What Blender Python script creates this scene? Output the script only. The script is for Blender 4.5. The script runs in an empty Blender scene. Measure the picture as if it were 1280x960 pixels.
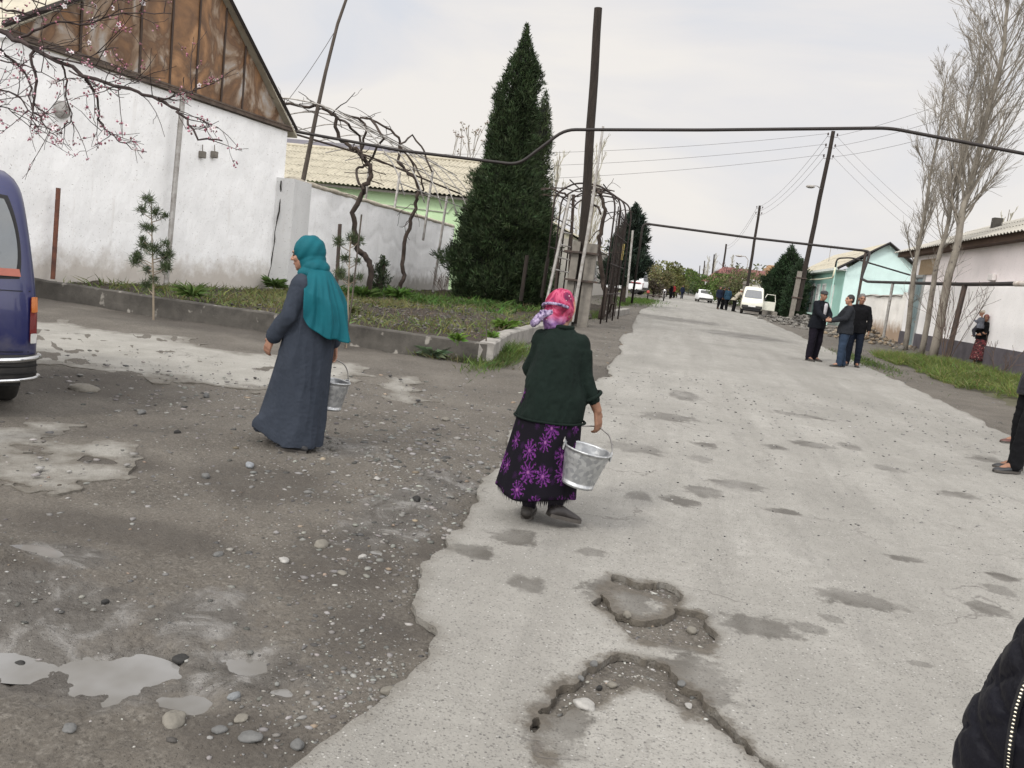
import bpy, bmesh, math, random
import numpy as np
from mathutils import Vector, Matrix, Euler, noise as mnoise
from mathutils.bvhtree import BVHTree
random.seed(7); rng = np.random.default_rng(7)
SC = bpy.context.scene; COL = SC.collection
rad = math.radians
# ------------------------------------------------------------------ camera
FPX = 1030.0; ROLL = rad(6.6); CAMH = 1.52; PITCH = rad(7.674); YAW = rad(10.376)
fw = Vector((-math.sin(YAW)*math.cos(PITCH), math.cos(YAW)*math.cos(PITCH), -math.sin(PITCH)))
r0 = Vector((math.cos(YAW), math.sin(YAW), 0)); u0 = r0.cross(fw)
rt = math.cos(ROLL)*r0 + math.sin(ROLL)*u0; up = -math.sin(ROLL)*r0 + math.cos(ROLL)*u0
cam = bpy.data.cameras.new('camera'); cam.sensor_width = 36; cam.lens = FPX/1280*36
cam.clip_start = 0.05; cam.clip_end = 6000
camo = bpy.data.objects.new('camera', cam); COL.objects.link(camo)
m = Matrix((rt, up, -fw)).transposed().to_4x4(); m.translation = (0, 0, CAMH); camo.matrix_world = m
SC.camera = camo
# ------------------------------------------------------------------ sky, sun, exposure
w = bpy.data.worlds.new('World'); SC.world = w; w.use_nodes = True
nt = w.node_tree; nt.nodes.clear()
def N(nt, t, **k):
    n = nt.nodes.new(t)
    for a, b in k.items():
        if a.startswith('i_'):
            key = a[2:]; key = int(key) if key.isdigit() else key.replace('_', ' ')
            n.inputs[key].default_value = b
        else: setattr(n, a, b)
    return n
SUN_EL, SUN_AZ = rad(42), rad(210)   # high sun behind thick cloud, from behind and to the left
sky = N(nt, 'ShaderNodeTexSky', sky_type='NISHITA', sun_disc=False, sun_elevation=SUN_EL, sun_rotation=SUN_AZ, dust_density=4.0, air_density=1.0)
tc = N(nt, 'ShaderNodeTexCoord'); sep = N(nt, 'ShaderNodeSeparateXYZ')
nt.links.new(tc.outputs['Generated'], sep.inputs[0])
mp = N(nt, 'ShaderNodeMapping'); mp.inputs['Scale'].default_value = (1.0, 1.0, 3.4)
nt.links.new(tc.outputs['Generated'], mp.inputs[0])
cl = N(nt, 'ShaderNodeTexNoise', i_Scale=1.9, i_Detail=6.0, i_Roughness=.52, i_Distortion=.5)
nt.links.new(mp.outputs[0], cl.inputs['Vector'])
cr = N(nt, 'ShaderNodeValToRGB'); e = cr.color_ramp.elements
e[0].position = .38; e[0].color = (.625, .642, .685, 1); e[1].position = .61; e[1].color = (.775, .742, .705, 1)
k = cr.color_ramp.elements.new(.5); k.color = (.705, .69, .69, 1)
nt.links.new(cl.outputs['Fac'], cr.inputs[0])
el = N(nt, 'ShaderNodeMapRange', i_1=.45, i_2=1.0, i_3=1.0, i_4=1.25); nt.links.new(sep.outputs['Z'], el.inputs[0])
# unseen sky brightened to the sides, behind and overhead, added to light the walls
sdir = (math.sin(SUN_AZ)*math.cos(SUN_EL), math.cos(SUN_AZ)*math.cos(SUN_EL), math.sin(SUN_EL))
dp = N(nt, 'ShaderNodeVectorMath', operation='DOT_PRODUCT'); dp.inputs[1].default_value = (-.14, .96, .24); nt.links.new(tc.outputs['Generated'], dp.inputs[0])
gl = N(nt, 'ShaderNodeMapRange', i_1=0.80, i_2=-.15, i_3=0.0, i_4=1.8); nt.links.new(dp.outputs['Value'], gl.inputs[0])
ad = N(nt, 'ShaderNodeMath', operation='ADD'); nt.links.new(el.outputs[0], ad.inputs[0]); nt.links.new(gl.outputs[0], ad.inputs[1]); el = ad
b1 = N(nt, 'ShaderNodeBackground', i_Strength=.08); nt.links.new(sky.outputs[0], b1.inputs[0])
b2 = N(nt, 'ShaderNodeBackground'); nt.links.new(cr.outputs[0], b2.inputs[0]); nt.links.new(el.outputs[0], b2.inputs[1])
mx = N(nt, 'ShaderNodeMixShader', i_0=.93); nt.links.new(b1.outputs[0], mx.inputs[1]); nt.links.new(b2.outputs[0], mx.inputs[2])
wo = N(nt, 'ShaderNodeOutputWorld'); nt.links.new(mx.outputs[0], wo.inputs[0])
sl = bpy.data.lights.new('sun', 'SUN'); sl.energy = 1.5; sl.angle = rad(10); sl.color = (1, .96, .9)
so = bpy.data.objects.new('sun', sl); COL.objects.link(so)
so.rotation_euler = (math.pi/2-SUN_EL, 0, rad(180)-SUN_AZ)
vs = SC.view_settings; vs.view_transform = 'Standard'; vs.look = 'None'; vs.gamma = 1; vs.exposure = 0.27; vs.use_curve_mapping = False
SC.cycles.max_bounces = 6; SC.cycles.transparent_max_bounces = 8
# ------------------------------------------------------------------ pixel -> world
def prof(y):
    return .68*(1-np.exp(-np.maximum(np.asarray(y, float)-6, 0)/35))
def ray(px, py): return fw + (px-640)/FPX*rt - (py-480)/FPX*up
def G(px, py, z=None):
    d = ray(px, py); zz = 0. if z is None else z
    for _ in range(60):
        t = (zz-CAMH)/d.z
        if z is None: zz = .5*zz+.5*float(prof(d.y*t))
    return Vector((d.x*t, d.y*t, zz))
def atY(px, py, Y): d = ray(px, py); t = Y/d.y; return Vector((d.x*t, Y, CAMH+d.z*t))
def atX(px, py, X): d = ray(px, py); t = X/d.x; return Vector((X, d.y*t, CAMH+d.z*t))
def atL(px, py, A, B):
    d = ray(px, py); nx, ny = B[1]-A[1], -(B[0]-A[0]); t = (nx*A[0]+ny*A[1])/(nx*d.x+ny*d.y)
    return Vector((d.x*t, d.y*t, CAMH+d.z*t))
# ------------------------------------------------------------------ noise
def _h(ix, iy, s): 
    n = (ix.astype(np.int64)*374761393 + iy.astype(np.int64)*668265263 + s*1442695041) & 0xffffffff
    n = ((n ^ (n >> 13))*1274126177) & 0xffffffff
    return ((n ^ (n >> 16)) & 0xffff)/65535.
def vn(x, y, s=0):
    x = np.asarray(x, float); y = np.asarray(y, float)
    ix = np.floor(x); iy = np.floor(y); fx = x-ix; fy = y-iy
    fx = fx*fx*(3-2*fx); fy = fy*fy*(3-2*fy)
    a = _h(ix, iy, s); b = _h(ix+1, iy, s); c = _h(ix, iy+1, s); d = _h(ix+1, iy+1, s)
    return (a*(1-fx)+b*fx)*(1-fy)+(c*(1-fx)+d*fx)*fy
def fbm(x, y, o=4, s=0):
    t = 0; a = .5; n = 0
    for i in range(o):
        t = t+a*vn(x*2**i+i*17.3, y*2**i-i*9.1, s+i); n += a; a *= .5
    return t/n
# ------------------------------------------------------------------ materials
MATS = {}
def base_nodes(name):
    m = bpy.data.materials.new(name); m.use_nodes = True
    nt = m.node_tree; b = nt.nodes['Principled BSDF']; return m, nt, b
def L(nt, a, b): nt.links.new(a, b)
def mat(name, col, rough=.85, col2=None, scale=6., bump=0., bscale=40., metal=0., contrast=.5, detail=5., spec=.4, stretch=(1, 1, 1), bdist=.01, fleck=None):
    if name in MATS: return MATS[name]
    m, nt, b = base_nodes(name); MATS[name] = m
    lum = sum(col)/3; kd = .58+.42*min(1, lum/.28) if metal < .5 else 1.; col = tuple(c*kd for c in col); col2 = tuple(c*kd for c in col2) if col2 else None
    col2 = col2 or tuple(c*.72 for c in col)
    tc = N(nt, 'ShaderNodeTexCoord'); mp = N(nt, 'ShaderNodeMapping'); mp.inputs['Scale'].default_value = stretch
    L(nt, tc.outputs['Object'], mp.inputs[0])
    n = N(nt, 'ShaderNodeTexNoise', i_Scale=scale, i_Detail=detail, i_Roughness=.6); L(nt, mp.outputs[0], n.inputs['Vector'])
    r = N(nt, 'ShaderNodeValToRGB'); r.color_ramp.elements[0].position = .5-contrast*.35; r.color_ramp.elements[1].position = .5+contrast*.35
    r.color_ramp.elements[0].color = (*col2, 1); r.color_ramp.elements[1].color = (*col, 1)
    L(nt, n.outputs['Fac'], r.inputs[0]); out = r.outputs[0]
    if fleck:
        fc, fs, ft = fleck
        n3 = N(nt, 'ShaderNodeTexNoise', i_Scale=fs, i_Detail=3.0); L(nt, tc.outputs['Object'], n3.inputs['Vector'])
        mr = N(nt, 'ShaderNodeMapRange', i_1=ft, i_2=ft+.06); L(nt, n3.outputs['Fac'], mr.inputs[0])
        mm = N(nt, 'ShaderNodeMix', data_type='RGBA'); L(nt, mr.outputs[0], mm.inputs[0]); L(nt, out, mm.inputs[6]); mm.inputs[7].default_value = (*fc, 1); out = mm.outputs[2]
    L(nt, out, b.inputs['Base Color'])
    b.inputs['Roughness'].default_value = rough; b.inputs['Metallic'].default_value = metal; b.inputs['Specular IOR Level'].default_value = spec
    if bump:
        n2 = N(nt, 'ShaderNodeTexNoise', i_Scale=bscale, i_Detail=4.0); L(nt, mp.outputs[0], n2.inputs['Vector'])
        bp = N(nt, 'ShaderNodeBump', i_Strength=bump, i_Distance=bdist); L(nt, n2.outputs['Fac'], bp.inputs['Height']); L(nt, bp.outputs[0], b.inputs['Normal'])
    return m
def plain(name, col, rough=.6, metal=0., spec=.5, coat=0.):
    if name in MATS: return MATS[name]
    m = mat(name, col, rough, tuple(c*.85 for c in col), 9., metal=metal, spec=spec)
    if coat: m.node_tree.nodes['Principled BSDF'].inputs['Coat Weight'].default_value = coat
    return m
def attr_mat(name, attr, rough=.9, dark=None, spec=.3, translucent=0.):
    """colour from a per-corner attribute (one colour per leaf / stone / blade)"""
    if name in MATS: return MATS[name]
    m, nt, b = base_nodes(name); MATS[name] = m
    a = N(nt, 'ShaderNodeAttribute', attribute_name=attr); L(nt, a.outputs['Color'], b.inputs['Base Color'])
    b.inputs['Roughness'].default_value = rough; b.inputs['Specular IOR Level'].default_value = spec
    if translucent:
        t = N(nt, 'ShaderNodeBsdfTranslucent'); L(nt, a.outputs['Color'], t.inputs[0])
        ms = N(nt, 'ShaderNodeMixShader', i_0=translucent); o = nt.nodes['Material Output']
        L(nt, b.outputs[0], ms.inputs[1]); L(nt, t.outputs[0], ms.inputs[2]); L(nt, ms.outputs[0], o.inputs[0])
    return m
# ------------------------------------------------------------------ objects
def link(name, me, m=None, parent=None, world=False, smooth=False):
    o = bpy.data.objects.new(name, me); COL.objects.link(o)
    if m is not None:
        for mm in (m if isinstance(m, (list, tuple)) else [m]): me.materials.append(mm)
    if smooth: me.polygons.foreach_set('use_smooth', [True]*len(me.polygons))
    if parent is not None:
        o.parent = parent
        if world: o.matrix_parent_inverse = parent.matrix_basis.inverted()
    return o
def tag(o, label=None, cat=None, group=None, kind=None):
    if label: o['label'] = label
    if cat: o['category'] = cat
    if group: o['group'] = group
    if kind: o['kind'] = kind
    return o
def thing(name, label, cat, loc=(0, 0, 0), rz=0., group=None):
    o = bpy.data.objects.new(name, None); COL.objects.link(o); o.empty_display_size = .2
    o.location = loc; o.rotation_euler = (0, 0, rz); return tag(o, label, cat, group)
def copy_tree(o, parent=None):
    c = o.copy(); COL.objects.link(c)
    if parent is not None: c.parent = parent
    for ch in list(o.children): copy_tree(ch, c)
    return c
def mesh_np(name, v, f, attr=None):
    """v (n,3), f list/array of equal-length faces, attr: (name, (n,3) colours per vertex) """
    me = bpy.data.meshes.new(name); f = np.asarray(f, np.int32); k = f.shape[1]
    me.vertices.add(len(v)); me.vertices.foreach_set('co', np.asarray(v, np.float32).ravel())
    me.loops.add(f.size); me.loops.foreach_set('vertex_index', f.ravel())
    me.polygons.add(len(f)); me.polygons.foreach_set('loop_start', np.arange(0, f.size, k, dtype=np.int32)); me.polygons.foreach_set('loop_total', np.full(len(f), k, np.int32))
    me.update(calc_edges=True)
    if attr is not None:
        a = me.color_attributes.new(attr[0], 'FLOAT_COLOR', 'POINT'); c = np.ones((len(v), 4), np.float32); c[:, :3] = attr[1]; a.data.foreach_set('color', c.ravel())
    return me
class MB:
    def __init__(s): s.v = []; s.f = []
    def add(s, vs, fs):
        n = len(s.v); s.v += [tuple(p) for p in vs]; s.f += [tuple(i+n for i in f) for f in fs]; return s
    def box(s, c, d, rz=0., M=None, bev=0.):
        x, y, z = (k/2 for k in d)
        if bev:
            bm = bmesh.new(); bmesh.ops.create_cube(bm, size=1)
            for q in bm.verts: q.co = Vector((q.co.x*d[0], q.co.y*d[1], q.co.z*d[2]))
            bmesh.ops.bevel(bm, geom=bm.edges[:], offset=bev, segments=2, affect='EDGES', profile=.5)
            vs = [q.co.copy() for q in bm.verts]; bm.verts.index_update(); fs = [[q.index for q in f.verts] for f in bm.faces]; bm.free()
        else:
            vs = [Vector((a*x, b*y, e*z)) for a in (-1, 1) for b in (-1, 1) for e in (-1, 1)]
            fs = [(0, 1, 3, 2), (4, 6, 7, 5), (0, 4, 5, 1), (2, 3, 7, 6), (0, 2, 6, 4), (1, 5, 7, 3)]
        R = M if M is not None else Matrix.Rotation(rz, 3, 'Z'); c = Vector(c)
        return s.add([R @ q+c for q in vs], fs)
    def tube(s, pts, r, n=8, cap=True, flat=None):
        pts = [Vector(p) for p in pts]; k = len(pts)
        rs = r if isinstance(r, (list, tuple)) else [r]*k
        ring = []; b0 = len(s.v); prevx = None
        for i, p in enumerate(pts):
            t = (pts[min(i+1, k-1)]-pts[max(i-1, 0)]); t = t.normalized() if t.length > 1e-9 else Vector((0, 0, 1))
            if prevx is None:
                a = Vector((0, 0, 1)) if abs(t.z) < .95 else Vector((0, 1, 0)); x = t.cross(a).normalized()
            else:
                x = (prevx-t*prevx.dot(t)); x = x.normalized() if x.length > 1e-6 else t.orthogonal().normalized()
            y = t.cross(x); prevx = x
            for j in range(n):
                a = 2*math.pi*j/n; s.v.append(tuple(p+(x*math.cos(a)+y*math.sin(a))*rs[i]))
        for i in range(k-1):
            for j in range(n):
                a = b0+i*n+j; b = b0+i*n+(j+1) % n; s.f.append((a, b, b+n, a+n))
        if cap: s.f.append(tuple(b0+j for j in range(n))[::-1]); s.f.append(tuple(b0+(k-1)*n+j for j in range(n)))
        return s
    def ball(s, c, r, nu=10, nv=7, M=None):
        rx, ry, rz = r if isinstance(r, (tuple, list)) else (r, r, r); c = Vector(c); vs = [Vector((0, 0, rz))]
        for i in range(1, nv):
            a = math.pi*i/nv
            for j in range(nu):
                b = 2*math.pi*j/nu; vs.append(Vector((rx*math.sin(a)*math.cos(b), ry*math.sin(a)*math.sin(b), rz*math.cos(a))))
        vs.append(Vector((0, 0, -rz))); fs = [(0, 1+j, 1+(j+1) % nu) for j in range(nu)]
        for i in range(nv-2):
            for j in range(nu): a = 1+i*nu+j; b = 1+i*nu+(j+1) % nu; fs.append((a, a+nu, b+nu, b))
        e = len(vs)-1; o = 1+(nv-2)*nu; fs += [(e, o+(j+1) % nu, o+j) for j in range(nu)]
        return s.add([(M @ q if M is not None else q)+c for q in vs], fs)
    def lathe(s, prof_, c=(0, 0, 0), n=20, M=None):
        c = Vector(c); b0 = len(s.v); k = len(prof_)
        for r, z in prof_:
            for j in range(n):
                a = 2*math.pi*j/n; q = Vector((r*math.cos(a), r*math.sin(a), z)); s.v.append(tuple((M @ q if M is not None else q)+c))
        for i in range(k-1):
            for j in range(n): a = b0+i*n+j; b = b0+i*n+(j+1) % n; s.f.append((a, b, b+n, a+n))
        return s
    def loft(s, rings, cap=True):
        b0 = len(s.v); n = len(rings[0])
        for r in rings: s.v += [tuple(p) for p in r]
        for i in range(len(rings)-1):
            for j in range(n): a = b0+i*n+j; b = b0+i*n+(j+1) % n; s.f.append((a, b, b+n, a+n))
        if cap: s.f.append(tuple(b0+j for j in range(n))[::-1]); s.f.append(tuple(b0+(len(rings)-1)*n+j for j in range(n)))
        return s
    def prism(s, poly, d):
        """poly: 3-D points of a planar outline, swept by vector d"""
        n = len(poly); P = [Vector(p) for p in poly]; d = Vector(d)
        return s.add(P+[p+d for p in P], [tuple(range(n))[::-1], tuple(range(n, 2*n))]+[(i, (i+1) % n, (i+1) % n+n, i+n) for i in range(n)])
    def mesh(s, name):
        me = bpy.data.meshes.new(name); me.from_pydata(s.v, [], s.f); me.validate()
        bm = bmesh.new(); bm.from_mesh(me); bmesh.ops.recalc_face_normals(bm, faces=bm.faces[:]); bm.to_mesh(me); bm.free(); return me
    def build(s, name, m, parent=None, world=False, smooth=False): return link(name, s.mesh(name), m, parent, world, smooth)
def wobble(o, amp, scale, seed=0., zlock=None):
    """push vertices along their normals by noise"""
    me = o.data
    for q in me.vertices:
        d = mnoise.noise(q.co*scale+Vector((seed, seed, seed)))
        q.co += q.normal*d*amp
    me.update(); return o
def subdiv_mesh(o, cuts):
    bm = bmesh.new(); bm.from_mesh(o.data); bmesh.ops.subdivide_edges(bm, edges=bm.edges[:], cuts=cuts, use_grid_fill=True); bm.to_mesh(o.data); bm.free(); o.data.update(); return o
# ================================================================== GROUND
def px_poly(pts): return np.array([(G(*p).x, G(*p).y) for p in pts])
def zoomed(pts, ox, oy, s): return [(ox+a/s, oy+b/s) for a, b in pts]
def sdf(poly, x, y):
    """signed distance, positive inside"""
    P = np.asarray(poly); Q = np.roll(P, -1, 0); d = np.full(x.shape, 1e9); ins = np.zeros(x.shape, bool)
    for (ax, ay), (bx, by) in zip(P, Q):
        ex, ey = bx-ax, by-ay; l = ex*ex+ey*ey+1e-12
        t = np.clip(((x-ax)*ex+(y-ay)*ey)/l, 0, 1); d = np.minimum(d, (x-ax-t*ex)**2+(y-ay-t*ey)**2)
        c = (ay > y) != (by > y); ins ^= c & (x < ex*(y-ay)/(ey+1e-12)+ax)
    d = np.sqrt(d); return np.where(ins, d, -d)
near_l = px_poly([(370, 960), (400, 930), (440, 900), (480, 870), (515, 852), (541, 818), (540, 790), (522, 765), (514, 742), (520, 722), (545, 690), (562, 668), (588, 642), (598, 614), (608, 600)])
main_poly = np.vstack([[(4.55, -30), (-1.3, -30), (-1.15, 0.6), (-.98, 1.6)], near_l,
    [(-1.2, 6.6), (-1.4, 8), (-1.45, 10), (-1.2, 11.4), (-.75, 12.6), (-1.0, 14), (-.9, 17), (-1.15, 20), (-1.1, 24), (-1.3, 30), (-1.5, 39), (-1.4, 54), (-1.5, 90), (-1.6, 240), (5.2, 240),
     (5.25, 90), (5.2, 54), (4.95, 40), (4.9, 33), (4.75, 27), (4.8, 20), (4.75, 15), (4.6, 11)]])
z7 = lambda p: px_poly(zoomed(p, 480, 640, 2.667))
hole_a = z7([(752, 205), (800, 215), (840, 235), (890, 228), (940, 238), (1010, 285), (1000, 320), (1060, 325), (1080, 350), (1085, 385), (1135, 405), (1110, 425), (1115, 480), (1060, 475), (960, 445), (880, 450), (830, 432), (760, 372), (735, 335), (697, 310), (712, 255)])
isle_a = z7([(765, 272), (800, 265), (860, 282), (912, 300), (930, 325), (903, 338), (850, 348), (800, 325)])
hole_b = z7([(650, 522), (700, 492), (745, 470), (790, 468), (870, 482), (955, 508), (985, 545), (1005, 568), (1075, 600), (1100, 650), (1190, 735), (1230, 790), (1330, 870), (1450, 960), (1450, 985), (1300, 880), (1200, 790), (1110, 725), (1050, 700), (1000, 695), (960, 640), (920, 605), (845, 597), (770, 620), (720, 652), (640, 655), (590, 672), (550, 692), (522, 740), (545, 790), (582, 812), (575, 860), (560, 960), (520, 960), (525, 855), (488, 770), (468, 690), (500, 640), (545, 632), (540, 600), (578, 560), (640, 548)])
hole_c = z7([(-40, 345), (-20, 300), (0, 330)])
za = lambda p: px_poly(zoomed(p, 0, 380, 4.0)); zb = lambda p: px_poly(zoomed(p, 380, 380, 4.571))
lane = np.vstack([za([(-300, 60), (60, 70), (200, 88), (330, 75), (420, 118), (560, 138), (730, 150), (900, 165), (1000, 192), (1060, 222), (1200, 242), (1400, 262)]), zb([(0, 335), (150, 342), (290, 345), (375, 372), (345, 415), (300, 450), (210, 446), (60, 440)]),
     za([(1380, 455), (1280, 430), (1090, 408), (900, 390), (700, 368), (560, 350), (400, 320), (200, 302), (-300, 290)])])
patch_b = zb([(440, 468), (560, 418), (680, 412), (640, 452), (690, 552), (600, 578), (440, 522), (418, 492)])
patch_c = za([(-200, 590), (100, 600), (250, 592), (430, 602), (420, 640), (240, 642), (212, 672), (280, 702), (420, 712), (560, 692), (700, 712), (750, 752), (950, 782), (930, 805), (760, 792), (700, 832), (620, 850), (500, 880), (330, 932), (160, 932), (80, 880), (20, 850), (-200, 900)])
hole_d = za([(200, 782), (300, 765), (420, 757), (570, 770), (580, 800), (470, 800), (340, 815), (220, 808)])
def s_road(x, y):
    d = sdf(main_poly, x, y); n = (fbm(x*5, y*5, 4, 3)-.5)*.17*np.clip(y/5, .45, 2.2)
    d = d+n
    for h, i in ((hole_a, isle_a), (hole_b, None)):
        q = sdf(h, x, y)
        if i is not None: q = np.minimum(q, -sdf(i, x, y)-.045)
        d = np.minimum(d, -(q-.028+(fbm(x*11, y*11, 5, 11)-.5)*.15))
    return d
def s_lane(x, y):
    d = np.maximum(np.maximum(sdf(lane, x, y), sdf(patch_b, x, y)), np.minimum(sdf(patch_c, x, y), -sdf(hole_d, x, y)))
    return d+(fbm(x*2.2, y*4.5, 4, 5)-.53)*.8
# puddles: (pixel centre, half sizes in metres, depth)
PUD = []
for (px, py), a, b in [((150, 836), .155, .12), ((190, 818), .09, .08), ((312, 824), .085, .055), ((14, 818), .14, .07), ((40, 699), .10, .05), ((470, 684), .045, .03), ((237, 872), .08, .045), ((355, 856), .05, .03)]:
    g = G(px, py); PUD.append((g.x, g.y, a, b))
MOUND = (-2.78, 2.86)
bed_corner = G(606, 456)
def z_road(x, y): return prof(y)+(fbm(x*.7, y*.7, 3, 41)-.5)*.03+(fbm(x*6, y*6, 3, 42)-.5)*.006
def h_ground(x, y):
    z = prof(y)
    sr_ = s_road(x, y)
    fade = np.clip(1.4-np.hypot(x, y)/60, .25, 1)
    z = z+((fbm(x*.9, y*.9, 4, 21)-.5)*.075+(fbm(x*5, y*5, 4, 22)-.5)*.028)*fade
    near = np.hypot(x, y) < 14
    z = z+np.where(near, (fbm(x*19, y*19, 3, 23)-.5)*.016, 0)
    for a, b, ra, rb in PUD:
        q = ((x-a)/(ra*1.35))**2+((y-b)/(rb*1.5))**2; q = q*(.15+1.7*fbm(x*11, y*11, 5, 31))
        z = z-.045*np.exp(-q*1.1)
    q = ((x-MOUND[0])/.42)**2+((y-MOUND[1])/.30)**2
    z = z+.14*np.exp(-q)*(.75+.5*fbm(x*9, y*9, 4, 33))
    zr_ = z_road(x, y)-.022; wr_ = np.clip(sr_/.25+1.15, 0, 1)*(np.hypot(x, y) < 12); z = z*(1-wr_)+(zr_+(fbm(x*16, y*16, 3, 24)-.5)*.02)*wr_
    z = z-.004-.035*np.clip(sr_/.06+.1, 0, 1)*(np.hypot(x, y) < 30)-.06*(np.hypot(x, y) >= 30)*(np.abs(x-1.8) < 3.3)
    return z
def polar(nr, r0_, r1, front=56, nf=760, nb=70):
    u = np.linspace(0, 1, nr); inv = (1/r0_)*(1-u)+(1/14.0)*u
    rs = np.concatenate([1/inv, 14*np.exp(np.linspace(0, math.log(r1/14), 110))[1:]])
    a = np.concatenate([np.linspace(-front, front, nf), np.linspace(front, 360-front, nb+2)[1:-1]])
    a = np.radians(a)-YAW*0+np.radians(-10.4); return rs, a
rs, an = polar(330, 1.5, 3000.)
rs = np.concatenate([[.02, .3, .6, .9, 1.2], rs])
RR, AA = np.meshgrid(rs, an, indexing='ij'); gx = RR*np.sin(AA); gy = RR*np.cos(AA)
gz = np.where(gy > -8, h_ground(gx, gy), -.02)
nr_, na_ = RR.shape; idx = np.arange(nr_*na_).reshape(nr_, na_); nx_ = np.roll(idx, -1, 1)
quads = np.stack([idx[:-1].ravel(), idx[1:].ravel(), nx_[1:].ravel(), nx_[:-1].ravel()], 1)[:, ::-1]
me = mesh_np('ground', np.stack([gx.ravel(), gy.ravel(), gz.ravel()], 1), quads)
def fattr(me, name, val):
    a = me.attributes.new(name, 'FLOAT', 'POINT'); a.data.foreach_set('value', np.asarray(val, np.float32).ravel())
def ell(x, y, px, py, hw, hh):
    g = G(px, py); dep = max(g.y, 1.); rx = hw*dep/FPX*1.02; ry = hh*(dep*dep+CAMH**2)/(FPX*CAMH)
    return 1-np.sqrt(((x-g.x)/rx)**2+((y-g.y)/ry)**2)
xs, ys = gx.ravel(), gy.ravel()
wet = np.full(xs.shape, -5.)
for px, py, hw, hh in [(60, 770, 190, 75), (150, 835, 120, 55), (300, 830, 150, 45), (250, 770, 90, 60), (60, 830, 120, 45), (500, 640, 70, 60), (420, 560, 90, 14), (560, 600, 60, 14), (80, 700, 90, 30)]:
    wet = np.maximum(wet, ell(xs, ys, px, py, hw, hh))
fattr(me, 'wet', wet)
dark = np.full(xs.shape, -5.)
for px, py, hw, hh in [(20, 740, 70, 50), (450, 790, 110, 60), (150, 660, 260, 30), (300, 920, 140, 50), (430, 700, 110, 60), (120, 480, 160, 25), (560, 680, 70, 30), (150, 575, 140, 18), (330, 600, 160, 30), (780, 470, 80, 24), (300, 412, 300, 14)]:
    dark = np.maximum(dark, ell(xs, ys, px, py, hw, hh))
fattr(me, 'dark', dark)
fattr(me, 'far', np.clip((np.hypot(xs, ys)-8)/25, 0, 1))
# dirt material
m, nt, b = base_nodes('muddy earth'); M_DIRT = m
tc = N(nt, 'ShaderNodeTexCoord')
def nz(scale, detail=5., rough=.6, dist=0., st=None):
    n = N(nt, 'ShaderNodeTexNoise', i_Scale=scale, i_Detail=detail, i_Roughness=rough, i_Distortion=dist)
    if st: mp = N(nt, 'ShaderNodeMapping'); mp.inputs['Scale'].default_value = st; L(nt, tc.outputs['Object'], mp.inputs[0]); L(nt, mp.outputs[0], n.inputs['Vector'])
    else: L(nt, tc.outputs['Object'], n.inputs['Vector'])
    return n.outputs['Fac']
def ramp(x, *st):
    r = N(nt, 'ShaderNodeValToRGB'); e = r.color_ramp.elements
    e[0].position, e[0].color = st[0][0], (*st[0][1], 1); e[1].position, e[1].color = st[-1][0], (*st[-1][1], 1)
    for p, c in st[1:-1]: k = e.new(p); k.color = (*c, 1)
    L(nt, x, r.inputs[0]); return r.outputs[0]
def mixc(f, a, b_):
    k = N(nt, 'ShaderNodeMix', data_type='RGBA')
    for i, q in ((0, f), (6, a), (7, b_)):
        if isinstance(q, (tuple, float)): k.inputs[i].default_value = (*q, 1) if isinstance(q, tuple) else q
        else: L(nt, q, k.inputs[i])
    return k.outputs[2]
def mrange(x, a, b_, c=0., d=1.):
    k = N(nt, 'ShaderNodeMapRange', i_1=a, i_2=b_, i_3=c, i_4=d); L(nt, x, k.inputs[0]); return k.outputs[0]
def math_(op, a, b_):
    k = N(nt, 'ShaderNodeMath', operation=op)
    for i, q in ((0, a), (1, b_)):
        if isinstance(q, float): k.inputs[i].default_value = q
        else: L(nt, q, k.inputs[i])
    return k.outputs[0]
def attr(nm): return N(nt, 'ShaderNodeAttribute', attribute_name=nm).outputs['Fac']
c = ramp(nz(1.3, 6.), (.3, (.056, .048, .038)), (.5, (.094, .082, .067)), (.7, (.142, .128, .107)))
c = mixc(mrange(nz(22, 6., .7), .38, .68), c, ramp(nz(60, 3.), (.35, (.045, .038, .030)), (.65, (.17, .155, .132))))
vo = N(nt, 'ShaderNodeTexVoronoi', i_Scale=46.); L(nt, tc.outputs['Object'], vo.inputs['Vector'])
peb = mrange(vo.outputs['Distance'], .28, .2); pm = math_('MULTIPLY', peb, mrange(nz(2.2, 4.), .50, .60))
sepc = N(nt, 'ShaderNodeSeparateColor'); L(nt, vo.outputs['Color'], sepc.inputs[0]); pm = math_('MULTIPLY', math_('MULTIPLY', pm, mrange(sepc.outputs[0], .45, .55)), mrange(attr('wet'), .3, -.2))
pc = ramp(sepc.outputs[1], (.0, (.08, .075, .068)), (1., (.28, .265, .24)))
c = mixc(pm, c, pc)
dk = mrange(math_('ADD', attr('dark'), math_('MULTIPLY', nz(1.8, 5.), 1.1)), .62, 1.05)
c = mixc(math_('MULTIPLY', dk, .6), c, (.042, .035, .028))
wt = mrange(math_('ADD', attr('wet'), math_('MULTIPLY', nz(6, 6., .65, .4), 1.6)), .88, 1.25)
c = mixc(math_('MULTIPLY', wt, .8), c, ramp(nz(4, 6., .65, .8), (.36, (.042, .036, .029)), (.52, (.085, .078, .068)), (.62, (.19, .183, .172))))
L(nt, c, b.inputs['Base Color'])
L(nt, mrange(math_('MULTIPLY', wt, mrange(nz(7, 5.), .4, .6, .45, 1.)), 0, 1, .9, .22), b.inputs['Roughness']); b.inputs['Specular IOR Level'].default_value = .5
bh = math_('ADD', math_('MULTIPLY', nz(35, 6., .7), .9), math_('MULTIPLY', peb, .35))
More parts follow.
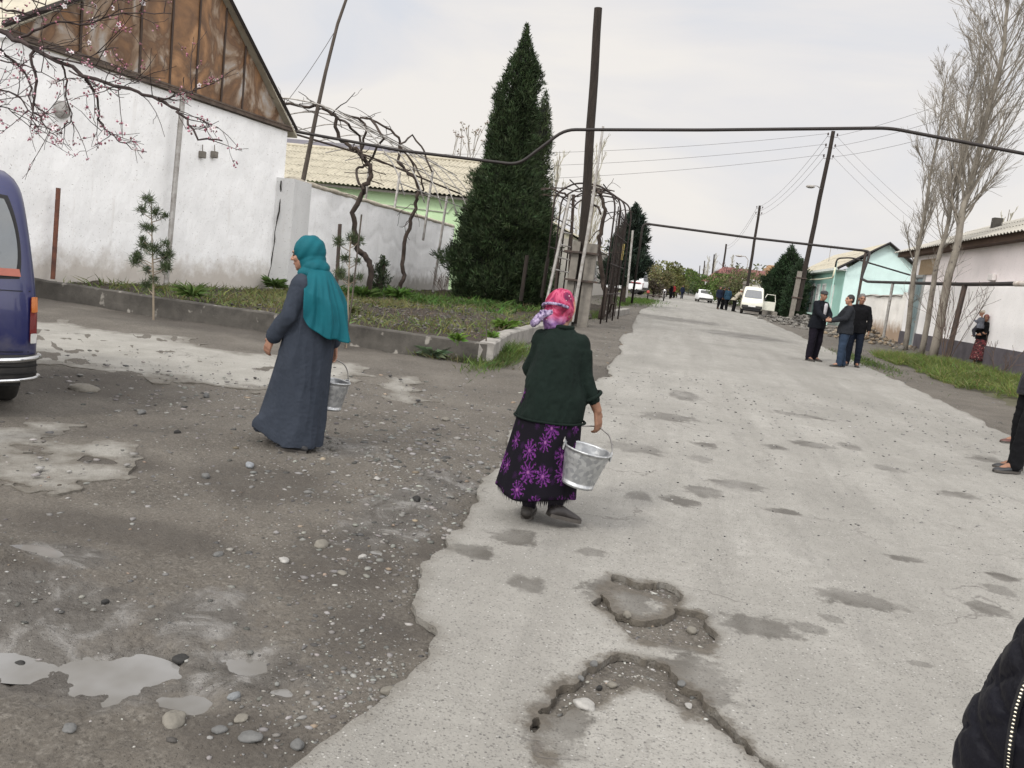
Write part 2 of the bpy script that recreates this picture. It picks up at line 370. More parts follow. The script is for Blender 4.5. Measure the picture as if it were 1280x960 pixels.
bp = N(nt, 'ShaderNodeBump', i_Strength=.75, i_Distance=.025); L(nt, bh, bp.inputs['Height']); L(nt, bp.outputs[0], b.inputs['Normal'])
ground = tag(link('ground', me, M_DIRT, smooth=True), kind='structure')

# ------------------------------------------------------------------ paved sheets cut from the same polar grid, with an edge thickness
def sheet(name, sfun, m, rmax, xlim, lift, thick, zfun, attrs=()):
    ok = (rs <= rmax) & (rs > .2); R_ = rs[ok]; A_ = an[:760]
    rr, aa = np.meshgrid(R_, A_, indexing='ij'); x = rr*np.sin(aa); y = rr*np.cos(aa)
    s = sfun(x, y); n1, n2 = x.shape; ids = np.arange(n1*n2).reshape(n1, n2)
    sf = s.ravel(); xf = x.ravel(); yf = y.ravel(); V = np.stack([xf, yf], 1)
    q = np.stack([ids[:-1, :-1].ravel(), ids[:-1, 1:].ravel(), ids[1:, 1:].ravel(), ids[1:, :-1].ravel()], 1)
    ins = sf[q] > 0; cnt = ins.sum(1); full = q[cnt == 4]; part = q[(cnt > 0) & (cnt < 4)]
    extra = []; ek = {}; faces = []; bedge = []
    def cut(a, b_):
        k = (min(a, b_), max(a, b_))
        if k not in ek:
            t = sf[k[0]]/(sf[k[0]]-sf[k[1]]); t = min(max(t, .02), .98); ek[k] = len(V)+len(extra); extra.append(V[k[0]]*(1-t)+V[k[1]]*t)
        return ek[k]
    for c4 in part.tolist():
        out = []; cuts = []
        for i in range(4):
            a, b_ = c4[i], c4[(i+1) % 4]
            if sf[a] > 0: out.append(a)
            if (sf[a] > 0) != (sf[b_] > 0): k = cut(a, b_); cuts.append((len(out), sf[a] > 0, k)); out.append(k)
        faces.append(out)
        for i in range(len(cuts)):
            if cuts[i][1]: bedge.append((cuts[i][2], cuts[(i+1) % len(cuts)][2]))
    VV = np.vstack([V, np.array(extra).reshape(-1, 2)]); used = np.zeros(len(VV), bool); used[full.ravel()] = True
    for f in faces: used[f] = True
    mapi = np.cumsum(used)-1; P = VV[used]; z = zfun(P[:, 0], P[:, 1])+lift
    verts = np.column_stack([P, z]).tolist(); nb = len(verts); low = {}
    fl = [tuple(f) for f in mapi[full].tolist()]+[tuple(int(mapi[i]) for i in f) for f in faces]
    for a, b_ in bedge:
        a, b_ = int(mapi[a]), int(mapi[b_])
        for k in (a, b_):
            if k not in low: low[k] = len(verts); verts.append(list(verts[k])); verts.append([verts[k][0], verts[k][1], verts[k][2]-thick])
        fl.append((low[b_], low[a], low[a]+1, low[b_]+1))
    me = bpy.data.meshes.new(name); me.from_pydata(verts, [], [f[::-1] for f in fl])
    va = np.array(verts)
    for nm, fn in attrs: fattr(me, nm, fn(va[:, 0], va[:, 1]))
    return tag(link(name, me, m, smooth=True), kind='structure')
DAMP = [(1070, 750, 52, 9, .1), (950, 783, 50, 11, .1), (1010, 785, 24, 5, 0), (1235, 763, 24, 6, 0), (1250, 740, 18, 5, 0), (1255, 723, 20, 4, 0), (880, 615, 24, 6, 0), (922, 606, 34, 5, 0), (850, 628, 26, 5, 0), (797, 622, 18, 5, 0), (660, 730, 24, 9, 0),
        (645, 672, 32, 9, 0), (590, 689, 32, 8, 0), (855, 495, 20, 5, 0), (835, 522, 40, 4, 0), (790, 560, 40, 5, 0), (880, 556, 18, 3, 0), (875, 573, 16, 3, 0), (1015, 556, 26, 3, 0), (1060, 558, 16, 3, 0), (970, 560, 18, 2.5, 0), (1235, 575, 24, 3, 0), (1110, 585, 20, 2.5, 0),
        (740, 690, 20, 5, 0), (700, 655, 40, 6, 0), (1040, 775, 18, 4, 0), (980, 640, 24, 3, 0), (1130, 700, 22, 3, 0), (850, 400, 60, 2.5, 0), (930, 420, 60, 3, 0), (1000, 520, 40, 2, 0), (1200, 620, 26, 3, 0), (775, 745, 46, 22, 0), (850, 790, 50, 24, 0), (860, 850, 60, 26, 0), (700, 900, 40, 40, 0), (1150, 830, 14, 3, 0)]
def f_damp(x, y):
    d = np.full(x.shape, -6.)
    for px, py, hw, hh, _ in DAMP: d = np.maximum(d, ell(x, y, px, py, hw*1.25, hh*1.3))
    return d
ROADM = []
for rname, pale in (('worn asphalt', 0.), ('pale worn concrete', .55)):
  m, nt, b = base_nodes(rname); ROADM.append(m)
  tc = N(nt, 'ShaderNodeTexCoord')
  c = ramp(nz(.55, 6.), (.32, (.225, .218, .197)), (.5, (.288, .279, .254)), (.68, (.335, .325, .298)))
  c = mixc(mrange(nz(.9, 5., .6, .3, (2.6, .16, 1)), .42, .62, 0., .5), c, (.20, .192, .172))
  c = mixc(mrange(nz(9, 6., .75), .36, .66, 0., .55), c, (.205, .197, .178))
  c = mixc(mrange(nz(3.2, 6., .7, .0, (1, .25, 1)), .54, .64, 0., .35), c, (.17, .164, .150))
  vo = N(nt, 'ShaderNodeTexVoronoi', i_Scale=75.); L(nt, tc.outputs['Object'], vo.inputs['Vector'])
  sepc = N(nt, 'ShaderNodeSeparateColor'); L(nt, vo.outputs['Color'], sepc.inputs[0])
  chip = math_('MULTIPLY', mrange(vo.outputs['Distance'], .42, .3), mrange(sepc.outputs[0], .5, .52))
  c = mixc(math_('MULTIPLY', chip, .8), c, ramp(sepc.outputs[1], (0., (.09, .085, .08)), (.5, (.24, .23, .21)), (.9, (.33, .32, .295)), (1., (.45, .44, .415))))
  c = mixc(pale, c, ramp(nz(3, 5.), (.35, (.25, .24, .212)), (.65, (.34, .33, .297))))
  pit = mrange(nz(120, 3., .6), .60, .68); c = mixc(math_('MULTIPLY', pit, .65), c, (.085, .08, .072))
  dm = mrange(math_('ADD', attr('damp'), math_('MULTIPLY', nz(9, 6., .7), 1.9)), 1.05, 1.32)
  c = mixc(math_('MULTIPLY', dm, mrange(nz(2.3, 3.), .35, .65, .35, .85)), c, (.065, .058, .048))
  st = mrange(math_('ADD', attr('stain'), math_('MULTIPLY', nz(10, 6., .7), .22)), .095, .135); c = mixc(math_('MULTIPLY', st, .85), c, ramp(nz(30, 5., .7), (.3, (.05, .042, .033)), (.6, (.115, .10, .08))))
  ed = mrange(math_('ADD', attr('edge'), math_('MULTIPLY', nz(9, 6., .7), .62 if pale else .26)), .26 if pale else .07, (.60 if pale else .20), 1., 0.)
  c = mixc(math_('MULTIPLY', ed, .85 if pale else .7), c, (.088, .076, .06))
  # fine cracks
  vc = N(nt, 'ShaderNodeTexVoronoi', i_Scale=1.1, feature='DISTANCE_TO_EDGE'); dn = N(nt, 'ShaderNodeTexNoise', i_Scale=3.5, i_Detail=5.0)
  L(nt, tc.outputs['Object'], dn.inputs['Vector']); vm = N(nt, 'ShaderNodeVectorMath', operation='MULTIPLY_ADD'); vm.inputs[1].default_value = (.5, .5, .5)
  L(nt, dn.outputs['Color'], vm.inputs[0]); L(nt, tc.outputs['Object'], vm.inputs[2]); L(nt, vm.outputs[0], vc.inputs['Vector'])
  ck = math_('MULTIPLY', mrange(vc.outputs['Distance'], .012, .003), mrange(nz(.7, 3.), .53, .60)); c = mixc(math_('MULTIPLY', ck, .6), c, (.12, .11, .1))
  L(nt, c, b.inputs['Base Color']); L(nt, mrange(dm, 0, 1, .93, .55), b.inputs['Roughness']); b.inputs['Specular IOR Level'].default_value = .35
  bh = math_('SUBTRACT', math_('ADD', math_('MULTIPLY', chip, .5), nz(45, 6., .75)), math_('ADD', math_('MULTIPLY', pit, .9), ck))
  bp = N(nt, 'ShaderNodeBump', i_Strength=.6, i_Distance=.012); L(nt, bh, bp.inputs['Height']); L(nt, bp.outputs[0], b.inputs['Normal'])
M_ROAD, M_LANE = ROADM
def f_stain(x, y):
    d = np.full(x.shape, -1.); k = np.hypot(x, y) < 7
    d[k] = np.maximum(np.minimum(sdf(hole_a, x[k], y[k]), -sdf(isle_a, x[k], y[k])), sdf(hole_b, x[k], y[k])); return d
road = sheet('road', s_road, M_ROAD, 260, None, .004, .035, z_road, (('damp', f_damp), ('edge', s_road), ('stain', f_stain)))
side_road = sheet('side_road', s_lane, M_LANE, 22, None, .004, .05, lambda x, y: prof(y)+(fbm(x*.9, y*.9, 4, 21)-.5)*.05, (('damp', lambda x, y: np.full(x.shape, -6.)), ('edge', s_lane), ('stain', lambda x, y: np.full(x.shape, -6.))))
# puddles
m, nt, b = base_nodes('puddle water'); M_WATER = m; b.inputs['Base Color'].default_value = (.16, .155, .147, 1); b.inputs['Roughness'].default_value = .03; b.inputs['IOR'].default_value = 1.33
b.inputs['Specular IOR Level'].default_value = 1.0
tc = N(nt, 'ShaderNodeTexCoord'); bp = N(nt, 'ShaderNodeBump', i_Strength=.03, i_Distance=.01); L(nt, ramp(nz(2.5, 3.), (.36, (.12, .113, .10)), (.62, (.19, .187, .18))), b.inputs['Base Color']); L(nt, nz(18, 3.), bp.inputs['Height']); L(nt, bp.outputs[0], b.inputs['Normal'])
for a, b_, ra, rb in PUD:
    zl = float(h_ground(np.array([a]), np.array([b_]))[0])+.017
    mb = MB(); n = 40; mb.add([(a+ra*1.5*math.cos(2*math.pi*i/n), b_+rb*1.6*math.sin(2*math.pi*i/n), zl) for i in range(n)], [tuple(range(n))])
    tag(mb.build('puddle', M_WATER), kind='structure')

# ------------------------------------------------------------------ gravel (uncountable) and the larger loose stones (things)
ico = bmesh.new(); bmesh.ops.create_icosphere(ico, subdivisions=1, radius=1); ICV = np.array([v.co[:] for v in ico.verts]); ICF = np.array([[v.index for v in f.verts] for f in ico.faces]); ico.free()
def scatter(pos, rad_, cols, flat=.55, jag=.45):
    n = len(pos); V = ICV[None]*(1+jag*(rng.random((n, len(ICV), 1))-.5)); V = V*np.stack([rng.uniform(.7, 1.5, n), rng.uniform(.6, 1.1, n), rng.uniform(flat*.7, flat*1.3, n)], 1)[:, None, :]
    a = rng.uniform(0, 6.28, n); ca, sa = np.cos(a)[:, None], np.sin(a)[:, None]; x = V[..., 0]*ca-V[..., 1]*sa; y = V[..., 0]*sa+V[..., 1]*ca
    V = np.stack([x, y, V[..., 2]], 2)*rad_[:, None, None]+pos[:, None, :]
    F = ICF[None]+(np.arange(n)*len(ICV))[:, None, None]
    return V.reshape(-1, 3), F.reshape(-1, 3), np.repeat(cols, len(ICV), 0)
P = []
def addpts(n, fx, fy): P.append(np.stack([fx(n), fy(n)], 1))
U = rng.uniform
for (px, py, sx, sy, n) in [(520, 640, .45, .9, 1500), (470, 720, .35, .5, 700), (560, 560, .6, .9, 1300), (480, 560, .9, 1.0, 1000), (520, 500, 1.0, 1.0, 700), (300, 500, .7, .6, 700), (430, 830, .16, .25, 420), (380, 900, .25, .2, 420), (480, 840, .12, .2, 260), (330, 590, 1.0, .8, 500), (100, 470, 1.0, .6, 400), (760, 480, .3, 2.5, 500), (770, 440, .35, 5, 600), (200, 640, 1.2, .7, 350), (60, 760, .4, .3, 350)]:
    g = G(px, py); P.append(np.stack([rng.normal(g.x, sx, n), rng.normal(g.y, sy, n)], 1))
P.append(np.stack([U(-6, -1.2, 500), U(3, 9, 500)], 1)); P.append(np.stack([U(-2.6, -.9, 900), U(9, 30, 900)], 1)); P.append(np.stack([U(4.6, 6.6, 1200), U(11, 40, 1200)], 1))
for h in (hole_a, hole_b):
    q = np.stack([U(h[:, 0].min(), h[:, 0].max(), 1500), U(h[:, 1].min(), min(h[:, 1].max(), 4.6), 1500)], 1); P.append(q[sdf(h, q[:, 0], q[:, 1]) > .012][:520])
P = np.vstack(P); sr = s_road(P[:, 0], P[:, 1]); P = P[(sr < .0)]
P = P[np.hypot(P[:, 0], P[:, 1]) > 1.9]
for a, b_, ra, rb in PUD: P = P[((P[:, 0]-a)/ra)**2+((P[:, 1]-b_)/rb)**2 > .9]
keep = rng.random(len(P)) < .62; P = P[keep]
r_ = np.clip(.0042*(1/rng.random(len(P)))**.56, .003, .019)*np.clip(np.hypot(P[:, 0], P[:, 1])/4.2, .75, 1.5)
tone = np.clip(rng.normal(.135, .058, len(P)), .05, .34)[:, None]*np.array([[1, .97, .91]])*(1+.08*(rng.random((len(P), 3))-.5)); tone[r_ < .009] *= 1.3; br = rng.random(len(P)) < .03; tone[br] *= np.array([1.05, .85, .68])
inh = (np.hypot(P[:, 0], P[:, 1]) < 5) & (P[:, 0] > -.75); r_ = np.where(inh, r_*.8, r_); tone = np.where(inh[:, None], tone*1.5, tone)
onl = s_lane(P[:, 0], P[:, 1]) > 0; z = h_ground(P[:, 0], P[:, 1])+np.where(onl, .03, 0)
v, f, cc = scatter(np.column_stack([P, z+r_*.04]), r_, tone, .42, .6)
M_STONE = attr_mat('river stone', 'tint', .8)
tag(link('gravel', mesh_np('gravel', v, f, ('tint', cc)), M_STONE), kind='stuff')
# sparse crumbs lying on the asphalt
q = np.stack([U(-1, 4.5, 1500), U(2, 14, 1500)], 1); q = q[s_road(q[:, 0], q[:, 1]) > .02]; r_ = U(.003, .008, len(q))*np.clip(q[:, 1]/5, .8, 2)
v, f, cc = scatter(np.column_stack([q, z_road(q[:, 0], q[:, 1])+.004+r_*.3]), r_, np.clip(rng.normal(.17, .08, len(q)), .04, .40)[:, None]*np.array([[1, .98, .94]]))
tag(link('gravel_crumbs', mesh_np('gravel_crumbs', v, f, ('tint', cc)), M_STONE, smooth=True), kind='stuff')
def stone(px, py, wpx, flat, col, label, name='stone', grp=None, lift=0., rz=None):
    g = G(px, py); dist = math.hypot(g.x, g.y, CAMH); r = wpx*dist/FPX/2
    bm = bmesh.new(); bmesh.ops.create_icosphere(bm, subdivisions=3, radius=1); sd = Vector((px*.37, py*.11, 3))
    for q in bm.verts:
        k = 1+.28*mnoise.noise(q.co*1.1+sd)+.1*mnoise.noise(q.co*3+sd); q.co = Vector((q.co.x*k, q.co.y*k*.72, q.co.z*k*flat))*r
    me = bpy.data.meshes.new(name); bm.to_mesh(me); bm.free()
    o = link(name, me, mat('stone '+'%.2f %.2f' % (col[0], col[2]), col, .75, tuple(c*.7 for c in col), 30., .3, 90.), smooth=True)
    on = float(s_road(np.array([g.x]), np.array([g.y]))[0]) > 0
    zz = float(z_road(np.array([g.x]), np.array([g.y]))[0]) if on else float(h_ground(np.array([g.x]), np.array([g.y]))[0])
    o.location = (g.x, g.y, zz+r*flat*.45+lift); o.rotation_euler = (0, 0, rng.uniform(0, 3) if rz is None else rz)
    return tag(o, label, 'stone', grp)
gs, bs, dsn, ws = (.15, .15, .145), (.20, .185, .155), (.03, .029, .027), (.32, .31, .29)
for a in [(228, 814, 22, .5, dsn, 'dark wet stone between the two bright puddles'), (292, 871, 16, .6, (.20, .21, .215), 'smooth blue grey pebble below the small round puddle'),
          (218, 898, 34, .35, bs, 'flat beige stone pressed into the mud below the puddles'), (302, 899, 18, .4, bs, 'low beige stone above the flat grey slabs of rock'), (274, 914, 16, .55, gs, 'upright grey stone left of the long flat grey rock'),
          (313, 920, 27, .35, gs, 'long flat grey rock near the gravel patch by the road edge'), (87, 909, 18, .35, gs, 'lone pale grey stone in the mud at lower left'), (372, 926, 20, .4, gs, 'grey stone at the edge of the broken asphalt'),
          (273, 692, 13, .5, gs, 'small grey stone alone in the middle of the mud'), (355, 700, 16, .35, ws, 'flat white stone on the mud left of the gravel'), (402, 679, 22, .45, bs, 'large beige stone at the left rim of the gravel'),
          (428, 716, 14, .4, bs, 'beige stone beside white pebbles on the gravel'), (453, 696, 12, .5, ws, 'bright white pebble on the gravel'), (488, 857, 24, .4, bs, 'flat beige stone beside the ragged road edge'),
          (26, 815, 12, .7, dsn, 'small black stone in the left puddle'), (131, 756, 9, .7, dsn, 'tiny dark stone on the pale wet mud'), (520, 628, 12, .7, dsn, 'dark round stone on the gravel left of the floral skirt'),
          (784, 770, 11, .8, bs, 'beige stone standing on the rim of the upper pothole'), (865, 784, 15, .7, bs, 'beige stone at the right end of the upper pothole'), (730, 883, 28, .4, ws, 'pale flat stone in the middle of the lower pothole'),
          (766, 852, 13, .6, bs, 'round beige stone inside the lower pothole'), (742, 831, 12, .7, gs, 'grey stone on the far rim of the lower pothole'), (726, 849, 9, .8, gs, 'small grey stone under the rim of the lower pothole'), (862, 875, 12, .45, ws, 'white stone on the right arm of the lower pothole'),
          (852, 855, 13, .5, gs, 'loose grey asphalt lump right of the lower pothole'), (750, 854, 9, .7, dsn, 'dark stone beside the round beige one in the lower pothole'),
          (105, 486, 32, .3, bs, 'big flat pale stone behind the blue van bumper'), (177, 516, 12, .6, gs, 'rounded grey stone on the dark strip between two pale patches'), (258, 495, 10, .8, gs, 'grey stone below the pale lane edge'),
          (222, 543, 8, .8, dsn, 'black stone on the dirt above the pale patch'), (257, 595, 13, .6, gs, 'grey stone near the hem of the long blue coat'), (312, 583, 13, .6, (.23, .245, .26), 'pale blue stone just below the hem of the long coat'),
          (471, 600, 10, .5, ws, 'whitish pebble on gravel between the two women'), (557, 527, 12, .4, bs, 'beige stone in front of the kerb corner')]:
    stone(*a, grp=None)
# ================================================================== LEFT SIDE: planting bed, white walls, houses
BED = .42
WA, WB_ = Vector((-11.46, 13.58)), Vector((-10.49, 20.2)); wdir = (WB_-WA).normalized()
def plaster(name, base, stain, streak=.5, peel=None, base_z=None, scale=1.2):
    """limewash / plaster: patchy tone, splash dirt low down where the wall meets soil, fine relief"""
    global tc, nt
    m, nt_, b = base_nodes(name); nt = nt_; tc = N(nt, 'ShaderNodeTexCoord')
    c = ramp(nz(scale, 6., .65), (.3, tuple(k*.90 for k in base)), (.6, base))
    c = mixc(mrange(nz(7, 6., .7), .58, .72, 0, .35), c, stain)
    c = mixc(mrange(nz(3.0, 6., .65, 0, (1.4, 1.4, .12)), .60, .72, 0, streak), c, stain)
    c = mixc(mrange(nz(26, 3., .6), .645, .70, 0, .7), c, tuple(k*.5 for k in stain))
    if base_z is not None:
        sp = N(nt, 'ShaderNodeSeparateXYZ'); L(nt, tc.outputs['Object'], sp.inputs[0])
        k = math_('ADD', sp.outputs['Z'], math_('MULTIPLY', nz(2.6, 6., .7), -1.1)); c = mixc(mrange(k, base_z+.05, base_z-.45, 0, .85), c, peel or stain)
    L(nt, c, b.inputs['Base Color']); b.inputs['Roughness'].default_value = .92; b.inputs['Specular IOR Level'].default_value = .2
    bp = N(nt, 'ShaderNodeBump', i_Strength=.22, i_Distance=.03); L(nt, math_('ADD', nz(5, 6., .65), math_('MULTIPLY', nz(28, 4.), .3)), bp.inputs['Height']); L(nt, bp.outputs[0], b.inputs['Normal'])
    return m
M_WHITE = plaster('white limewash', (.85, .85, .84), (.52, .48, .43), .35, (.42, .38, .33), BED+.1)
M_BRICKW = plaster('white limewashed brick', (.89, .89, .885), (.52, .49, .45), .22, (.30, .28, .25), BED+.15, 2.)
M_CONC = mat('old concrete', (.125, .115, .10), .95, (.05, .046, .04), 3.5, .6, 30, contrast=.7, fleck=((.24, .225, .20), 4, .62))
M_CONCP = mat('pale concrete post', (.235, .215, .185), .95, (.14, .128, .11), 6, .4, 50, contrast=.7)
M_SOIL = mat('garden soil', (.085, .066, .050), 1., (.034, .027, .021), 3.5, 1., 22, contrast=.8, bdist=.04)
def rust_mat():
    global nt, tc
    m, nt_, b = base_nodes('rusted sheet metal'); nt = nt_; tc = N(nt, 'ShaderNodeTexCoord')
    at = attr('panel'); n = nz(1.0, 5., .55, 1.6, (1.0, 1.0, .7)); k = math_('ADD', n, math_('MULTIPLY', at, .42))
    c = ramp(k, (.44, (.34, .31, .28)), (.53, (.25, .175, .115)), (.60, (.12, .066, .035)), (.72, (.235, .125, .058)), (.83, (.34, .19, .092)), (.95, (.43, .27, .15)))
    c = mixc(mrange(nz(14, 5.), .55, .75, 0, .5), c, (.10, .06, .04)); L(nt, c, b.inputs['Base Color'])
    b.inputs['Roughness'].default_value = .62; b.inputs['Metallic'].default_value = .15
    bp = N(nt, 'ShaderNodeBump', i_Strength=.5, i_Distance=.05); L(nt, nz(2.2, 3., .5, 1.2), bp.inputs['Height']); L(nt, bp.outputs[0], b.inputs['Normal']); return m
M_RUSTP = rust_mat()
M_RUST = mat('rusty pipe', (.05, .033, .027), .8, (.03, .022, .02), 9, .4, 60)
M_DARKM = mat('dark painted iron', (.045, .04, .038), .7, (.10, .06, .04), 8, .2, 60)
M_GREYM = mat('weathered galvanised metal', (.40, .39, .37), .55, (.22, .20, .18), 7, .2, 50, metal=.3)
M_TIMBER = mat('old grey timber', (.14, .115, .095), .95, (.06, .05, .042), 5, .6, 40, stretch=(6, 6, .6))
M_POLE = mat('tarred wooden pole', (.050, .037, .029), .95, (.02, .016, .013), 6, .6, 40, stretch=(5, 5, .5))
M_PIPE = mat('brown gas pipe', (.030, .021, .018), .6, (.016, .012, .011), 5, .2, 60)
M_BLACK = plain('black rubber', (.018, .018, .02), .75)
M_CREAMROOF = mat('cream asbestos sheet', (.46, .425, .335), .95, (.30, .275, .215), 2.2, .3, 30, contrast=.7, fleck=((.22, .20, .16), 6, .64))
M_GREYROOF = mat('weathered grey sheet roof', (.42, .40, .35), .9, (.30, .285, .25), 1.3, .3, 30, contrast=.7)

# --- rusty-gabled white building
t = thing('white_building', 'big whitewashed building with a rusty sheet metal gable on the far left', 'building', (WA.x, WA.y, BED))
n2 = Vector((-wdir.y, wdir.x))      # into the building (-x side)
if n2.x > 0: n2 = -n2
def wp(s, d, z): q = WA+wdir*s+n2*d; return Vector((q.x, q.y, z))
sA, sE, sP = -1.0, (Vector((-10.44, 20.54))-WA).length, (Vector((-10.95, 17.04))-WA).length
ze, za_ = 4.46, 7.5
mb = MB(); nx, nzv = 90, 34     # slightly lumpy front face with real thickness
front = [[wp(sA+(sE-sA)*i/nx, -.015*(mnoise.noise(Vector((i*.22, j*.25, 1)))+.4*mnoise.noise(Vector((i*.7, j*.7, 4)))), .1+(ze-.1)*j/nzv) for i in range(nx+1)] for j in range(nzv+1)]
flat = [p for r in front for p in r]; mb.add(flat, [(j*(nx+1)+i, j*(nx+1)+i+1, (j+1)*(nx+1)+i+1, (j+1)*(nx+1)+i) for j in range(nzv) for i in range(nx)])
mb.add([wp(sA, 0, .1), wp(sE, 0, .1), wp(sE, 7, .1), wp(sA, 7, .1), wp(sA, 0, ze), wp(sE, 0, ze), wp(sE, 7, ze), wp(sA, 7, ze)], [(1, 2, 6, 5), (2, 3, 7, 6), (3, 0, 4, 7), (4, 5, 6, 7)])
mb.build('wall', M_WHITE, t, True)
MB().box(tuple(wp(sA-2.6, 3.0, 2.1)), (6, 5.2, 4.5), math.atan2(wdir.y, wdir.x)-math.pi/2).build('side_wall', M_WHITE, t, True)
# gable: separate vertical sheets with upstanding seams
sPk = [(sA-.0, ze+.12), (sP, za_), (sE, ze+.06)]
def zroof(s): return ze+.1+(za_-ze-.1)*((s-sA)/(sP-sA) if s < sP else (sE-s)/(sE-sP))
edges = [sA, .5, 1.95, 2.8, 3.6, 4.45, 5.2, sE]
g = MB(); pv = []; seams = MB()
for i in range(len(edges)-1):
    a, b_ = edges[i], edges[i+1]; nseg = max(5, int((b_-a)*6)); k0 = len(g.v)
    tone = [.10, .06, .30, .42, .36, .16, .12][i % 7]
    for q in range(nseg+1):
        s = a+(b_-a)*q/nseg; zr = zroof(s); nv = 14
        for j in range(nv+1):
            z = ze+.1+(zr-ze-.1)*j/nv; g.v.append(tuple(wp(s, .05+.02*mnoise.noise(Vector((s*1.7, z*1.5, i*3.))), z))); pv.append(tone)
    for q in range(nseg):
        for j in range(nv): o = k0+q*(nv+1)+j; g.f.append((o, o+nv+1, o+nv+2, o+1))
    if i: MB().box(wp(a, .035, (ze+.1+zroof(a))/2), (.02, .05, max(zroof(a)-ze-.1, .05)), math.atan2(wdir.y, wdir.x)+math.pi/2).build('sheet_seam', mat('seam rust', (.09, .06, .045), .8), t, True)
me = bpy.data.meshes.new('gable'); me.from_pydata(g.v, [], g.f); fattr(me, 'panel', np.array(pv)); gb = link('gable', me, M_RUSTP, t, True, True)

mb = MB()
for a, b_ in ((sPk[0], sPk[1]), (sPk[1], sPk[2])):
    d = Vector((b_[0]-a[0], b_[1]-a[1])).normalized(); e_ = .35
    q0 = (a[0]-d.x*(e_ if a is sPk[0] else 0), a[1]-d.y*(e_ if a is sPk[0] else 0)); q1 = (b_[0]+d.x*(e_ if b_ is sPk[2] else 0), b_[1]+d.y*(e_ if b_ is sPk[2] else 0))
    P4 = [wp(q0[0], -.12, q0[1]+.06), wp(q1[0], -.12, q1[1]+.06), wp(q1[0], -.12, q1[1]+.12), wp(q0[0], -.12, q0[1]+.12)]
    mb.prism(P4, tuple((wp(0, 7.4, 0)-wp(0, 0, 0))))
mb.build('roof', M_CREAMROOF, t, True)
mb = MB()
for a, b_ in ((sPk[0], sPk[1]), (sPk[1], sPk[2])):
    mb.tube([wp(a[0]-.2*(a is sPk[0]), -.13, a[1]+.04), wp(b_[0]+.2*(b_ is sPk[2]), -.13, b_[1]+.04)], .055, 4)
mb.build('barge_board', mat('dark rotten board', (.05, .04, .034), .9), t, True)
mb = MB(); mb.box(wp((sA+sE)/2, -.04, ze+.06), (.12, sE-sA+.2, .07), math.atan2(wdir.y, wdir.x)-math.pi/2); mb.box(wp((sA+sE)/2, -.10, ze+.12), (.035, sE-sA+.2, .035), math.atan2(wdir.y, wdir.x)-math.pi/2)
mb.build('eaves_beam', mat('weathered beam', (.17, .13, .10), .9, (.08, .06, .05), 5), t, True)
for px in (250, 265):
    q = atL(px, 193, WA, WB_); mb = MB(); mb.box((q.x+.06, q.y, q.z), (.14, .11, .15), 0, None, .015); mb.tube([(q.x+.06, q.y, q.z+.07), (q.x+.05, q.y, q.z+.22)], .012, 6); mb.build('wall_socket_box', M_CONCP, t, True)
q = atL(75, 137, WA, WB_); mb = MB(); mb.lathe([(.0, 0), (.16, 0), (.15, .1), (.07, .14), (0, .14)], (q.x, q.y, q.z), 14, Matrix.Rotation(rad(90), 3, 'Y')); mb.build('vent_cowl', M_GREYM, t, True)
def crack(t, pts, A=None, B=None, X=None, r=.018, off=.03):
    P_ = []
    for p in pts:
        q = atL(*p, A, B) if A is not None else atX(*p, X); P_.append((q.x+off, q.y, q.z))
    out = []
    for i in range(len(P_)-1):
        for k in range(4):
            s = Vector(P_[i]).lerp(Vector(P_[i+1]), k/4); out.append(s+Vector((0, rng.uniform(-.025, .025), 0)))
    out.append(P_[-1]); mb = MB().tube(out, [r*rng.uniform(.4, 1.2) for _ in out], 5); mb.build('crack', mat('crack shadow dirt', (.05, .045, .04), 1.), t, True)
# --- limewashed brick garden wall with a worn cap
XW = -10.1
t2 = thing('garden_wall', 'long low whitewashed brick wall with a worn earthen cap running back to the big cypress', 'wall', (XW, 27, BED))
mb = MB(); nx, nzv = 220, 40; y0, y1, h0 = 20.55, 36.4, 3.22
for j in range(nzv+1):
    for i in range(nx+1):
        y = y0+(y1-y0)*i/nx; z = .1+(h0+.06*mnoise.noise(Vector((y*.8, 0, 0)))-.1)*j/nzv; row = int(z/.085)
        course = .010 if (z/.085) % 1 < .22 else 0
        mb.v.append((XW-course*1.2+.022*mnoise.noise(Vector((y*1.3, z*1.3, 7))), y, z))
mb.f += [(j*(nx+1)+i, j*(nx+1)+i+1, (j+1)*(nx+1)+i+1, (j+1)*(nx+1)+i) for j in range(nzv) for i in range(nx)]
mb.add([(XW, y0, .1), (XW-.3, y0, .1), (XW-.3, y1, .1), (XW, y1, .1), (XW, y0, h0), (XW-.3, y0, h0), (XW-.3, y1, h0), (XW, y1, h0)], [(0, 1, 5, 4), (1, 2, 6, 5), (2, 3, 7, 6), (4, 5, 6, 7)])
mb.build('wall', M_BRICKW, t2, True, True)
rings = [[(XW-.15+.2*math.cos(a)*(1+.2*mnoise.noise(Vector((y*1.5, a, 0)))), y, h0+.02+.085*math.sin(a)*(1+.5*mnoise.noise(Vector((y*2, a, 3))))) for a in np.linspace(0, 2*math.pi, 11)[:-1]] for y in np.linspace(y0, y1, 90)]
MB().loft(rings).build('wall_cap', mat('clay wall cap', (.50, .46, .38), 1., (.33, .29, .23), 5, .5, 20), t2, True, True)
mb = MB(); mb.box((XW-.22, 20.72, 1.7), (.70, 1.0, 3.1), 0); mb.build('buttress', plaster('grey limewash', (.60, .60, .59), (.40, .38, .35), .3), t2, True)
crack(t, [(351, 226), (349, 255), (343, 290), (339, 325), (333, 354)], X=-10.36, off=.02)

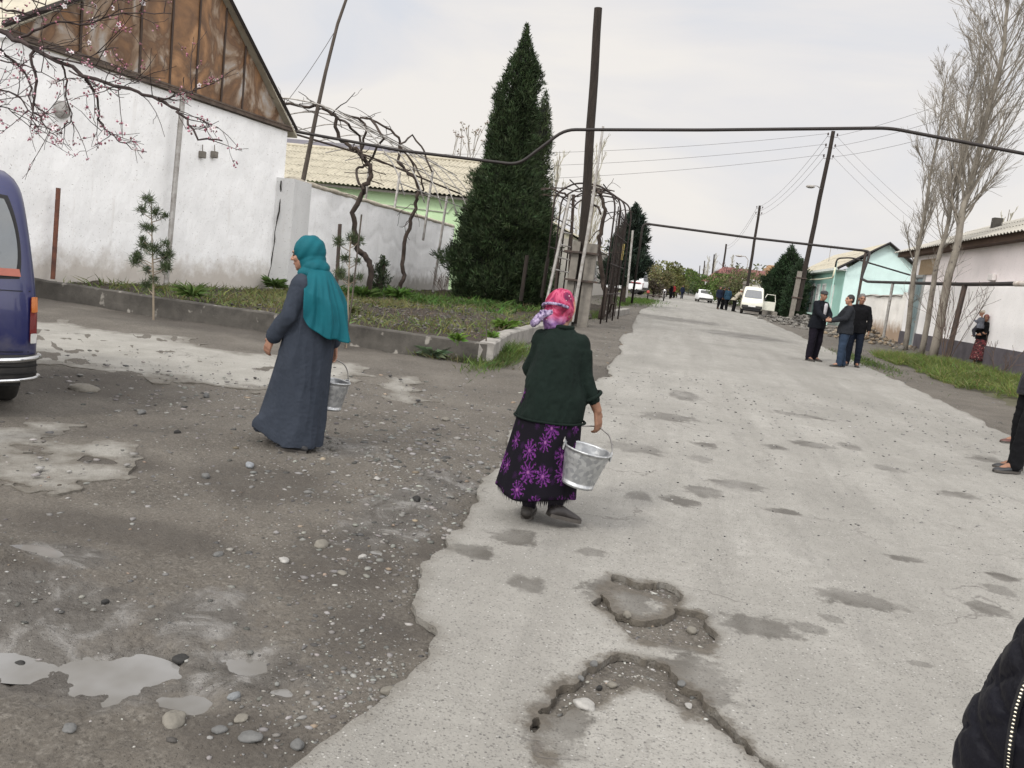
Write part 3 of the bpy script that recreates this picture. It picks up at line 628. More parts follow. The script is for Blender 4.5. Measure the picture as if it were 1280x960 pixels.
# --- kerb wall round the bed
k_pts = [(-13.5, 13.55)]+[(G(*p).x, G(*p).y) for p in [(58, 373), (130, 384), (195, 395), (330, 415), (470, 437), (606, 456)]]
t3 = thing('kerb_wall', 'low dark concrete kerb wall holding the planting bed, bent at its front corner', 'kerb', (k_pts[-1][0], k_pts[-1][1], 0))
def kerb(path, zt, wdt, name, parent, m, seed=0):
    rings = []; P_ = []
    for (a, b_) in zip(path[:-1], path[1:]):
        n = max(2, int(math.dist(a, b_)/.12)); P_ += [(a[0]+(b_[0]-a[0])*i/n, a[1]+(b_[1]-a[1])*i/n) for i in range(n)]
    P_.append(path[-1])
    for i, p in enumerate(P_):
        a = P_[max(i-1, 0)]; b_ = P_[min(i+1, len(P_)-1)]; d = Vector((b_[0]-a[0], b_[1]-a[1])).normalized(); n = Vector((-d.y, d.x))
        zz = zt(p) if callable(zt) else zt; w_ = [mnoise.noise(Vector((i*.31, k*2.3, seed)))*.025+mnoise.noise(Vector((i*1.3, k*4.3, seed)))*.012 for k in range(6)]
        prof6 = [(0+w_[0], -.3), (0+w_[1], zz*.55), (w_[2]*.6, zz-.02), (.02, zz+w_[3]*.5), (wdt-.02, zz+w_[4]*.5), (wdt, -.3)]
        rings.append([(p[0]+n.x*u, p[1]+n.y*u, z) for u, z in prof6])
    return MB().loft(rings).build(name, m, parent, True)
kerb(k_pts, BED+.01, .17, 'front_run', t3, M_CONC)
c0 = k_pts[-1]; kerb([(c0[0]+.10, c0[1]+.02), (-2.78, 14.5), (-2.72, 18), (-2.66, 22.3)], lambda p: BED+.02+(p[1]-12)*.004, .24, 'side_run', t3, mat('pale kerb concrete', (.30, .285, .26), .95, (.17, .16, .145), 4, .5, 30), 5)
t = thing('kerb_stone', 'short broken concrete kerb in grass beyond the vine cage', 'kerb', (-2, 33, .4))
kerb([(-2.2, 28.5), (-1.75, 34.5)], lambda p: float(prof(p[1]))+.22, .26, 'kerb_body', t, mat('pale kerb concrete', (.3, .28, .26)), 8)
t = thing('concrete_slab', 'dark concrete slab lying on the path past the floral scarf woman', 'slab', (-1.95, 15.6, float(prof(15.6))), .15); MB().box((0, 0, .06), (.5, .7, .16), .2, None, .02).build('slab_body', M_CONC, t)
# --- soil of the bed
def bed_mask(x, y): return sdf(np.array(k_pts+[(-2.72, 14.5), (-2.6, 22.3), (-2.3, 40), (-10, 40), (-10.0, 20.5), (-11.6, 12.6), (-13.5, 13.5)]), x, y)
bx, by = np.meshgrid(np.linspace(-12, -2.2, 240), np.linspace(12, 40, 340)); s = bed_mask(bx, by)
bz = BED-.05+(fbm(bx*1.2, by*1.2, 4, 51)-.45)*.12+(fbm(bx*6, by*6, 3, 52)-.5)*.12+np.clip(by-24, 0, 20)*.004; bz = np.where(s < .06, -.3, np.where(s < .2, BED-.09, bz))
id_ = np.arange(bx.size).reshape(bx.shape); q = np.stack([id_[:-1, :-1].ravel(), id_[:-1, 1:].ravel(), id_[1:, 1:].ravel(), id_[1:, :-1].ravel()], 1); q = q[(s.ravel()[q] > .06).all(1)]
tag(link('garden_soil', mesh_np('garden_soil', np.stack([bx.ravel(), by.ravel(), bz.ravel()], 1), q), M_SOIL, smooth=True), kind='structure')

# --- houses behind the garden wall
def corrugated(P0, P1, P2, pitch=.17, amp=.028, nrow=5, thick=.012):
    """sheet from eave edge P0-P1 up to ridge side P2 (P0->P2 direction); waves run up the slope"""
    P0, P1, P2 = Vector(P0), Vector(P1), Vector(P2); u = P1-P0; v = P2-P0; n = u.cross(v).normalized()
    if n.z < 0: n = -n
    k = int(u.length/pitch)*6; mb = MB()
    for r in range(nrow):
        a0, a1 = r/nrow, (r+1)/nrow+(.012 if r < nrow-1 else 0); b0 = len(mb.v)
        for a, lift in ((a0, .030), (a1, .006)):
            for i in range(k+1): mb.v.append(tuple(P0+u*(i/k)+v*a+n*(lift+amp*math.sin(i/6*2*math.pi))))
        mb.f += [(b0+i, b0+i+1, b0+k+1+i+1, b0+k+1+i) for i in range(k)]
    return mb
t = thing('green_house', 'pale green house under a cream corrugated roof behind the whitewashed garden wall', 'house', (-14, 37, 0))
M_GREENW = plaster('pale green plaster', (.46, .62, .38), (.36, .48, .30), .25)
Yg, Yr = 37.0, 42.0; gl, gr = atY(352, 222, Yg), atY(592, 249, Yg); rl = atY(450, 190, Yr); ze_ = (gl.z+gr.z)/2; xl, xr_ = gl.x-2.5, gr.x
MB().box(((xl+xr_)/2, Yg+5.3, ze_/2-.05), (xr_-xl, 10, ze_+.05)).build('wall', M_GREENW, t, True)
corrugated((xl-.3, Yg-.25, ze_), (xr_+.4, Yg-.25, ze_), (xl-.3, Yr, rl.z), .22, .035).build('roof', M_CREAMROOF, t, True)
corrugated((xl-.3, Yr*2-Yg+.25, ze_), (xr_+.4, Yr*2-Yg+.25, ze_), (xl-.3, Yr, rl.z), .22, .035).build('roof', M_CREAMROOF, t, True)
MB().tube([(xl-.3, Yr, rl.z+.04), (xr_+.4, Yr, rl.z+.04)], .10, 8).build('ridge_cap', M_CREAMROOF, t, True)
MB().prism([(xr_-.02, Yg+.4, ze_-.02), (xr_-.02, Yr*2-Yg-.4, ze_-.02), (xr_-.02, Yr, rl.z-.06)], (-.2, 0, 0)).build('gable', M_GREENW, t, True)
MB().box(((xl+xr_)/2, Yg-.12, ze_-.10), (xr_-xl+.4, .06, .10)).build('fascia', mat('grey fascia', (.16, .15, .13), .9), t, True)
mb = MB(); mb.tube([(xl, Yg+.25, ze_-.55), (xr_-1.2, Yg+.25, ze_-.75), (xr_-1.0, Yg+.25, ze_-.45), (xr_-.8, Yg+.25, ze_-.78)], .02, 6); mb.build('wall_pipe', M_GREYM, t, True)
t = thing('brick_chimney', 'stub of a brick chimney at the end of the cream corrugated roof', 'chimney', (gr.x+.1, Yg+1.2, ze_+.2)); mb = MB(); mb.box((0, 0, .0), (.5, .5, 1.3)); mb.build('shaft', mat('chimney brick', (.20, .135, .105), .9), t); MB().box((0, 0, .68), (.64, .62, .09)).build('cap', M_CONC, t)
t = thing('grey_roofed_house', 'house with a purplish grey metal roof seen above the cream corrugated roof', 'house', (-19, 60, 0))
q = atY(470, 182, 58); gx_ = q.x; zt_ = q.z
MB().box((gx_-5, 62, 3.0), (9.4, 8, 6.0)).build('wall', M_BRICKW, t, True)
M_MAUVE = mat('mauve grey sheet roof', (.16, .15, .175), .55, (.11, .105, .125), 2, metal=.2)
MB().prism([(gx_+.4, 57.6, zt_-.75), (gx_+.4, 62.5, zt_+.55), (gx_+.4, 67, zt_-.75), (gx_+.4, 67, zt_-.9), (gx_+.4, 62.5, zt_+.40), (gx_+.4, 57.6, zt_-.9)], (-11, 0, 0)).build('roof', M_MAUVE, t, True)
MB().prism([(gx_-.3, 58.2, 5.8), (gx_-.3, 66.2, 5.8), (gx_-.3, 62.5, zt_+.3)], (-9.4, 0, 0)).build('gable', M_BRICKW, t, True)
# grey/cream house beyond the vine cage
t = thing('grey_house', 'grey block walled house with a cream roof behind the stepladder and vine cage', 'house', (-8, 58, .5))
MB().box((-9.0, 58, 2.0), (6.4, 20, 3.6)).build('wall', plaster('grey block wall', (.36, .34, .31), (.24, .23, .21), .3), t, True)
corrugated((-5.5, 47.6, 3.75), (-5.5, 68.2, 3.75), (-9.0, 47.6, 5.3), .4, .04).build('roof', M_CREAMROOF, t, True)
mb = MB(); mb.prism([(-5.9, 48.0, 3.8), (-12.1, 48.0, 3.8), (-9.0, 48.0, 5.2)], (0, 19.8, 0)); mb.build('gable', M_CREAMROOF, t, True)
for yy in (50.5, 55, 60):
    f_ = MB().box((-5.79, yy, 2.3), (.05, 1.5, 1.4)).build('window', mat('dark glass', (.05, .055, .06), .15), t, True)

# ================================================================== RIGHT SIDE
M_PINK = plaster('pale pink plaster', (.90, .83, .82), (.76, .69, .67), .25)
M_PINKLOW = plaster('white plaster', (.90, .88, .87), (.72, .64, .57), .3)
M_PLINTH = mat('mauve grey plinth', (.135, .12, .135), .9, (.09, .08, .09), 3, .4, 30)
XP = 9.7
t = thing('pink_house', 'long pale pink house with white lower wall, dark plinth and grey sheet roof', 'house', (XP, 30, .2))
yA, yB = 12.0, 38.2; dr0, dr1 = 36.0, 37.1
def wallgrid(x, ya, yb, za, zb, m, name, t, sd=0, amp=.015):
    mb = MB(); n1, n2 = max(2, int((yb-ya)/.25)), max(2, int((zb-za)/.2))
    mb.v = [(x+amp*mnoise.noise(Vector((y*.9, z*.9, sd))), y, z) for z in np.linspace(za, zb, n2+1) for y in np.linspace(ya, yb, n1+1)]
    mb.f = [(j*(n1+1)+i, j*(n1+1)+i+1, (j+1)*(n1+1)+i+1, (j+1)*(n1+1)+i) for j in range(n2) for i in range(n1)]; return mb.build(name, m, t, True, True)
wallgrid(XP, yA, dr0, .9, 2.95, M_PINKLOW, 'lower_wall', t, 1); wallgrid(XP, yA, dr0, 2.95, 4.25, M_PINK, 'upper_wall', t, 2); wallgrid(XP, dr1, yB, .9, 4.25, M_PINKLOW, 'lower_wall', t, 3)
mb = MB(); mb.box((XP+3.3, (yA+yB)/2, 2.1), (6.4, yB-yA-.1, 4.4)); mb.build('core_wall', M_PINK, t, True)
mb = MB(); mb.box((XP+.0, (yA+dr0)/2, .42), (.10, dr0-yA, 1.05)); mb.box((XP+.0, (dr1+yB)/2, .42), (.10, yB-dr1, 1.05)); mb.build('plinth', M_PLINTH, t, True)
mb = MB(); mb.box((XP-.01, (dr0+dr1)/2, 3.72), (.05, dr1-dr0, 1.06)); mb.build('upper_wall', M_PINK, t, True)
dm_ = plain('teal grey door paint', (.20, .27, .28), .5)
d_ = MB().box((XP+.02, (dr0+dr1)/2, 1.72), (.06, dr1-dr0-.12, 2.9)).build('door', dm_, t, True)
mb = MB()
for k in (-.25, .25):
    for z in (.9, 1.75, 2.6): mb.box((XP-.015, (dr0+dr1)/2+k, z), (.03, .36, .62))
mb.build('panel', plain('teal grey panel', (.17, .235, .245), .5), d_, False)
MB().ball((XP-.05, dr0+.2, 1.4), .04).build('handle', M_GREYM, d_)
mb = MB(); mb.box((XP-.02, dr0-.04, 1.75), (.12, .09, 3.1)); mb.box((XP-.02, dr1+.04, 1.75), (.12, .09, 3.1)); mb.box((XP-.02, (dr0+dr1)/2, 3.26), (.12, dr1-dr0+.18, .10)); mb.build('door_frame', plain('door frame grey', (.3, .31, .3), .7), t, True)
# timber-boarded patch over the door, eaves board, roof
mb = MB(); mb.box((XP-.03, 35.9, 3.62), (.06, 1.9, .62)); mb.build('board_panel', mat('raw boards', (.36, .27, .17), .9, (.22, .16, .10), 8, stretch=(1, 6, 1)), t, True)
mb = MB(); mb.box((XP-.40, (yA+yB)/2+.3, 4.20), (.05, yB-yA+1.3, .22)); mb.box((XP-.2, (yA+yB)/2+.3, 4.13), (.44, yB-yA+1.2, .06)); mb.build('fascia', mat('brown eaves board', (.14, .085, .055), .85, (.09, .055, .04), 4), t, True)
corrugated((XP-.62, yA-.5, 4.24), (XP-.62, yB+.9, 4.24), (XP+3.4, yA-.5, 5.95), .25, .03, 3).build('roof', M_GREYROOF, t, True)
corrugated((XP+7.4, yA-.5, 4.24), (XP+7.4, yB+.9, 4.24), (XP+3.4, yA-.5, 5.95), .25, .03, 3).build('roof', M_GREYROOF, t, True)
mb = MB(); mb.prism([(XP+.1, yB-.06, 4.2), (XP+6.5, yB-.06, 4.2), (XP+3.4, yB-.06, 5.8)], (0, -1, 0)); mb.build('gable', M_PINK, t, True)
q = atX(1208, 291, XP+1.6); MB().box((XP+1.7, 34.4, 5.25), (.3, .3, .7)).build('chimney', M_CONC, t, True)
q = atX(1243, 347, XP); MB().box((XP-.07, q.y, q.z), (.12, .42, .2), 0, None, .02).build('meter_box', plain('white enamel', (.7, .66, .64), .5), t, True)
mb = MB(); q = atX(1147, 360, XP); mb.box((XP-.06, 37.6, 2.7), (.1, .3, .42), 0, None, .02); mb.build('meter_box', plain('grey enamel', (.4, .42, .44), .5), t, True)

# --- mint house
t = thing('mint_house', 'mint green house with a dark edged gable and white framed windows beyond the three men', 'house', (9.7, 57, .5))
M_MINTG = plaster('pale mint plaster', (.55, .70, .67), (.42, .55, .52), .3); M_MINTF = plaster('mint facade', (.34, .57, .50), (.24, .46, .40), .2)
XM, yM, yM2, hM = 10.35, 56.0, 74.0, 4.15; xr = 14.7; xa, zapex = 12.6, 5.95
mb = MB(); mb.add([(XM, yM, 0), (xr, yM, 0), (xr, yM, hM+.3), (xa, yM, zapex), (XM, yM, hM)], [(0, 1, 2, 3, 4)]); mb.add([(xr, yM, 0), (xr, yM2, 0), (xr, yM2, hM+.3), (xr, yM, hM+.3)], [(0, 1, 2, 3)]); mb.build('gable_wall', M_MINTG, t, True)
MB().box(((XM+xr)/2-.02, (yM+yM2)/2+.05, hM/2), (xr-XM-.02, yM2-yM-.12, hM)).build('facade_wall', M_MINTF, t, True)
mb = MB(); mb.box((XM-.02, (yM+yM2)/2, .62), (.12, yM2-yM, .75)); mb.box(((XM+xr)/2, yM-.02, .62), (xr-XM, .12, .75)); mb.build('plinth', mat('grey green plinth', (.20, .24, .22), .9), t, True)
for (P0, P1, P2) in (((XM-.55, yM-.35, hM-.02), (XM-.55, yM2+.4, hM-.02), (xa, yM-.35, zapex+.06)), ((xr+.5, yM-.35, hM+.05), (xr+.5, yM2+.4, hM+.05), (xa, yM-.35, zapex+.06))):
    corrugated(P0, P1, P2, .4, .03, 3).build('roof', M_CREAMROOF, t, True)
mb = MB(); mb.tube([(XM-.58, yM-.38, hM-.03), (xa, yM-.38, zapex+.05), (xr+.55, yM-.38, hM+.03)], .085, 4); mb.build('barge_board', mat('dark board', (.035, .03, .03), .8), t, True)
mb = MB(); mb.box((XM-.3, (yM+yM2)/2, hM-.10), (.6, yM2-yM+.6, .05)); mb.box((XM-.58, (yM+yM2)/2, hM-.04), (.05, yM2-yM+.7, .16)); mb.build('eaves', plain('white eaves', (.62, .66, .62), .7), t, True)
M_WFRAME = plain('white window frame', (.72, .73, .71), .6); M_GLASS = plain('window glass', (.045, .05, .055), .08, spec=.8)
for yy, w_, h_, z_ in ((59.2, .55, 1.7, 2.2), (62.6, 1.0, 1.9, 2.2), (65.0, 1.0, 1.9, 2.2), (67.2, .9, 2.6, 1.9), (70.2, 1.1, 1.9, 2.2)):
    f_ = MB(); x_ = XM-.03
    for dy in (-w_/2-.06, w_/2+.06): f_.box((x_, yy+dy, z_), (.12, .12, h_+.24))
    for dz in (-h_/2-.06, h_/2+.06): f_.box((x_, yy, z_+dz), (.12, w_, .12))
    f_.box((x_, yy, z_+h_*.18), (.08, w_, .06)); f_.box((x_, yy, z_), (.08, .06, h_)); wf = f_.build('window', M_WFRAME, t, True)
    MB().box((x_+.02, yy, z_), (.03, w_, h_)).build('pane', M_GLASS, wf)
mb = MB(); mb.box((XM-.35, 67.3, 3.05), (.7, 1.8, .10)); mb.build('porch_slab', M_CONC, t, True)
mb = MB(); mb.box((XM-.5, 63, 1.05), (.3, 6.5, .12)); mb.build('ledge', plain('mint ledge', (.45, .62, .56), .8), t, True)
# antenna on the roof
t = thing('tv_antenna', 'thin tv antenna standing on the mint house roof', 'antenna', (11.2, 68, 5.0)); mb = MB(); mb.tube([(0, 0, -.3), (0, 0, 1.3)], .025, 6); mb.build('mast', M_GREYM, t)
mb = MB(); mb.tube([(-.5, 0, 1.2), (.5, 0, 1.2)], .015, 5); [mb.tube([(a, 0, 1.05), (a, 0, 1.4)], .012, 5) for a in (-.5, -.25, 0, .25, .5)]; mb.build('aerial', M_GREYM, t)
# --- cracked white compound wall and rubble
t = thing('compound_wall', 'cracked white plastered compound wall in front of the mint house', 'wall', (10.9, 46, .4))
M_CRACKW = plaster('crumbling white plaster', (.86, .835, .79), (.62, .52, .40), .4, (.34, .22, .13), .75)
P0, P1 = Vector((10.2, 49.5)), Vector((9.95, 38.5)); mb = MB(); n1, n2 = 60, 14
for s_ in (0, .28):
    for j in range(n2+1):
        for i in range(n1+1):
            u = i/n1; p = P0.lerp(P1, u); top = 2.42+.12*mnoise.noise(Vector((u*6, 2, 0)))+(.25 if u > .86 else 0); z = .1+(top-.1)*j/n2; mb.v.append((p.x+s_+.04*mnoise.noise(Vector((u*14, z*1.5, s_))), p.y, z))
k = (n1+1)*(n2+1)
for o in (0, k): mb.f += [(o+j*(n1+1)+i, o+j*(n1+1)+i+1, o+(j+1)*(n1+1)+i+1, o+(j+1)*(n1+1)+i) for j in range(n2) for i in range(n1)]
mb.f += [(n2*(n1+1)+i, n2*(n1+1)+i+1, k+n2*(n1+1)+i+1, k+n2*(n1+1)+i) for i in range(n1)]; mb.f += [(j*(n1+1), (j+1)*(n1+1), k+(j+1)*(n1+1), k+j*(n1+1)) for j in range(n2)]
mb.build('wall', M_CRACKW, t, True)
rings = [[(P0.lerp(P1, u).x+.14+.22*math.cos(a), P0.lerp(P1, u).y, 2.47+.06*math.sin(a)+.08*mnoise.noise(Vector((u*6, 2, 0)))) for a in np.linspace(0, 6.283, 9)[:-1]] for u in np.linspace(0, .85, 30)]
MB().loft(rings).build('coping', mat('grey mud coping', (.33, .31, .28), 1.), t, True)
def rubble(name, label, c, sx, sy, h, n, cols, group=None):
    P_ = rng.normal(0, 1, (n, 2))*np.array([[sx, sy]])*.5; z = h*np.exp(-((P_[:, 0]/sx)**2+(P_[:, 1]/sy)**2)*2.2)*rng.uniform(.2, 1, n); gz_ = prof(c[1]+P_[:, 1])
    v, f, cc = scatter(np.column_stack([P_+np.array([[c[0], c[1]]]), z+gz_]), rng.uniform(.03, .13, n)*rng.uniform(.5, 1.4, n), np.array(cols)[rng.integers(0, len(cols), n)], .6)
    o = link(name, mesh_np(name, v, f, ('tint', cc)), M_STONE); tag(o, kind='stuff'); return o
gcol = [(.13, .122, .11), (.17, .16, .143), (.08, .075, .068), (.21, .20, .178)]; ocol = [(.22, .17, .115), (.18, .135, .09), (.13, .12, .105), (.25, .215, .17), (.10, .085, .07)]
a = G(1003, 408); rubble('concrete_rubble', '', (a.x+.3, a.y+2), 1.5, 4.5, .6, 300, gcol)
a = G(985, 404); rubble('concrete_rubble', '', (6.2, 50), 1.0, 9, .28, 200, gcol)
rubble('brick_rubble', '', (9.3, 44.5), .8, 5, .8, 380, ocol); rubble('brick_rubble', '', (7.9, 36), 1.5, 5, .35, 160, ocol)

# ================================================================== GAS PIPES
def pipe(t, P_, r, name='pipe_run', m=None, fil=.28):
    P_ = [Vector(p) for p in P_]; out = [P_[0]]
    for a, b_, c_ in zip(P_[:-2], P_[1:-1], P_[2:]):
        d0 = (a-b_).normalized(); d1 = (c_-b_).normalized(); f_ = min(fil, (a-b_).length*.45, (c_-b_).length*.45); p0, p1 = b_+d0*f_, b_+d1*f_
        for k in range(6): u = k/5; out.append((p0*(1-u)**2+b_*2*u*(1-u)+p1*u*u))
    out.append(P_[-1]); return MB().tube(out, r, 10).build(name, m or M_PIPE, t, True, True)
t = thing('gas_pipe', 'high gas pipe arching over the street from the rusty gabled building', 'pipe', (-10.5, 20.6, 4.5))
yq = 21.0; A_ = [atY(362, 163, yq), atY(500, 188, yq), atY(648, 206, yq), atY(706, 162, yq), atY(880, 162.5, yq), atY(1112, 160, yq), atY(1290, 194, yq)]; e_ = A_[-1]
pipe(t, [(-10.62, 20.2, 4.6)]+A_+[(e_.x+2.2, yq, e_.z-.15), (9.65, yq, e_.z-.3)], .039)
t = thing('gas_pipe', 'thinner gas pipe crossing the street lower down in front of the utility poles', 'pipe', (8.9, 44.5, .4))
q0, q1, q2 = atY(806, 279, 45), atY(940, 297.5, 45), atY(1086, 314, 45); lowz = atX(1083, 346, 8.9).z
pipe(t, [(q0.x-.15, 45.5, .6), (q0.x-.1, 45.2, q0.z), q1, q2, (9.2, 44.4, q2.z-.2), (8.95, 44.2, 3.2), (8.9, 42.5, 3.02), (8.9, 37, 2.92), (8.9, 28.8, 2.78), (8.9, 21, 2.74), (8.9, 12, 2.72)], .062)
def post(t, x, y, ztop, r, m, name='post', lean=(0, 0)):
    z0 = float(prof(y))-.1; return MB().tube([(x-lean[0], y-lean[1], z0), (x, y, ztop)], r, 8).build(name, m, t, True)
q = G(1190, 455); post(t, 8.9, 28.6, 2.76, .085, M_DARKM, 'post', (.12, 0))
post(t, 8.9, 37.6, 2.9, .06, M_GREYM); post(t, 9.12, 45, q2.z, .07, M_DARKM); post(t, 8.9, 19, 2.7, .08, M_DARKM)
mb = MB(); mb.tube([(8.9, 24.6, 2.76), (8.9, 18, 2.73)], .075, 10); mb.build('pale_sleeve', mat('pale pipe lagging', (.60, .58, .54), .8, (.40, .33, .28), 6), t, True)
t = thing('house_gas_pipe', 'small gas pipe looping along the front of the mint house', 'pipe', (10, 57, 3))
pipe(t, [(10.3, 55.0, 3.05), (12.6, 55.0, 3.75), (9.95, 55.0, 4.35)][::-1]+[(13.6, 55.0, 3.45)], .05) if False else None
a, b_, c_ = atY(1145, 346, 55), atY(1064, 322, 55), atY(1046, 323, 55); d_ = atY(1041, 347, 55); e_ = (9.6, 66, 2.95)
pipe(t, [a, b_, c_, (c_.x, 55, c_.z-.55)], .05); pipe(t, [(c_.x, 55, c_.z-.55), (d_.x, 55, d_.z), (9.9, 62, d_.z+.05), (9.9, 72, d_.z+.1)], .05, 'pale_pipe', plain('cream pipe paint', (.62, .62, .46), .6))
MB().tube([(c_.x+.05, 55.1, .4), (c_.x+.05, 55.1, c_.z-.1)], .04, 8).build('post', plain('mint post paint', (.4, .62, .55), .7), t, True)

# ================================================================== POLES AND WIRES
def utility_pole(px, pyb, pxt, pyt, Y, r, label, stub=True, ins=3, z0=None, lamp=False, group='wooden utility poles on the right side'):
    b_ = atY(px, pyb, Y); tp = atY(pxt, pyt, Y); z0 = float(prof(Y)) if z0 is None else z0
    dz = (b_-tp); base = tp+dz*((tp.z-z0)/max(tp.z-b_.z, .1)); t = thing('utility_pole', label, 'pole', (base.x, base.y, z0), 0, group)
    lo = base.lerp(tp, .06) if stub else base
    MB().tube([lo.lerp(tp, k/8)+Vector((.015*math.sin(k*2.1), 0, 0)) for k in range(9)], [r*(1-.035*k) for k in range(9)], 10).build('pole_shaft', M_POLE, t, True)
    if stub:
        s0 = base+Vector((-.26, -.03, -.2)); s1 = base.lerp(tp, .27)+Vector((-.27, -.03, 0)); mb = MB()
        d = (s1-s0).normalized(); mb.prism([s0+Vector((-.13, -.12, 0)), s0+Vector((.13, -.12, 0)), s0+Vector((.13, .12, 0)), s0+Vector((-.13, .12, 0))], s1-s0); mb.build('concrete_stub', M_CONCP, t, True)
        for k in (.13, .235): q = base.lerp(tp, k); MB().box((q.x-.13, q.y-.02, q.z), (.62, .36, .07)).build('wire_band', M_DARKM, t, True)
    for k in range(ins):
        q = tp.lerp(base, .012+.055*(k+.3))
        for s_ in (-1, 1):
            mb = MB(); mb.tube([q, q+Vector((s_*.26, 0, -.02)), q+Vector((s_*.26, 0, .1))], .014, 5); hk = mb.build('hook', M_DARKM, t, True)
            i_ = MB().lathe([(.0, 0), (.045, 0), (.055, .05), (.04, .08), (.05, .11), (.0, .15)], q+Vector((s_*.26, 0, .08)), 8).build('insulator', plain('brown porcelain', (.06, .04, .035), .3), t, True)
    if lamp:
        q = base.lerp(tp, .40); MB().tube([q, q+Vector((-.5, -.5, .25)), q+Vector((-.9, -.9, .25))], .03, 6).build('lamp_arm', M_GREYM, t, True); MB().ball(q+Vector((-1.05, -1.05, .2)), (.28, .18, .09)).build('lamp_head', M_GREYM, t, True)
    return t, base, tp
P_far = []
_, pb, ptop = utility_pole(993, 402, 1042, 164, 52.3, .155, 'tall dark utility pole strapped to a concrete stub beside the mint house', True, 3)
q = ptop.lerp(pb, .30); MB().tube([q, q+Vector((-.3, -.3, .15)), q+Vector((-.75, -.75, .1))], .025, 6).build('lamp_arm', M_GREYM, _, True); MB().ball(q+Vector((-.75, -.75, .02)), (.26, .2, .1)).build('lamp_head', M_GREYM, _, True)
_, pb3, pt3 = utility_pole(932, 372, 950, 257, 80, .15, 'utility pole rising behind the cream minivan', True, 2)
far_tops = []
for (x0, y0_, x1, y1_, Y, lb) in [(900, 362, 908, 305, 118, 'second bare pole beyond the cream minivan'), (888, 362, 893, 318, 150, 'third bare pole beyond the cream minivan'), (877, 362, 881, 326, 190, 'slim pole far down the street in front of pale poplars'), (872, 362, 875, 332, 225, 'most distant slim pole down the street')]:
    _, a, b_ = utility_pole(x0, y0_, x1, y1_, Y, .16, lb, False, 0); far_tops.append(b_)
t = thing('street_lamp', 'curved street lamp head showing beside the second far pole', 'lamp', (6.1, 112, .66)); q = atY(927, 320, 112); mb = MB(); mb.tube([(q.x+.9, 112, .6), (q.x+.9, 112, q.z-.4), (q.x+.5, 112, q.z), (q.x, 112, q.z)], .06, 7); mb.build('post', M_GREYM, t, True); MB().ball((q.x-.3, 112, q.z-.02), (.5, .25, .14)).build('lamp_head', M_GREYM, t, True)
def wire(a, b_, sag, label, r=.009, grp=None):
    a, b_ = Vector(a), Vector(b_); P_ = [a.lerp(b_, k/16)-Vector((0, 0, sag*4*(k/16)*(1-k/16))) for k in range(17)]
    t = MB().tube(P_, r, 4).build('power_wire', mat('wire grey', (.16, .15, .15), .7)); return tag(t, label, 'wire', grp)
for k in range(3):
    q = ptop-Vector((0, 0, .25+.6*k)); s_ = -.26
    wire(q+Vector((s_, 0, 0)), pt3+Vector((s_, 0, -.25-.4*k)), .7, 'thin power wire from the tall stubbed pole to the pole behind the cream minivan', .011, 'wires between the two nearest right poles')
    wire(q+Vector((.26, 0, 0)), Vector((12.5, 22, 10.6-.7*k)), .5, 'thin power wire slanting up from the tall stubbed pole into the bare poplars', .009, 'wires toward the poplars')
    e = atY(700, 184+16*k, 44); wire(q+Vector((s_, 0, .1)), e.lerp(Vector(q), -.5), .35, 'thin power wire crossing the sky from the tall stubbed pole to the left', .009, 'wires crossing the sky to the left')
    wire(q+Vector((.2, 0, 0)), Vector((15.2, 50, 5.6-.5*k)), .3, 'thin power wire dropping from the tall stubbed pole behind the poplars', .007, 'wires dropping right')
    if k < 2: wire(pt3+Vector((-.26, 0, -.25-.4*k)), far_tops[0]+Vector((0, 0, -.3-.4*k)), .8, 'distant power wire between the pole behind the minivan and the next', .012, 'distant wires')
# --- main foreground pole with two concrete stubs and a pale brace
b_ = atY(722, 412, 23.0); tp = atY(748, 10, 22.6)
t = thing('utility_pole', 'thick dark wooden pole standing between two concrete stubs near the centre', 'pole', (b_.x, b_.y, .3))
lo = b_.lerp(tp, .02); P_ = [lo.lerp(tp, k/14)+Vector((.008*math.sin(k*1.3), .008*math.cos(k), 0)) for k in range(15)]
MB().tube(P_, [.142-.0026*k for k in range(15)], 12).build('pole_shaft', M_POLE, t, True)
for (x0, y0_, x1, y1_, wd) in [(707, 400, 722, 302, .20), (727, 414, 741, 305, .28)]:
    a, c_ = atY(x0, y0_, 22.75), atY(x1, y1_, 22.75); a.z = .1; mb = MB(); h_ = wd/2
    mb.prism([a+Vector((-h_, -.13, 0)), a+Vector((h_, -.13, 0)), a+Vector((h_, .13, 0)), a+Vector((-h_, .13, 0))], c_-a); o = mb.build('concrete_stub', M_CONCP, t, True)
for py in (316, 351): q = atY(727, py, 22.7); MB().box((q.x, q.y-.02, q.z), (.92, .36, .05)).build('wire_band', M_DARKM, t, True)
t = thing('leaning_rod', 'slim pale metal rod leaning up beside the thick wooden pole', 'rod', atY(718, 396, 22.3)); MB().tube([atY(715, 402, 22.35), atY(735, 290, 22.35), atY(754, 158, 22.35)], [.05, .045, .03], 8).build('rod_shaft', M_GREYM, t, True)
# slim crooked rod rising from behind the garden wall
t = thing('thin_mast', 'tall thin crooked wooden mast rising behind the whitewashed garden wall', 'mast', (XW-.5, 22.5, 0))
Ym = 22.3; MB().tube([atY(366, 290, Ym), atY(379, 225, Ym), atY(395, 145, Ym), atY(407, 90, Ym), atY(422, 30, Ym), atY(436, -10, Ym), atY(446, -40, Ym)], [.075, .07, .06, .05, .045, .04, .035], 8).build('mast_shaft', M_TIMBER, t, True)
wire(atY(421, 35, Ym), atY(352, 135, Ym), .1, 'stay wire from the thin crooked mast down to the rusty gable', .009)
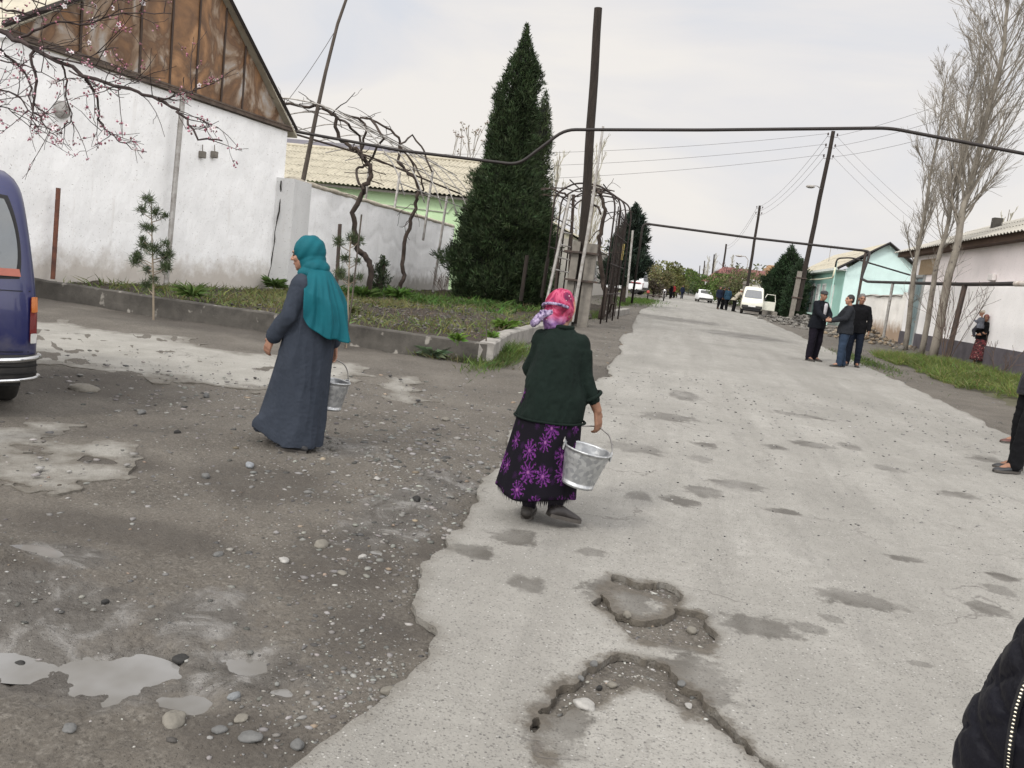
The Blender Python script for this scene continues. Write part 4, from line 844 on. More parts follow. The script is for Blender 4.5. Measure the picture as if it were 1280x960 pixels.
# posts against the white wall
def simple_post(name, label, pts, r, m, n=8, cat='post'):
    t = thing(name, label, cat, pts[0]); MB().tube(pts, r, n).build(name.split('_')[0]+'_shaft' if False else 'shaft', m, t, True); return t
simple_post('metal_pipe', 'grey metal pipe standing against the whitewashed building behind the pine sapling', [atL(206, 372, WA+Vector((.25, 0)), WB_+Vector((.25, 0))), atL(229, 116, WA+Vector((.25, 0)), WB_+Vector((.25, 0)))], .055, M_GREYM)
simple_post('rusty_stake', 'short rust red stake standing against the white wall beside the blue van', [atL(66, 349, WA+Vector((.2, 0)), WB_+Vector((.2, 0))), atL(73, 235, WA+Vector((.2, 0)), WB_+Vector((.2, 0)))], .04, mat('red rust', (.22, .09, .055), .9, (.10, .05, .04), 9))
simple_post('iron_stake', 'dark iron stake in the bed behind the teal headscarf', [atY(420, 366, 17.5), atY(425, 280, 17.5)], .045, M_DARKM, 4)
simple_post('wooden_stake', 'dark wooden stake at the cypress foot left of the floral headscarf', [atY(651, 376, 25), atY(659, 319, 25)], .06, M_POLE, 6); simple_post('wooden_stake', 'dark wooden stake at the cypress foot behind the floral headscarf', [atY(677, 372, 26), atY(685, 322, 26)], .06, M_POLE, 6)
simple_post('drain_pipe', 'thin pale pipe at the far end of the whitewashed garden wall by the cypress', [atY(541, 366, 31), atY(559, 245, 31)], .05, M_GREYM)
simple_post('yellow_post', 'short yellow post among dark conifers left of the street', [atY(777, 325, 42), atY(780, 305, 42)], .045, plain('yellow paint', (.42, .31, .08), .6)); simple_post('lamp_rod', 'slim pale rod in front of the dark left conifer', [atY(783, 372, 40), atY(791, 288, 40)], .05, M_GREYM)
# --- white stepladder frame and vine cage
t = thing('stepladder', 'tall pale stepladder frame standing open left of the thick wooden pole', 'ladder', atY(688, 372, 24))
for i, (a, c_) in enumerate([((689, 352, 23.6), (713, 243, 23.9)), ((711, 357, 24.4), (717, 243, 24.0))]):
    MB().tube([atY(*a)-Vector((0, 0, 1.0)) if False else atY(*a), atY(*c_)], .045, 6).build('rail', M_GREYM if i == 0 else M_DARKM, t, True)
for k in range(1, 7):
    u = k/7.; MB().tube([atY(689, 352, 23.6).lerp(atY(713, 243, 23.9), u), atY(711, 357, 24.4).lerp(atY(717, 243, 24.0), u)], .022, 5).build('rung', M_GREYM, t, True)
MB().tube([atY(689, 352, 23.6), atY(683, 378, 23.5)], .045, 6).build('rail', M_GREYM, t, True); MB().tube([atY(711, 357, 24.4), atY(711, 385, 24.4)], .045, 6).build('rail', M_DARKM, t, True)
t = thing('vine_cage', 'rusty iron hoop cage with bare vines right of the thick wooden pole', 'trellis', (-2.6, 27, .3))
def hoop(Y, xl, xr_, top, rr=.026, low=.3):
    P_ = [(xr_, Y, low), (xr_, Y, top-.55), (xr_-.12, Y, top-.2), (xr_-.5, Y, top), ((xl+xr_)/2, Y, top+.05), (xl+.5, Y, top), (xl, Y, top-.35), (xl, Y, low+.1)]
    return pipe(t, P_, rr, 'hoop', M_RUST, .25)
for Y in (24.8, 26.2, 27.6, 29.2): hoop(Y, -3.9, -2.02+.05*(Y-26), 4.38+.03*(Y-27), .026)
for (x, z) in ((-2.0, 1.2), (-2.0, 2.1), (-2.0, 3.0), (-2.0, 3.6), (-2.5, 4.36), (-3.0, 4.41), (-3.5, 4.4), (-3.9, 4.0), (-3.9, 3.3), (-3.9, 2.4)): MB().tube([(x, 24.7, z), (x+.08, 29.6, z)], .02, 5).build('bar', M_RUST, t, True)
for k in range(8): y = 25.0+.62*k; MB().tube([(-2.0, y, .4), (-2.0, y, 3.8)], .018, 5).build('upright', M_RUST, t, True)
# --- vine pergola over the garden wall
t = thing('vine_pergola', 'arched iron vine pergola spanning above the whitewashed garden wall', 'trellis', (-8.5, 25, .4))
for Y in (21.4, 23.2, 25.0, 26.8, 28.6, 30.4):
    pipe(t, [(-13.0, Y, 5.0), (-11.2, Y, 5.5), (-9.8, Y, 5.35), (-8.6, Y, 4.85), (-7.7, Y, 3.9), (-7.4, Y, 3.2)], .018, 'hoop', M_GREYM, .5)
for (x, z) in ((-12.3, 5.25), (-11.2, 5.5), (-10.3, 5.46), (-9.4, 5.22), (-8.6, 4.85), (-8.0, 4.2), (-7.5, 3.5)): MB().tube([(x, 21.2, z), (x, 30.6, z)], .016, 5).build('bar', M_GREYM, t, True)
for (a, c_) in [((491, 262, 30.8), (500, 215, 31)), ((532, 268, 31), (541, 213, 31))]: MB().tube([atY(*a)-Vector((0, 0, 1)), atY(*c_)], .05, 6).build('post', M_GREYM, t, True)
MB().tube([atY(446, 345, 25.8), atY(462, 205, 25.8)], .045, 6).build('post', M_GREYM, t, True); MB().tube([atY(360, 165, 22), atY(460, 195, 25), atY(577, 243, 29)], .03, 6).build('bar', M_DARKM, t, True)
# --- far buildings
t = thing('brick_pillar', 'tall tan brick gate pillar with an arched dark niche behind the cream minivan', 'pillar', (8.6, 74, .6))
q0 = atY(951, 372, 72); q1 = atY(961, 333, 72); wq = 1.9; hq = q1.z-.6; M_TAN = mat('tan brick', (.42, .27, .15), .9, (.30, .19, .11), 6, .3, 20)
cx = q0.x+1.1; MB().box((cx, 72, .6+hq*.45), (wq, wq, hq*.9)).build('shaft', M_TAN, t, True); MB().box((cx, 72, .6+hq*.93), (wq+.35, wq+.35, hq*.06)).build('capital', M_TAN, t, True); MB().box((cx, 72, .6+hq*.98), (wq, wq, hq*.08)).build('cap', M_TAN, t, True)
mb = MB(); P_ = [(cx+.45*math.cos(a), 72-wq/2-.02, .6+hq*.70+.45*math.sin(a)) for a in np.linspace(0, math.pi, 10)]+[(cx-.45, 72-wq/2-.02, .6+hq*.3), (cx+.45, 72-wq/2-.02, .6+hq*.3)]; mb.prism(P_, (0, .04, 0)); mb.build('niche', mat('niche brown', (.07, .035, .025), .9), t, True)
t = thing('red_roofed_house', 'low house with a red brown roof far behind the group of men', 'house', (10, 110, .6))
q = atY(905, 345, 112); MB().box((q.x+3, 116, 1.8), (10, 8, 3)).build('wall', M_BRICKW, t, True); MB().prism([(q.x-2.8, 111.4, 3.2), (q.x+8.8, 111.4, 3.2), (q.x+6, 116, 5.4), (q.x, 116, 5.4)], (0, .01, .12)).build('roof', mat('red brown roof', (.22, .085, .075), .8, (.16, .07, .06), 2), t, True)
t = thing('pale_shed', 'pale roofed shed between the red roofed house and the cream minivan', 'shed', (8, 88, .6))
MB().box((8.9, 90, 1.6), (3.6, 5, 2.2)).build('wall', M_PINKLOW, t, True); MB().prism([(6.7, 87, 2.65), (11, 87, 2.65), (11, 93, 3.6), (6.7, 93, 3.6)], (0, 0, .1)).build('roof', M_GREYROOF, t, True)
t = thing('roadside_wall', 'low stone wall under the dark conifers on the right', 'wall', (6.6, 60, .5))
kerb([(6.9, 76), (6.7, 66), (6.5, 57.5)], lambda p: float(prof(p[1]))+.38, .3, 'wall_body', t, M_CONCP, 3)
# ================================================================== VEGETATION
M_LEAF = attr_mat('leaf', 'tint', .75, translucent=.25); M_NEEDLE = attr_mat('needle', 'tint', .8, spec=.25)
M_BARK = mat('grey poplar bark', (.27, .245, .205), .95, (.14, .122, .10), 5, .6, 40, stretch=(1, 1, .5), fleck=((.06, .05, .045), 9, .63))
M_BARKD = mat('dark bark', (.085, .062, .048), .95, (.035, .026, .022), 6, .6, 40)
def jit(c, n, v=.35, hue=.12):
    c = np.array(c)*.66; return np.clip(c*(1+v*(rng.random((n, 1))*2-1))*(1+hue*(rng.random((n, 3))*2-1)), .004, 1)
def blades(base, dir_, length, width, cols, tri=True, bend=None):
    """thin tapering blades: base (n,3), dir (n,3) unit"""
    n = len(base); side = np.cross(dir_, rng.normal(0, 1, (n, 3))); side /= np.linalg.norm(side, axis=1, keepdims=True)+1e-9
    w_ = side*width[:, None]; tip = base+dir_*length[:, None]
    if bend is not None: tip = tip+bend
    V = np.stack([base-w_*.6, base+dir_*length[:, None]*.45+w_, tip, base+dir_*length[:, None]*.45-w_], 1).reshape(-1, 3)
    F = np.arange(4*n).reshape(n, 4); return V, F, np.repeat(cols, 4, 0)
def unit(a): return a/(np.linalg.norm(a, axis=1, keepdims=True)+1e-9)
def cypress(name, label, base, prof_, nspray, col, sp=.30, group=None, trunk=.16, wid=.018, core=.72, seed=1, per=5, lumpy=1.0):
    """prof_: list of (height, radius, dx): a shaggy upright conifer of flame-shaped sprays"""
    t = thing(name, label, 'tree', base, 0, group); H_ = prof_[-1][0]; hs = np.array([p[0] for p in prof_]); rs_ = np.array([p[1] for p in prof_]); dx = np.array([p[2] if len(p) > 2 else 0. for p in prof_])
    zs_ = np.linspace(0, H_, 200); area = np.interp(zs_, hs, rs_); cdf = np.cumsum(np.where(zs_ < hs[0], 0, area+.08)); cdf /= cdf[-1]
    z = np.interp(rng.random(nspray), cdf, np.linspace(0, H_, 200)); a = rng.uniform(0, 2*math.pi, nspray)
    lump = (1-lumpy*.5)+lumpy*fbm(a*2.2+seed*9, z*1.5/max(H_/9, .6), 4, seed+60); R_ = np.interp(z, hs, rs_)*lump; rr = R_*np.sqrt(rng.uniform(.42, 1.06, nspray)); cx = np.interp(z, hs, dx)
    P_ = np.stack([cx+rr*np.cos(a), rr*np.sin(a), z], 1)
    out = np.stack([np.cos(a), np.sin(a), np.zeros_like(a)], 1)
    d = unit(out*rng.uniform(.3, .95, (nspray, 1))+np.array([[0, 0, 1.]])*rng.uniform(.45, 1.1, (nspray, 1))+rng.normal(0, .22, (nspray, 3)))
    tone = (.55+.75*fbm(a*3, z*2.2, 3, seed+70))[:, None]
    cols = jit(col, nspray, .35)*tone; VV, FF, CC = [], [], []; n0 = 0
    for k in range(per):
        dd = unit(d+rng.normal(0, .42, (nspray, 3))); ln = sp*rng.uniform(.5, 1.25, nspray)*np.clip(.45+.55*np.interp(z, hs, rs_)/max(rs_.max()*.5, .1), .45, 1); st = P_-d*sp*.2+rng.normal(0, sp*.16, (nspray, 3))
        v, f, c = blades(st, dd, ln, wid*rng.uniform(.7, 1.5, nspray)*(sp/.3), cols*rng.uniform(.75, 1.3, (nspray, 1))); VV.append(v); FF.append(f+n0); CC.append(c); n0 += len(v)
    link('crown', mesh_np('crown', np.vstack(VV), np.vstack(FF), ('tint', np.vstack(CC))), M_NEEDLE, t)
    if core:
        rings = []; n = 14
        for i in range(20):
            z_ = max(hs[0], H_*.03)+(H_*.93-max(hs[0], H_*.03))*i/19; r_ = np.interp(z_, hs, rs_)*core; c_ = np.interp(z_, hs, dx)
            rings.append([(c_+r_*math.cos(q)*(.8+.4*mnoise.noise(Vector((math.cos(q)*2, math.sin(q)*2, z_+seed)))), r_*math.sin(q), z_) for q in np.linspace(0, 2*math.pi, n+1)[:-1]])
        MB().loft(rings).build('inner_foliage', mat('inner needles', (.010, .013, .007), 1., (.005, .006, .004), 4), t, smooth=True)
    MB().tube([(0, 0, -.2), (0, 0, H_*.3), (np.interp(H_*.8, hs, dx), 0, H_*.8)], [trunk, trunk*.8, trunk*.25], 8).build('trunk', M_BARKD, t)
    return t
cyp_c = (.042, .068, .026)
b_ = atY(628, 374, 29)
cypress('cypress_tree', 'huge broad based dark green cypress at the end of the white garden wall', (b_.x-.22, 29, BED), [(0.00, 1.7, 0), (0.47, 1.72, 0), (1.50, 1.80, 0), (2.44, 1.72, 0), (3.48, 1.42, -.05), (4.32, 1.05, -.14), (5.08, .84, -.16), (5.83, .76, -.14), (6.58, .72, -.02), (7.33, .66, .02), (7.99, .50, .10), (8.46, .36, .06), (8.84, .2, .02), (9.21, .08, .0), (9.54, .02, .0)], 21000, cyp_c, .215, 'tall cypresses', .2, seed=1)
b_ = atY(703, 376, 34)
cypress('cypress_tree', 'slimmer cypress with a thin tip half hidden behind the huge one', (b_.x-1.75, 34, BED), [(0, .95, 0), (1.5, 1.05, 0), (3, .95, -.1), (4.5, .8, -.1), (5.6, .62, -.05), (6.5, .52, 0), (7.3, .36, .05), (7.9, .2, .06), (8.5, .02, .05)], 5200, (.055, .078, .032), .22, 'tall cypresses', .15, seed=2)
def shaggy(name, label, px, pyb, pyt, Y, r, col, n, z0=None, group=None, sp=.30, trunk0=.0, seed=3, core=.6):
    b_ = atY(px, pyb, Y); z0 = float(prof(Y))-.05 if z0 is None else z0; H_ = atY(px, pyt, Y).z-z0; x = atY(px, pyt, Y).x
    return cypress(name, label, (x, Y, z0), [(H_*trunk0, r*.55, 0), (H_*(trunk0+.08), r, 0), (H_*.45, r*1.05, .05), (H_*.65, r*.85, -.08), (H_*.80, r*.55, .10), (H_*.90, r*.30, .06), (H_, .03, 0)], int(n*1.8), col, sp, group, .14, .026, core, seed, 4, 1.5)
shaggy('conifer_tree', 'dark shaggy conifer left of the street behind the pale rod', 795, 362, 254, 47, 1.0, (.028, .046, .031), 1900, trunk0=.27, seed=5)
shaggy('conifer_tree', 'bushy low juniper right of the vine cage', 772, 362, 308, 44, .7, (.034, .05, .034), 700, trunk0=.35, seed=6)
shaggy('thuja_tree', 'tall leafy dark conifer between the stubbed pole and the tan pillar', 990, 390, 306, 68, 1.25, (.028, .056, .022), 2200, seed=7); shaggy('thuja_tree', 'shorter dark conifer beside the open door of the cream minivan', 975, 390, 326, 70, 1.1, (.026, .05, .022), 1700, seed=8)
shaggy('thuja_tree', 'lowest dark conifer right of the tan brick pillar', 974, 390, 345, 72, .7, (.034, .060, .028), 700, seed=9); shaggy('thuja_tree', 'dark conifer hidden half behind the concrete stub of the tall pole', 1002, 392, 322, 65, .8, (.036, .066, .03), 900, seed=10)
shaggy('thuja_seedling', 'knee high thuja seedling in front of the white garden wall', 478, 362, 319, 24, .22, (.07, .10, .05), 260, z0=BED, sp=.12, seed=11, core=.4)
# --- branching
def grow(mb, p, d, ln, r, depth, spread, upb, nseg=4, kids=(3, 5), seedv=0, tips=None, rmin=.004, n=5, wander=.10, klen=(.45, .75)):
    P_ = [p.copy()]; dd = d.copy(); st = ln/nseg
    for i in range(nseg):
        dd = (dd+Vector((random.gauss(0, wander), random.gauss(0, wander), random.gauss(0, wander)+upb*.12))).normalized(); P_.append(P_[-1]+dd*st)
    re = max(r*.45, rmin); mb.tube(P_, [r+(re-r)*i/nseg for i in range(nseg+1)], n if r > .02 else 3, cap=False)
    if tips is not None: tips.append((P_[-1].copy(), dd.copy()))
    if depth <= 0: return
    for k in range(random.randint(*kids)):
        u = random.uniform(.25, .98)*nseg; i = min(int(u), nseg-1); q = P_[i].lerp(P_[i+1], u-i); loc = (P_[i+1]-P_[i]).normalized()
        ax = loc.orthogonal().normalized(); ax = Matrix.Rotation(random.uniform(0, 6.283), 3, loc) @ ax
        nd = (Matrix.Rotation(random.uniform(*spread), 3, ax) @ loc).normalized()
        grow(mb, q, nd, ln*random.uniform(*klen)*(1-.4*u/nseg), max(r*(1-.5*u/nseg)*.55, rmin), depth-1, spread, upb, max(3, nseg-1), kids, 0, tips, rmin, n, wander, klen)
def poplar(label, pts, r0_, H_, group='bare poplars by the gas pipe', Y=None, lo=.24, nb=46, bl=2.6, tw=(5, 8)):
    """pts: trunk points (pixel x, y, Y); fastigiate bare crown"""
    P_ = [atY(*p) for p in pts]; base = P_[0].copy(); base.z = float(prof(base.y))-.1; P_[0] = base; top = P_[-1]
    while top.z < H_: d = (P_[-1]-P_[-2]).normalized(); top = P_[-1]+(d*.5+Vector((0, 0, .5)))*1.2; P_.append(top)
    t = thing('poplar_tree', label, 'tree', base, 0, group); n = len(P_); tot = n-1; prs = [r0_*(1-.93*(i/tot)**.9)+.006 for i in range(n)]
    fine = []; rf = []
    for i in range(n-1):
        for k in range(4): u = k/4; fine.append(P_[i].lerp(P_[i+1], u)+Vector((.03*math.sin(i*3+k), .03*math.cos(i*2.3+k), 0))); rf.append(prs[i]+(prs[i+1]-prs[i])*u)
    fine.append(P_[-1]); rf.append(prs[-1]); MB().tube(fine, rf, 9).build('trunk', M_BARK, t, True, True)
    mb = MB(); L_ = len(fine)
    for k in range(nb):
        u = lo+(1-lo)*(k+random.random())/nb; i = min(int(u*(L_-1)), L_-2); q = fine[i]; a = random.uniform(0, 6.283); tilt = random.uniform(.28, .62)
        d = Vector((math.cos(a)*math.sin(tilt), math.sin(a)*math.sin(tilt), math.cos(tilt))); grow(mb, q, d, bl*random.uniform(.5, 1.15)*(1.1-.65*u), max(rf[i]*.34, .010), 2, (.2, .55), .55, 5, tw, rmin=.004, klen=(.4, .75))
    for k in range(26):
        u = random.uniform(.10, .42); i = min(int(u*(L_-1)), L_-2); a = random.uniform(0, 6.283); grow(mb, fine[i], Vector((math.cos(a)*.8, math.sin(a)*.8, .75)).normalized(), random.uniform(.3, 1.0), .009, 1, (.3, .8), .6, 4, (2, 4), rmin=.0035)
    mb.build('branches', M_BARK, t, True); return t
random.seed(11)
poplar('bare poplar at the left of the row whose trunk crosses the gas pipe', [(1130, 444, 32.4), (1140, 360, 32.4), (1150, 300, 32.4), (1160, 240, 32.4), (1169, 190, 32.4), (1178, 130, 32.4)], .095, 10.2, nb=44, bl=2.1, lo=.26)
poplar('bare poplar in the middle of the row in front of the teal door', [(1150, 450, 29.6), (1167, 352, 29.6), (1176, 312, 29.6), (1186, 275, 29.6), (1196, 220, 29.8), (1205, 170, 29.8), (1214, 120, 30)], .09, 10.5, nb=46, bl=2.3, lo=.26)
poplar('tallest bare poplar with the thickest trunk rising out of the picture', [(1164, 455, 29), (1182, 362, 29), (1194, 318, 29), (1201, 275, 29), (1210, 240, 29), (1224, 184, 29), (1241, 119, 29), (1254, 59, 29), (1262, 0, 29)], .135, 14.0, nb=84, bl=3.6, lo=.24)
poplar('bare poplar partly outside the right edge of the picture', [(1310, 470, 26.5), (1318, 360, 26.5), (1326, 270, 26.5), (1335, 180, 26.5), (1345, 90, 26.5)], .14, 12., nb=40, bl=2.8)
def far_poplar(px, pyb, pyt, Y, label, r=.7, n=14, group='pale far poplars'):
    z0 = float(prof(Y)); tp = atY(px, pyt, Y); t = thing('far_poplar', label, 'tree', (tp.x, Y, z0), 0, group); H_ = tp.z-z0; mb = MB()
    for k in range(n):
        u = .12+.8*k/n; a = random.uniform(0, 6.28); d = Vector((math.cos(a)*.28, math.sin(a)*.28, 1)).normalized(); grow(mb, Vector((0, 0, H_*u)), d, H_*.3*(1.1-u*.8), .05, 2, (.15, .4), .5, 4, (3, 5), rmin=.014)
    MB().tube([(0, 0, 0), (0, 0, H_*.5), (0, 0, H_)], [.16, .1, .02], 6).build('trunk', M_BARK, t); mb.build('branches', mat('pale twigs', (.36, .34, .27), .95), t)
for px, pyt, Y, lb in [(700, 190, 62, 'pale bare poplar top between the second cypress and the thick pole'), (752, 172, 60, 'pale bare poplar top right of the thick wooden pole'), (741, 190, 66, 'pale bare poplar top just behind the slim leaning rod'),
                       (895, 316, 170, 'pale bare poplar right of the third far pole'), (887, 320, 200, 'pale bare poplar between the far poles'), (882, 330, 230, 'faint bare poplar at the end of the right pole row'), (917, 318, 150, 'pale bare poplar left of the pole behind the minivan'), (1262, 262, 55, 'bare tree top above the pink house roof')]:
    far_poplar(px, 0, pyt, Y, lb)
# --- leafy / budding trees further off
def leafy(name, label, px, pyt, Y, r, col, n, leaf, dens=1., group=None, squash=1., trunk=.12, nl=7, base_u=.25, colb=M_BARKD):
    z0 = float(prof(Y)); tp = atY(px, pyt, Y); H_ = tp.z-z0; t = thing(name, label, 'tree' if H_ > 2.2 else 'bush', (tp.x, Y, z0), 0, group)
    C_ = np.stack([rng.normal(0, r*.45, nl), rng.normal(0, r*.45, nl), H_*(base_u+(1-base_u)*rng.uniform(.15, .85, nl))], 1); R_ = rng.uniform(.45, .8, nl)*min(r, H_*.45)
    k = rng.integers(0, nl, n); d = unit(rng.normal(0, 1, (n, 3))); P_ = C_[k]+d*(R_[k]*rng.uniform(.45, 1.08, n)**.6)[:, None]*np.array([[1, 1, squash]]); P_[:, 2] = np.clip(P_[:, 2], .05, H_)
    v, f, c = blades(P_, unit(d+rng.normal(0, .8, (n, 3))+np.array([[0, 0, .3]])), leaf*rng.uniform(.6, 1.4, n), leaf*.38*rng.uniform(.6, 1.3, n), jit(col, n, .45)*(.7+.6*fbm(P_[:, 0]*1.2+5, P_[:, 2]*1.2+P_[:, 1], 3, 80))[:, None])
    link('crown', mesh_np('crown', v, f, ('tint', c)), M_LEAF, t); mb = MB(); mb.tube([(0, 0, -.1), (.03, 0, H_*.3), (0, 0, H_*.6)], [trunk, trunk*.75, trunk*.3], 6)
    for c_ in C_: mb.tube([(0, 0, H_*.22), ((c_[0])*.5, c_[1]*.5, H_*.22+(c_[2]-H_*.22)*.6), tuple(c_)], [trunk*.5, trunk*.3, .012], 5)
    mb.build('trunk', colb, t); return t
yg, yo, ol = (.16, .17, .055), (.20, .19, .09), (.10, .085, .06)
for a in [('spring_tree', 'yellow green budding tree left of the street behind the motorcycle', 838, 328, 108, 2.4, yg, 2600, .3), ('spring_tree', 'dusty olive budding tree just behind the white van', 822, 332, 92, 2.0, yo, 2000, .26), ('spring_tree', 'taller olive green tree left of the street near its far end', 848, 336, 140, 2.2, yg, 1600, .34), ('spring_tree', 'olive tree at the far left end of the street', 852, 345, 200, 2.6, (.13, .14, .07), 1200, .45),
          ('bare_bush', 'brownish thicket under the yellow green tree behind the motorcycle', 819, 350, 90, 1.6, ol, 1200, .2),
          ('spring_bush', 'bright green bush left of the group by the minivan', 893, 343, 104, 1.9, (.12, .19, .045), 1800, .26), ('spring_bush', 'bright green bush behind the heads of the group by the minivan', 908, 345, 98, 1.7, (.13, .19, .05), 1600, .24), ('spring_bush', 'olive bush behind the roof of the cream minivan', 925, 341, 92, 1.8, (.16, .16, .07), 1500, .22),
          ('spring_tree', 'olive green tree left of the tan brick pillar', 940, 331, 90, 2.0, (.15, .16, .07), 1600, .24), ('spring_bush', 'green bush at the foot of the far pole row', 880, 352, 128, 2.2, (.10, .15, .05), 1300, .3),
          ('far_tree', 'grey green tree closing the street at its far right', 873, 344, 210, 3.6, (.10, .13, .09), 1500, .5), ('far_tree', 'hazy grey green tree left of the far right one', 864, 341, 290, 5., (.12, .15, .11), 1500, .7), ('far_tree', 'palest hazy tree at the very end of the street', 858, 350, 420, 6., (.15, .18, .15), 1300, 1.)]:  # far trees get paler, greyer leaf tints with distance: haze put into the colour
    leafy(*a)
random.seed(5)
t = thing('bare_tree', 'dark bare tree crown above the red roof', 'tree', (10.3, 100, .6)); q = atY(921, 326, 100); mb = MB()
for k in range(9): a = k*.7; grow(mb, Vector((q.x, 100, 2.2)), Vector((math.cos(a)*.7, math.sin(a)*.7, .7)).normalized(), 2.6, .09, 3, (.35, .9), .3, 4, (3, 5), rmin=.018)
mb.build('branches', mat('plum twigs', (.13, .085, .08), .95), t, True); MB().tube([(q.x, 100, .4), (q.x, 100, 2.4)], .17, 7).build('trunk', M_BARKD, t, True)
# far ground cover / woodland strip both sides so no bare horizon shows
def strip(name, x0, x1, y0, y1, h, n, col, leaf):
    P_ = np.stack([U(x0, x1, n), U(y0, y1, n), rng.random(n)], 1); P_[:, 2] = prof(P_[:, 1])+h*P_[:, 2]*(.5+fbm(P_[:, 0]*.12, P_[:, 1]*.12, 3, 90))
    v, f, c = blades(P_, unit(rng.normal(0, 1, (n, 3))+np.array([[0, 0, .5]])), leaf*rng.uniform(.6, 1.4, n), leaf*.35*rng.uniform(.6, 1.3, n), jit(col, n, .4)); tag(link(name, mesh_np(name, v, f, ('tint', c)), M_LEAF), kind='stuff')
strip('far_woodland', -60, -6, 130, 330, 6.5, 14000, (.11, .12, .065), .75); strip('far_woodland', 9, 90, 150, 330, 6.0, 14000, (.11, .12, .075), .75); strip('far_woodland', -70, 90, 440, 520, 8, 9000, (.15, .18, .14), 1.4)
strip('roadside_scrub', -9, -3.0, 95, 150, 1.8, 3500, (.13, .15, .06), .3); strip('roadside_scrub', 6.2, 11, 95, 150, 1.6, 3500, (.11, .15, .05), .3)
# --- grass
def grass(name, pts_xy, z, hmin, hmax, col, w_=.004, lean=.5, kind='stuff'):
    n = len(pts_xy); d = unit(np.stack([rng.normal(0, lean, n), rng.normal(0, lean, n), np.ones(n)], 1)); ln = rng.uniform(hmin, hmax, n)*(.35+1.3*fbm(pts_xy[:, 0]*2.3, pts_xy[:, 1]*2.3, 3, 96))
    tone = (.65+.7*fbm(pts_xy[:, 0]*1.7, pts_xy[:, 1]*1.7, 3, 95))[:, None]
    v, f, c = blades(np.column_stack([pts_xy, z]), d, ln, np.full(n, w_)*rng.uniform(.6, 1.4, n), jit(col, n, .35, .2)*tone, bend=np.stack([rng.normal(0, .25, n)*ln, rng.normal(0, .25, n)*ln, -.12*ln], 1)); return tag(link(name, mesh_np(name, v, f, ('tint', c)), M_LEAF), kind=kind)
def verge_pts(n):
    y = 12+(26.5-12)*rng.random(n)**.8; x = 5.9+(8.9-5.9)*rng.random(n); k = fbm(x*1.1, y*.8, 4, 97)+.12*np.minimum(x-5.9, 8.9-x); lim = .49+.10*np.clip((y-20)/5, 0, 1)
    xr = 5.05+1.0*np.clip((y-24)/-9, 0, 1)
    e = (x > xr+.3*(fbm(y*1.1, y*0, 3, 98)-.2)) & (k > lim) & (x < 8.9-.12*np.clip(y-20, 0, 9)); return np.stack([x, y], 1)[e]
vb = G(1280, 490)
bank = lambda x, y: prof(y)+.16*np.exp(-((x-7.4)/1.0)**2)*np.clip((27-y)/4, 0, 1)
gp = verge_pts(60000); dry = rng.random(len(gp)) < .12; grass('dry_grass', gp[dry], bank(gp[dry, 0], gp[dry, 1])-.02, .08, .36, (.34, .30, .15), .005, .8); gp = gp[~dry]; grass('grass', gp, bank(gp[:, 0], gp[:, 1])-.02, .05, .34, (.175, .235, .060), .006, .6)
vx, vy = np.meshgrid(np.linspace(5.0, 9.9, 60), np.linspace(10, 29, 120)); vz = bank(vx, vy)+(fbm(vx*2, vy*2, 3, 99)-.5)*.06-.05; id_ = np.arange(vx.size).reshape(vx.shape)
q = np.stack([id_[:-1, :-1].ravel(), id_[:-1, 1:].ravel(), id_[1:, 1:].ravel(), id_[1:, :-1].ravel()], 1)
tag(link('grass_bank', mesh_np('grass_bank', np.stack([vx.ravel(), vy.ravel(), vz.ravel()], 1), q), mat('bank earth', (.14, .125, .09), 1., (.07, .075, .03), 3, .8, 25), smooth=True), kind='structure')
def tuft(px, py, sx, sy, n, h0, h1, col, name='grass', z=None, w_=.006, lean=.5):
    g = G(px, py, z); p = np.stack([rng.normal(g.x, sx, n), rng.normal(g.y, sy, n)], 1)
    if z is not None: p = p[bed_mask(p[:, 0], p[:, 1]) > .3]
    zz = prof(p[:, 1])-.02 if z is None else np.full(len(p), z-.03); return grass(name, p, zz, h0, h1, col, w_, lean)
lg = (.12, .18, .045)
tuft(628, 450, .12, .8, 2200, .08, .30, lg); tuft(750, 395, .10, 1.4, 900, .1, .3, lg); tuft(795, 376, .8, 6, 4200, .08, .26, (.10, .18, .03), w_=.012); tuft(580, 452, .35, .1, 500, .06, .22, (.14, .15, .06)); tuft(780, 381, .15, 2, 900, .1, .3, lg)
tuft(1080, 452, .25, 1.6, 1500, .05, .16, lg)
# bed ground cover: weeds, withered stems, broad-leaved plants
n = 15000; p = np.stack([U(-11.5, -2.7, n), U(12.6, 32, n)], 1); k = fbm(p[:, 0]*.7, p[:, 1]*.55, 4, 101); s = bed_mask(p[:, 0], p[:, 1]); p = p[(s > .3) & (k > .39)]
grass('weeds', p, np.full(len(p), BED-.06), .06, .26, (.17, .20, .065), .010, .8)
p = np.stack([U(-10.6, -6.0, 9000), U(13.5, 21, 9000)], 1); p = p[(bed_mask(p[:, 0], p[:, 1]) > .3) & (fbm(p[:, 0]*.8, p[:, 1]*.8, 4, 107) > .50)]; grass('dry_grass', p, np.full(len(p), BED-.05), .06, .2, (.20, .20, .08), .007, .6)
p = np.stack([U(-9.8, -4.2, 5200), U(21, 26.5, 5200)], 1); p = p[fbm(p[:, 0]*.9, p[:, 1]*.9, 3, 103) > .48]; grass('weeds', p, np.full(len(p), BED-.04), .1, .34, (.09, .17, .035), .02, .8)
p = np.stack([U(-8, -3, 1800), U(13, 30, 1800)], 1); p = p[bed_mask(p[:, 0], p[:, 1]) > .35]; grass('withered_stems', p, np.full(len(p), BED-.05), .06, .32, (.26, .22, .15), .004, .7)
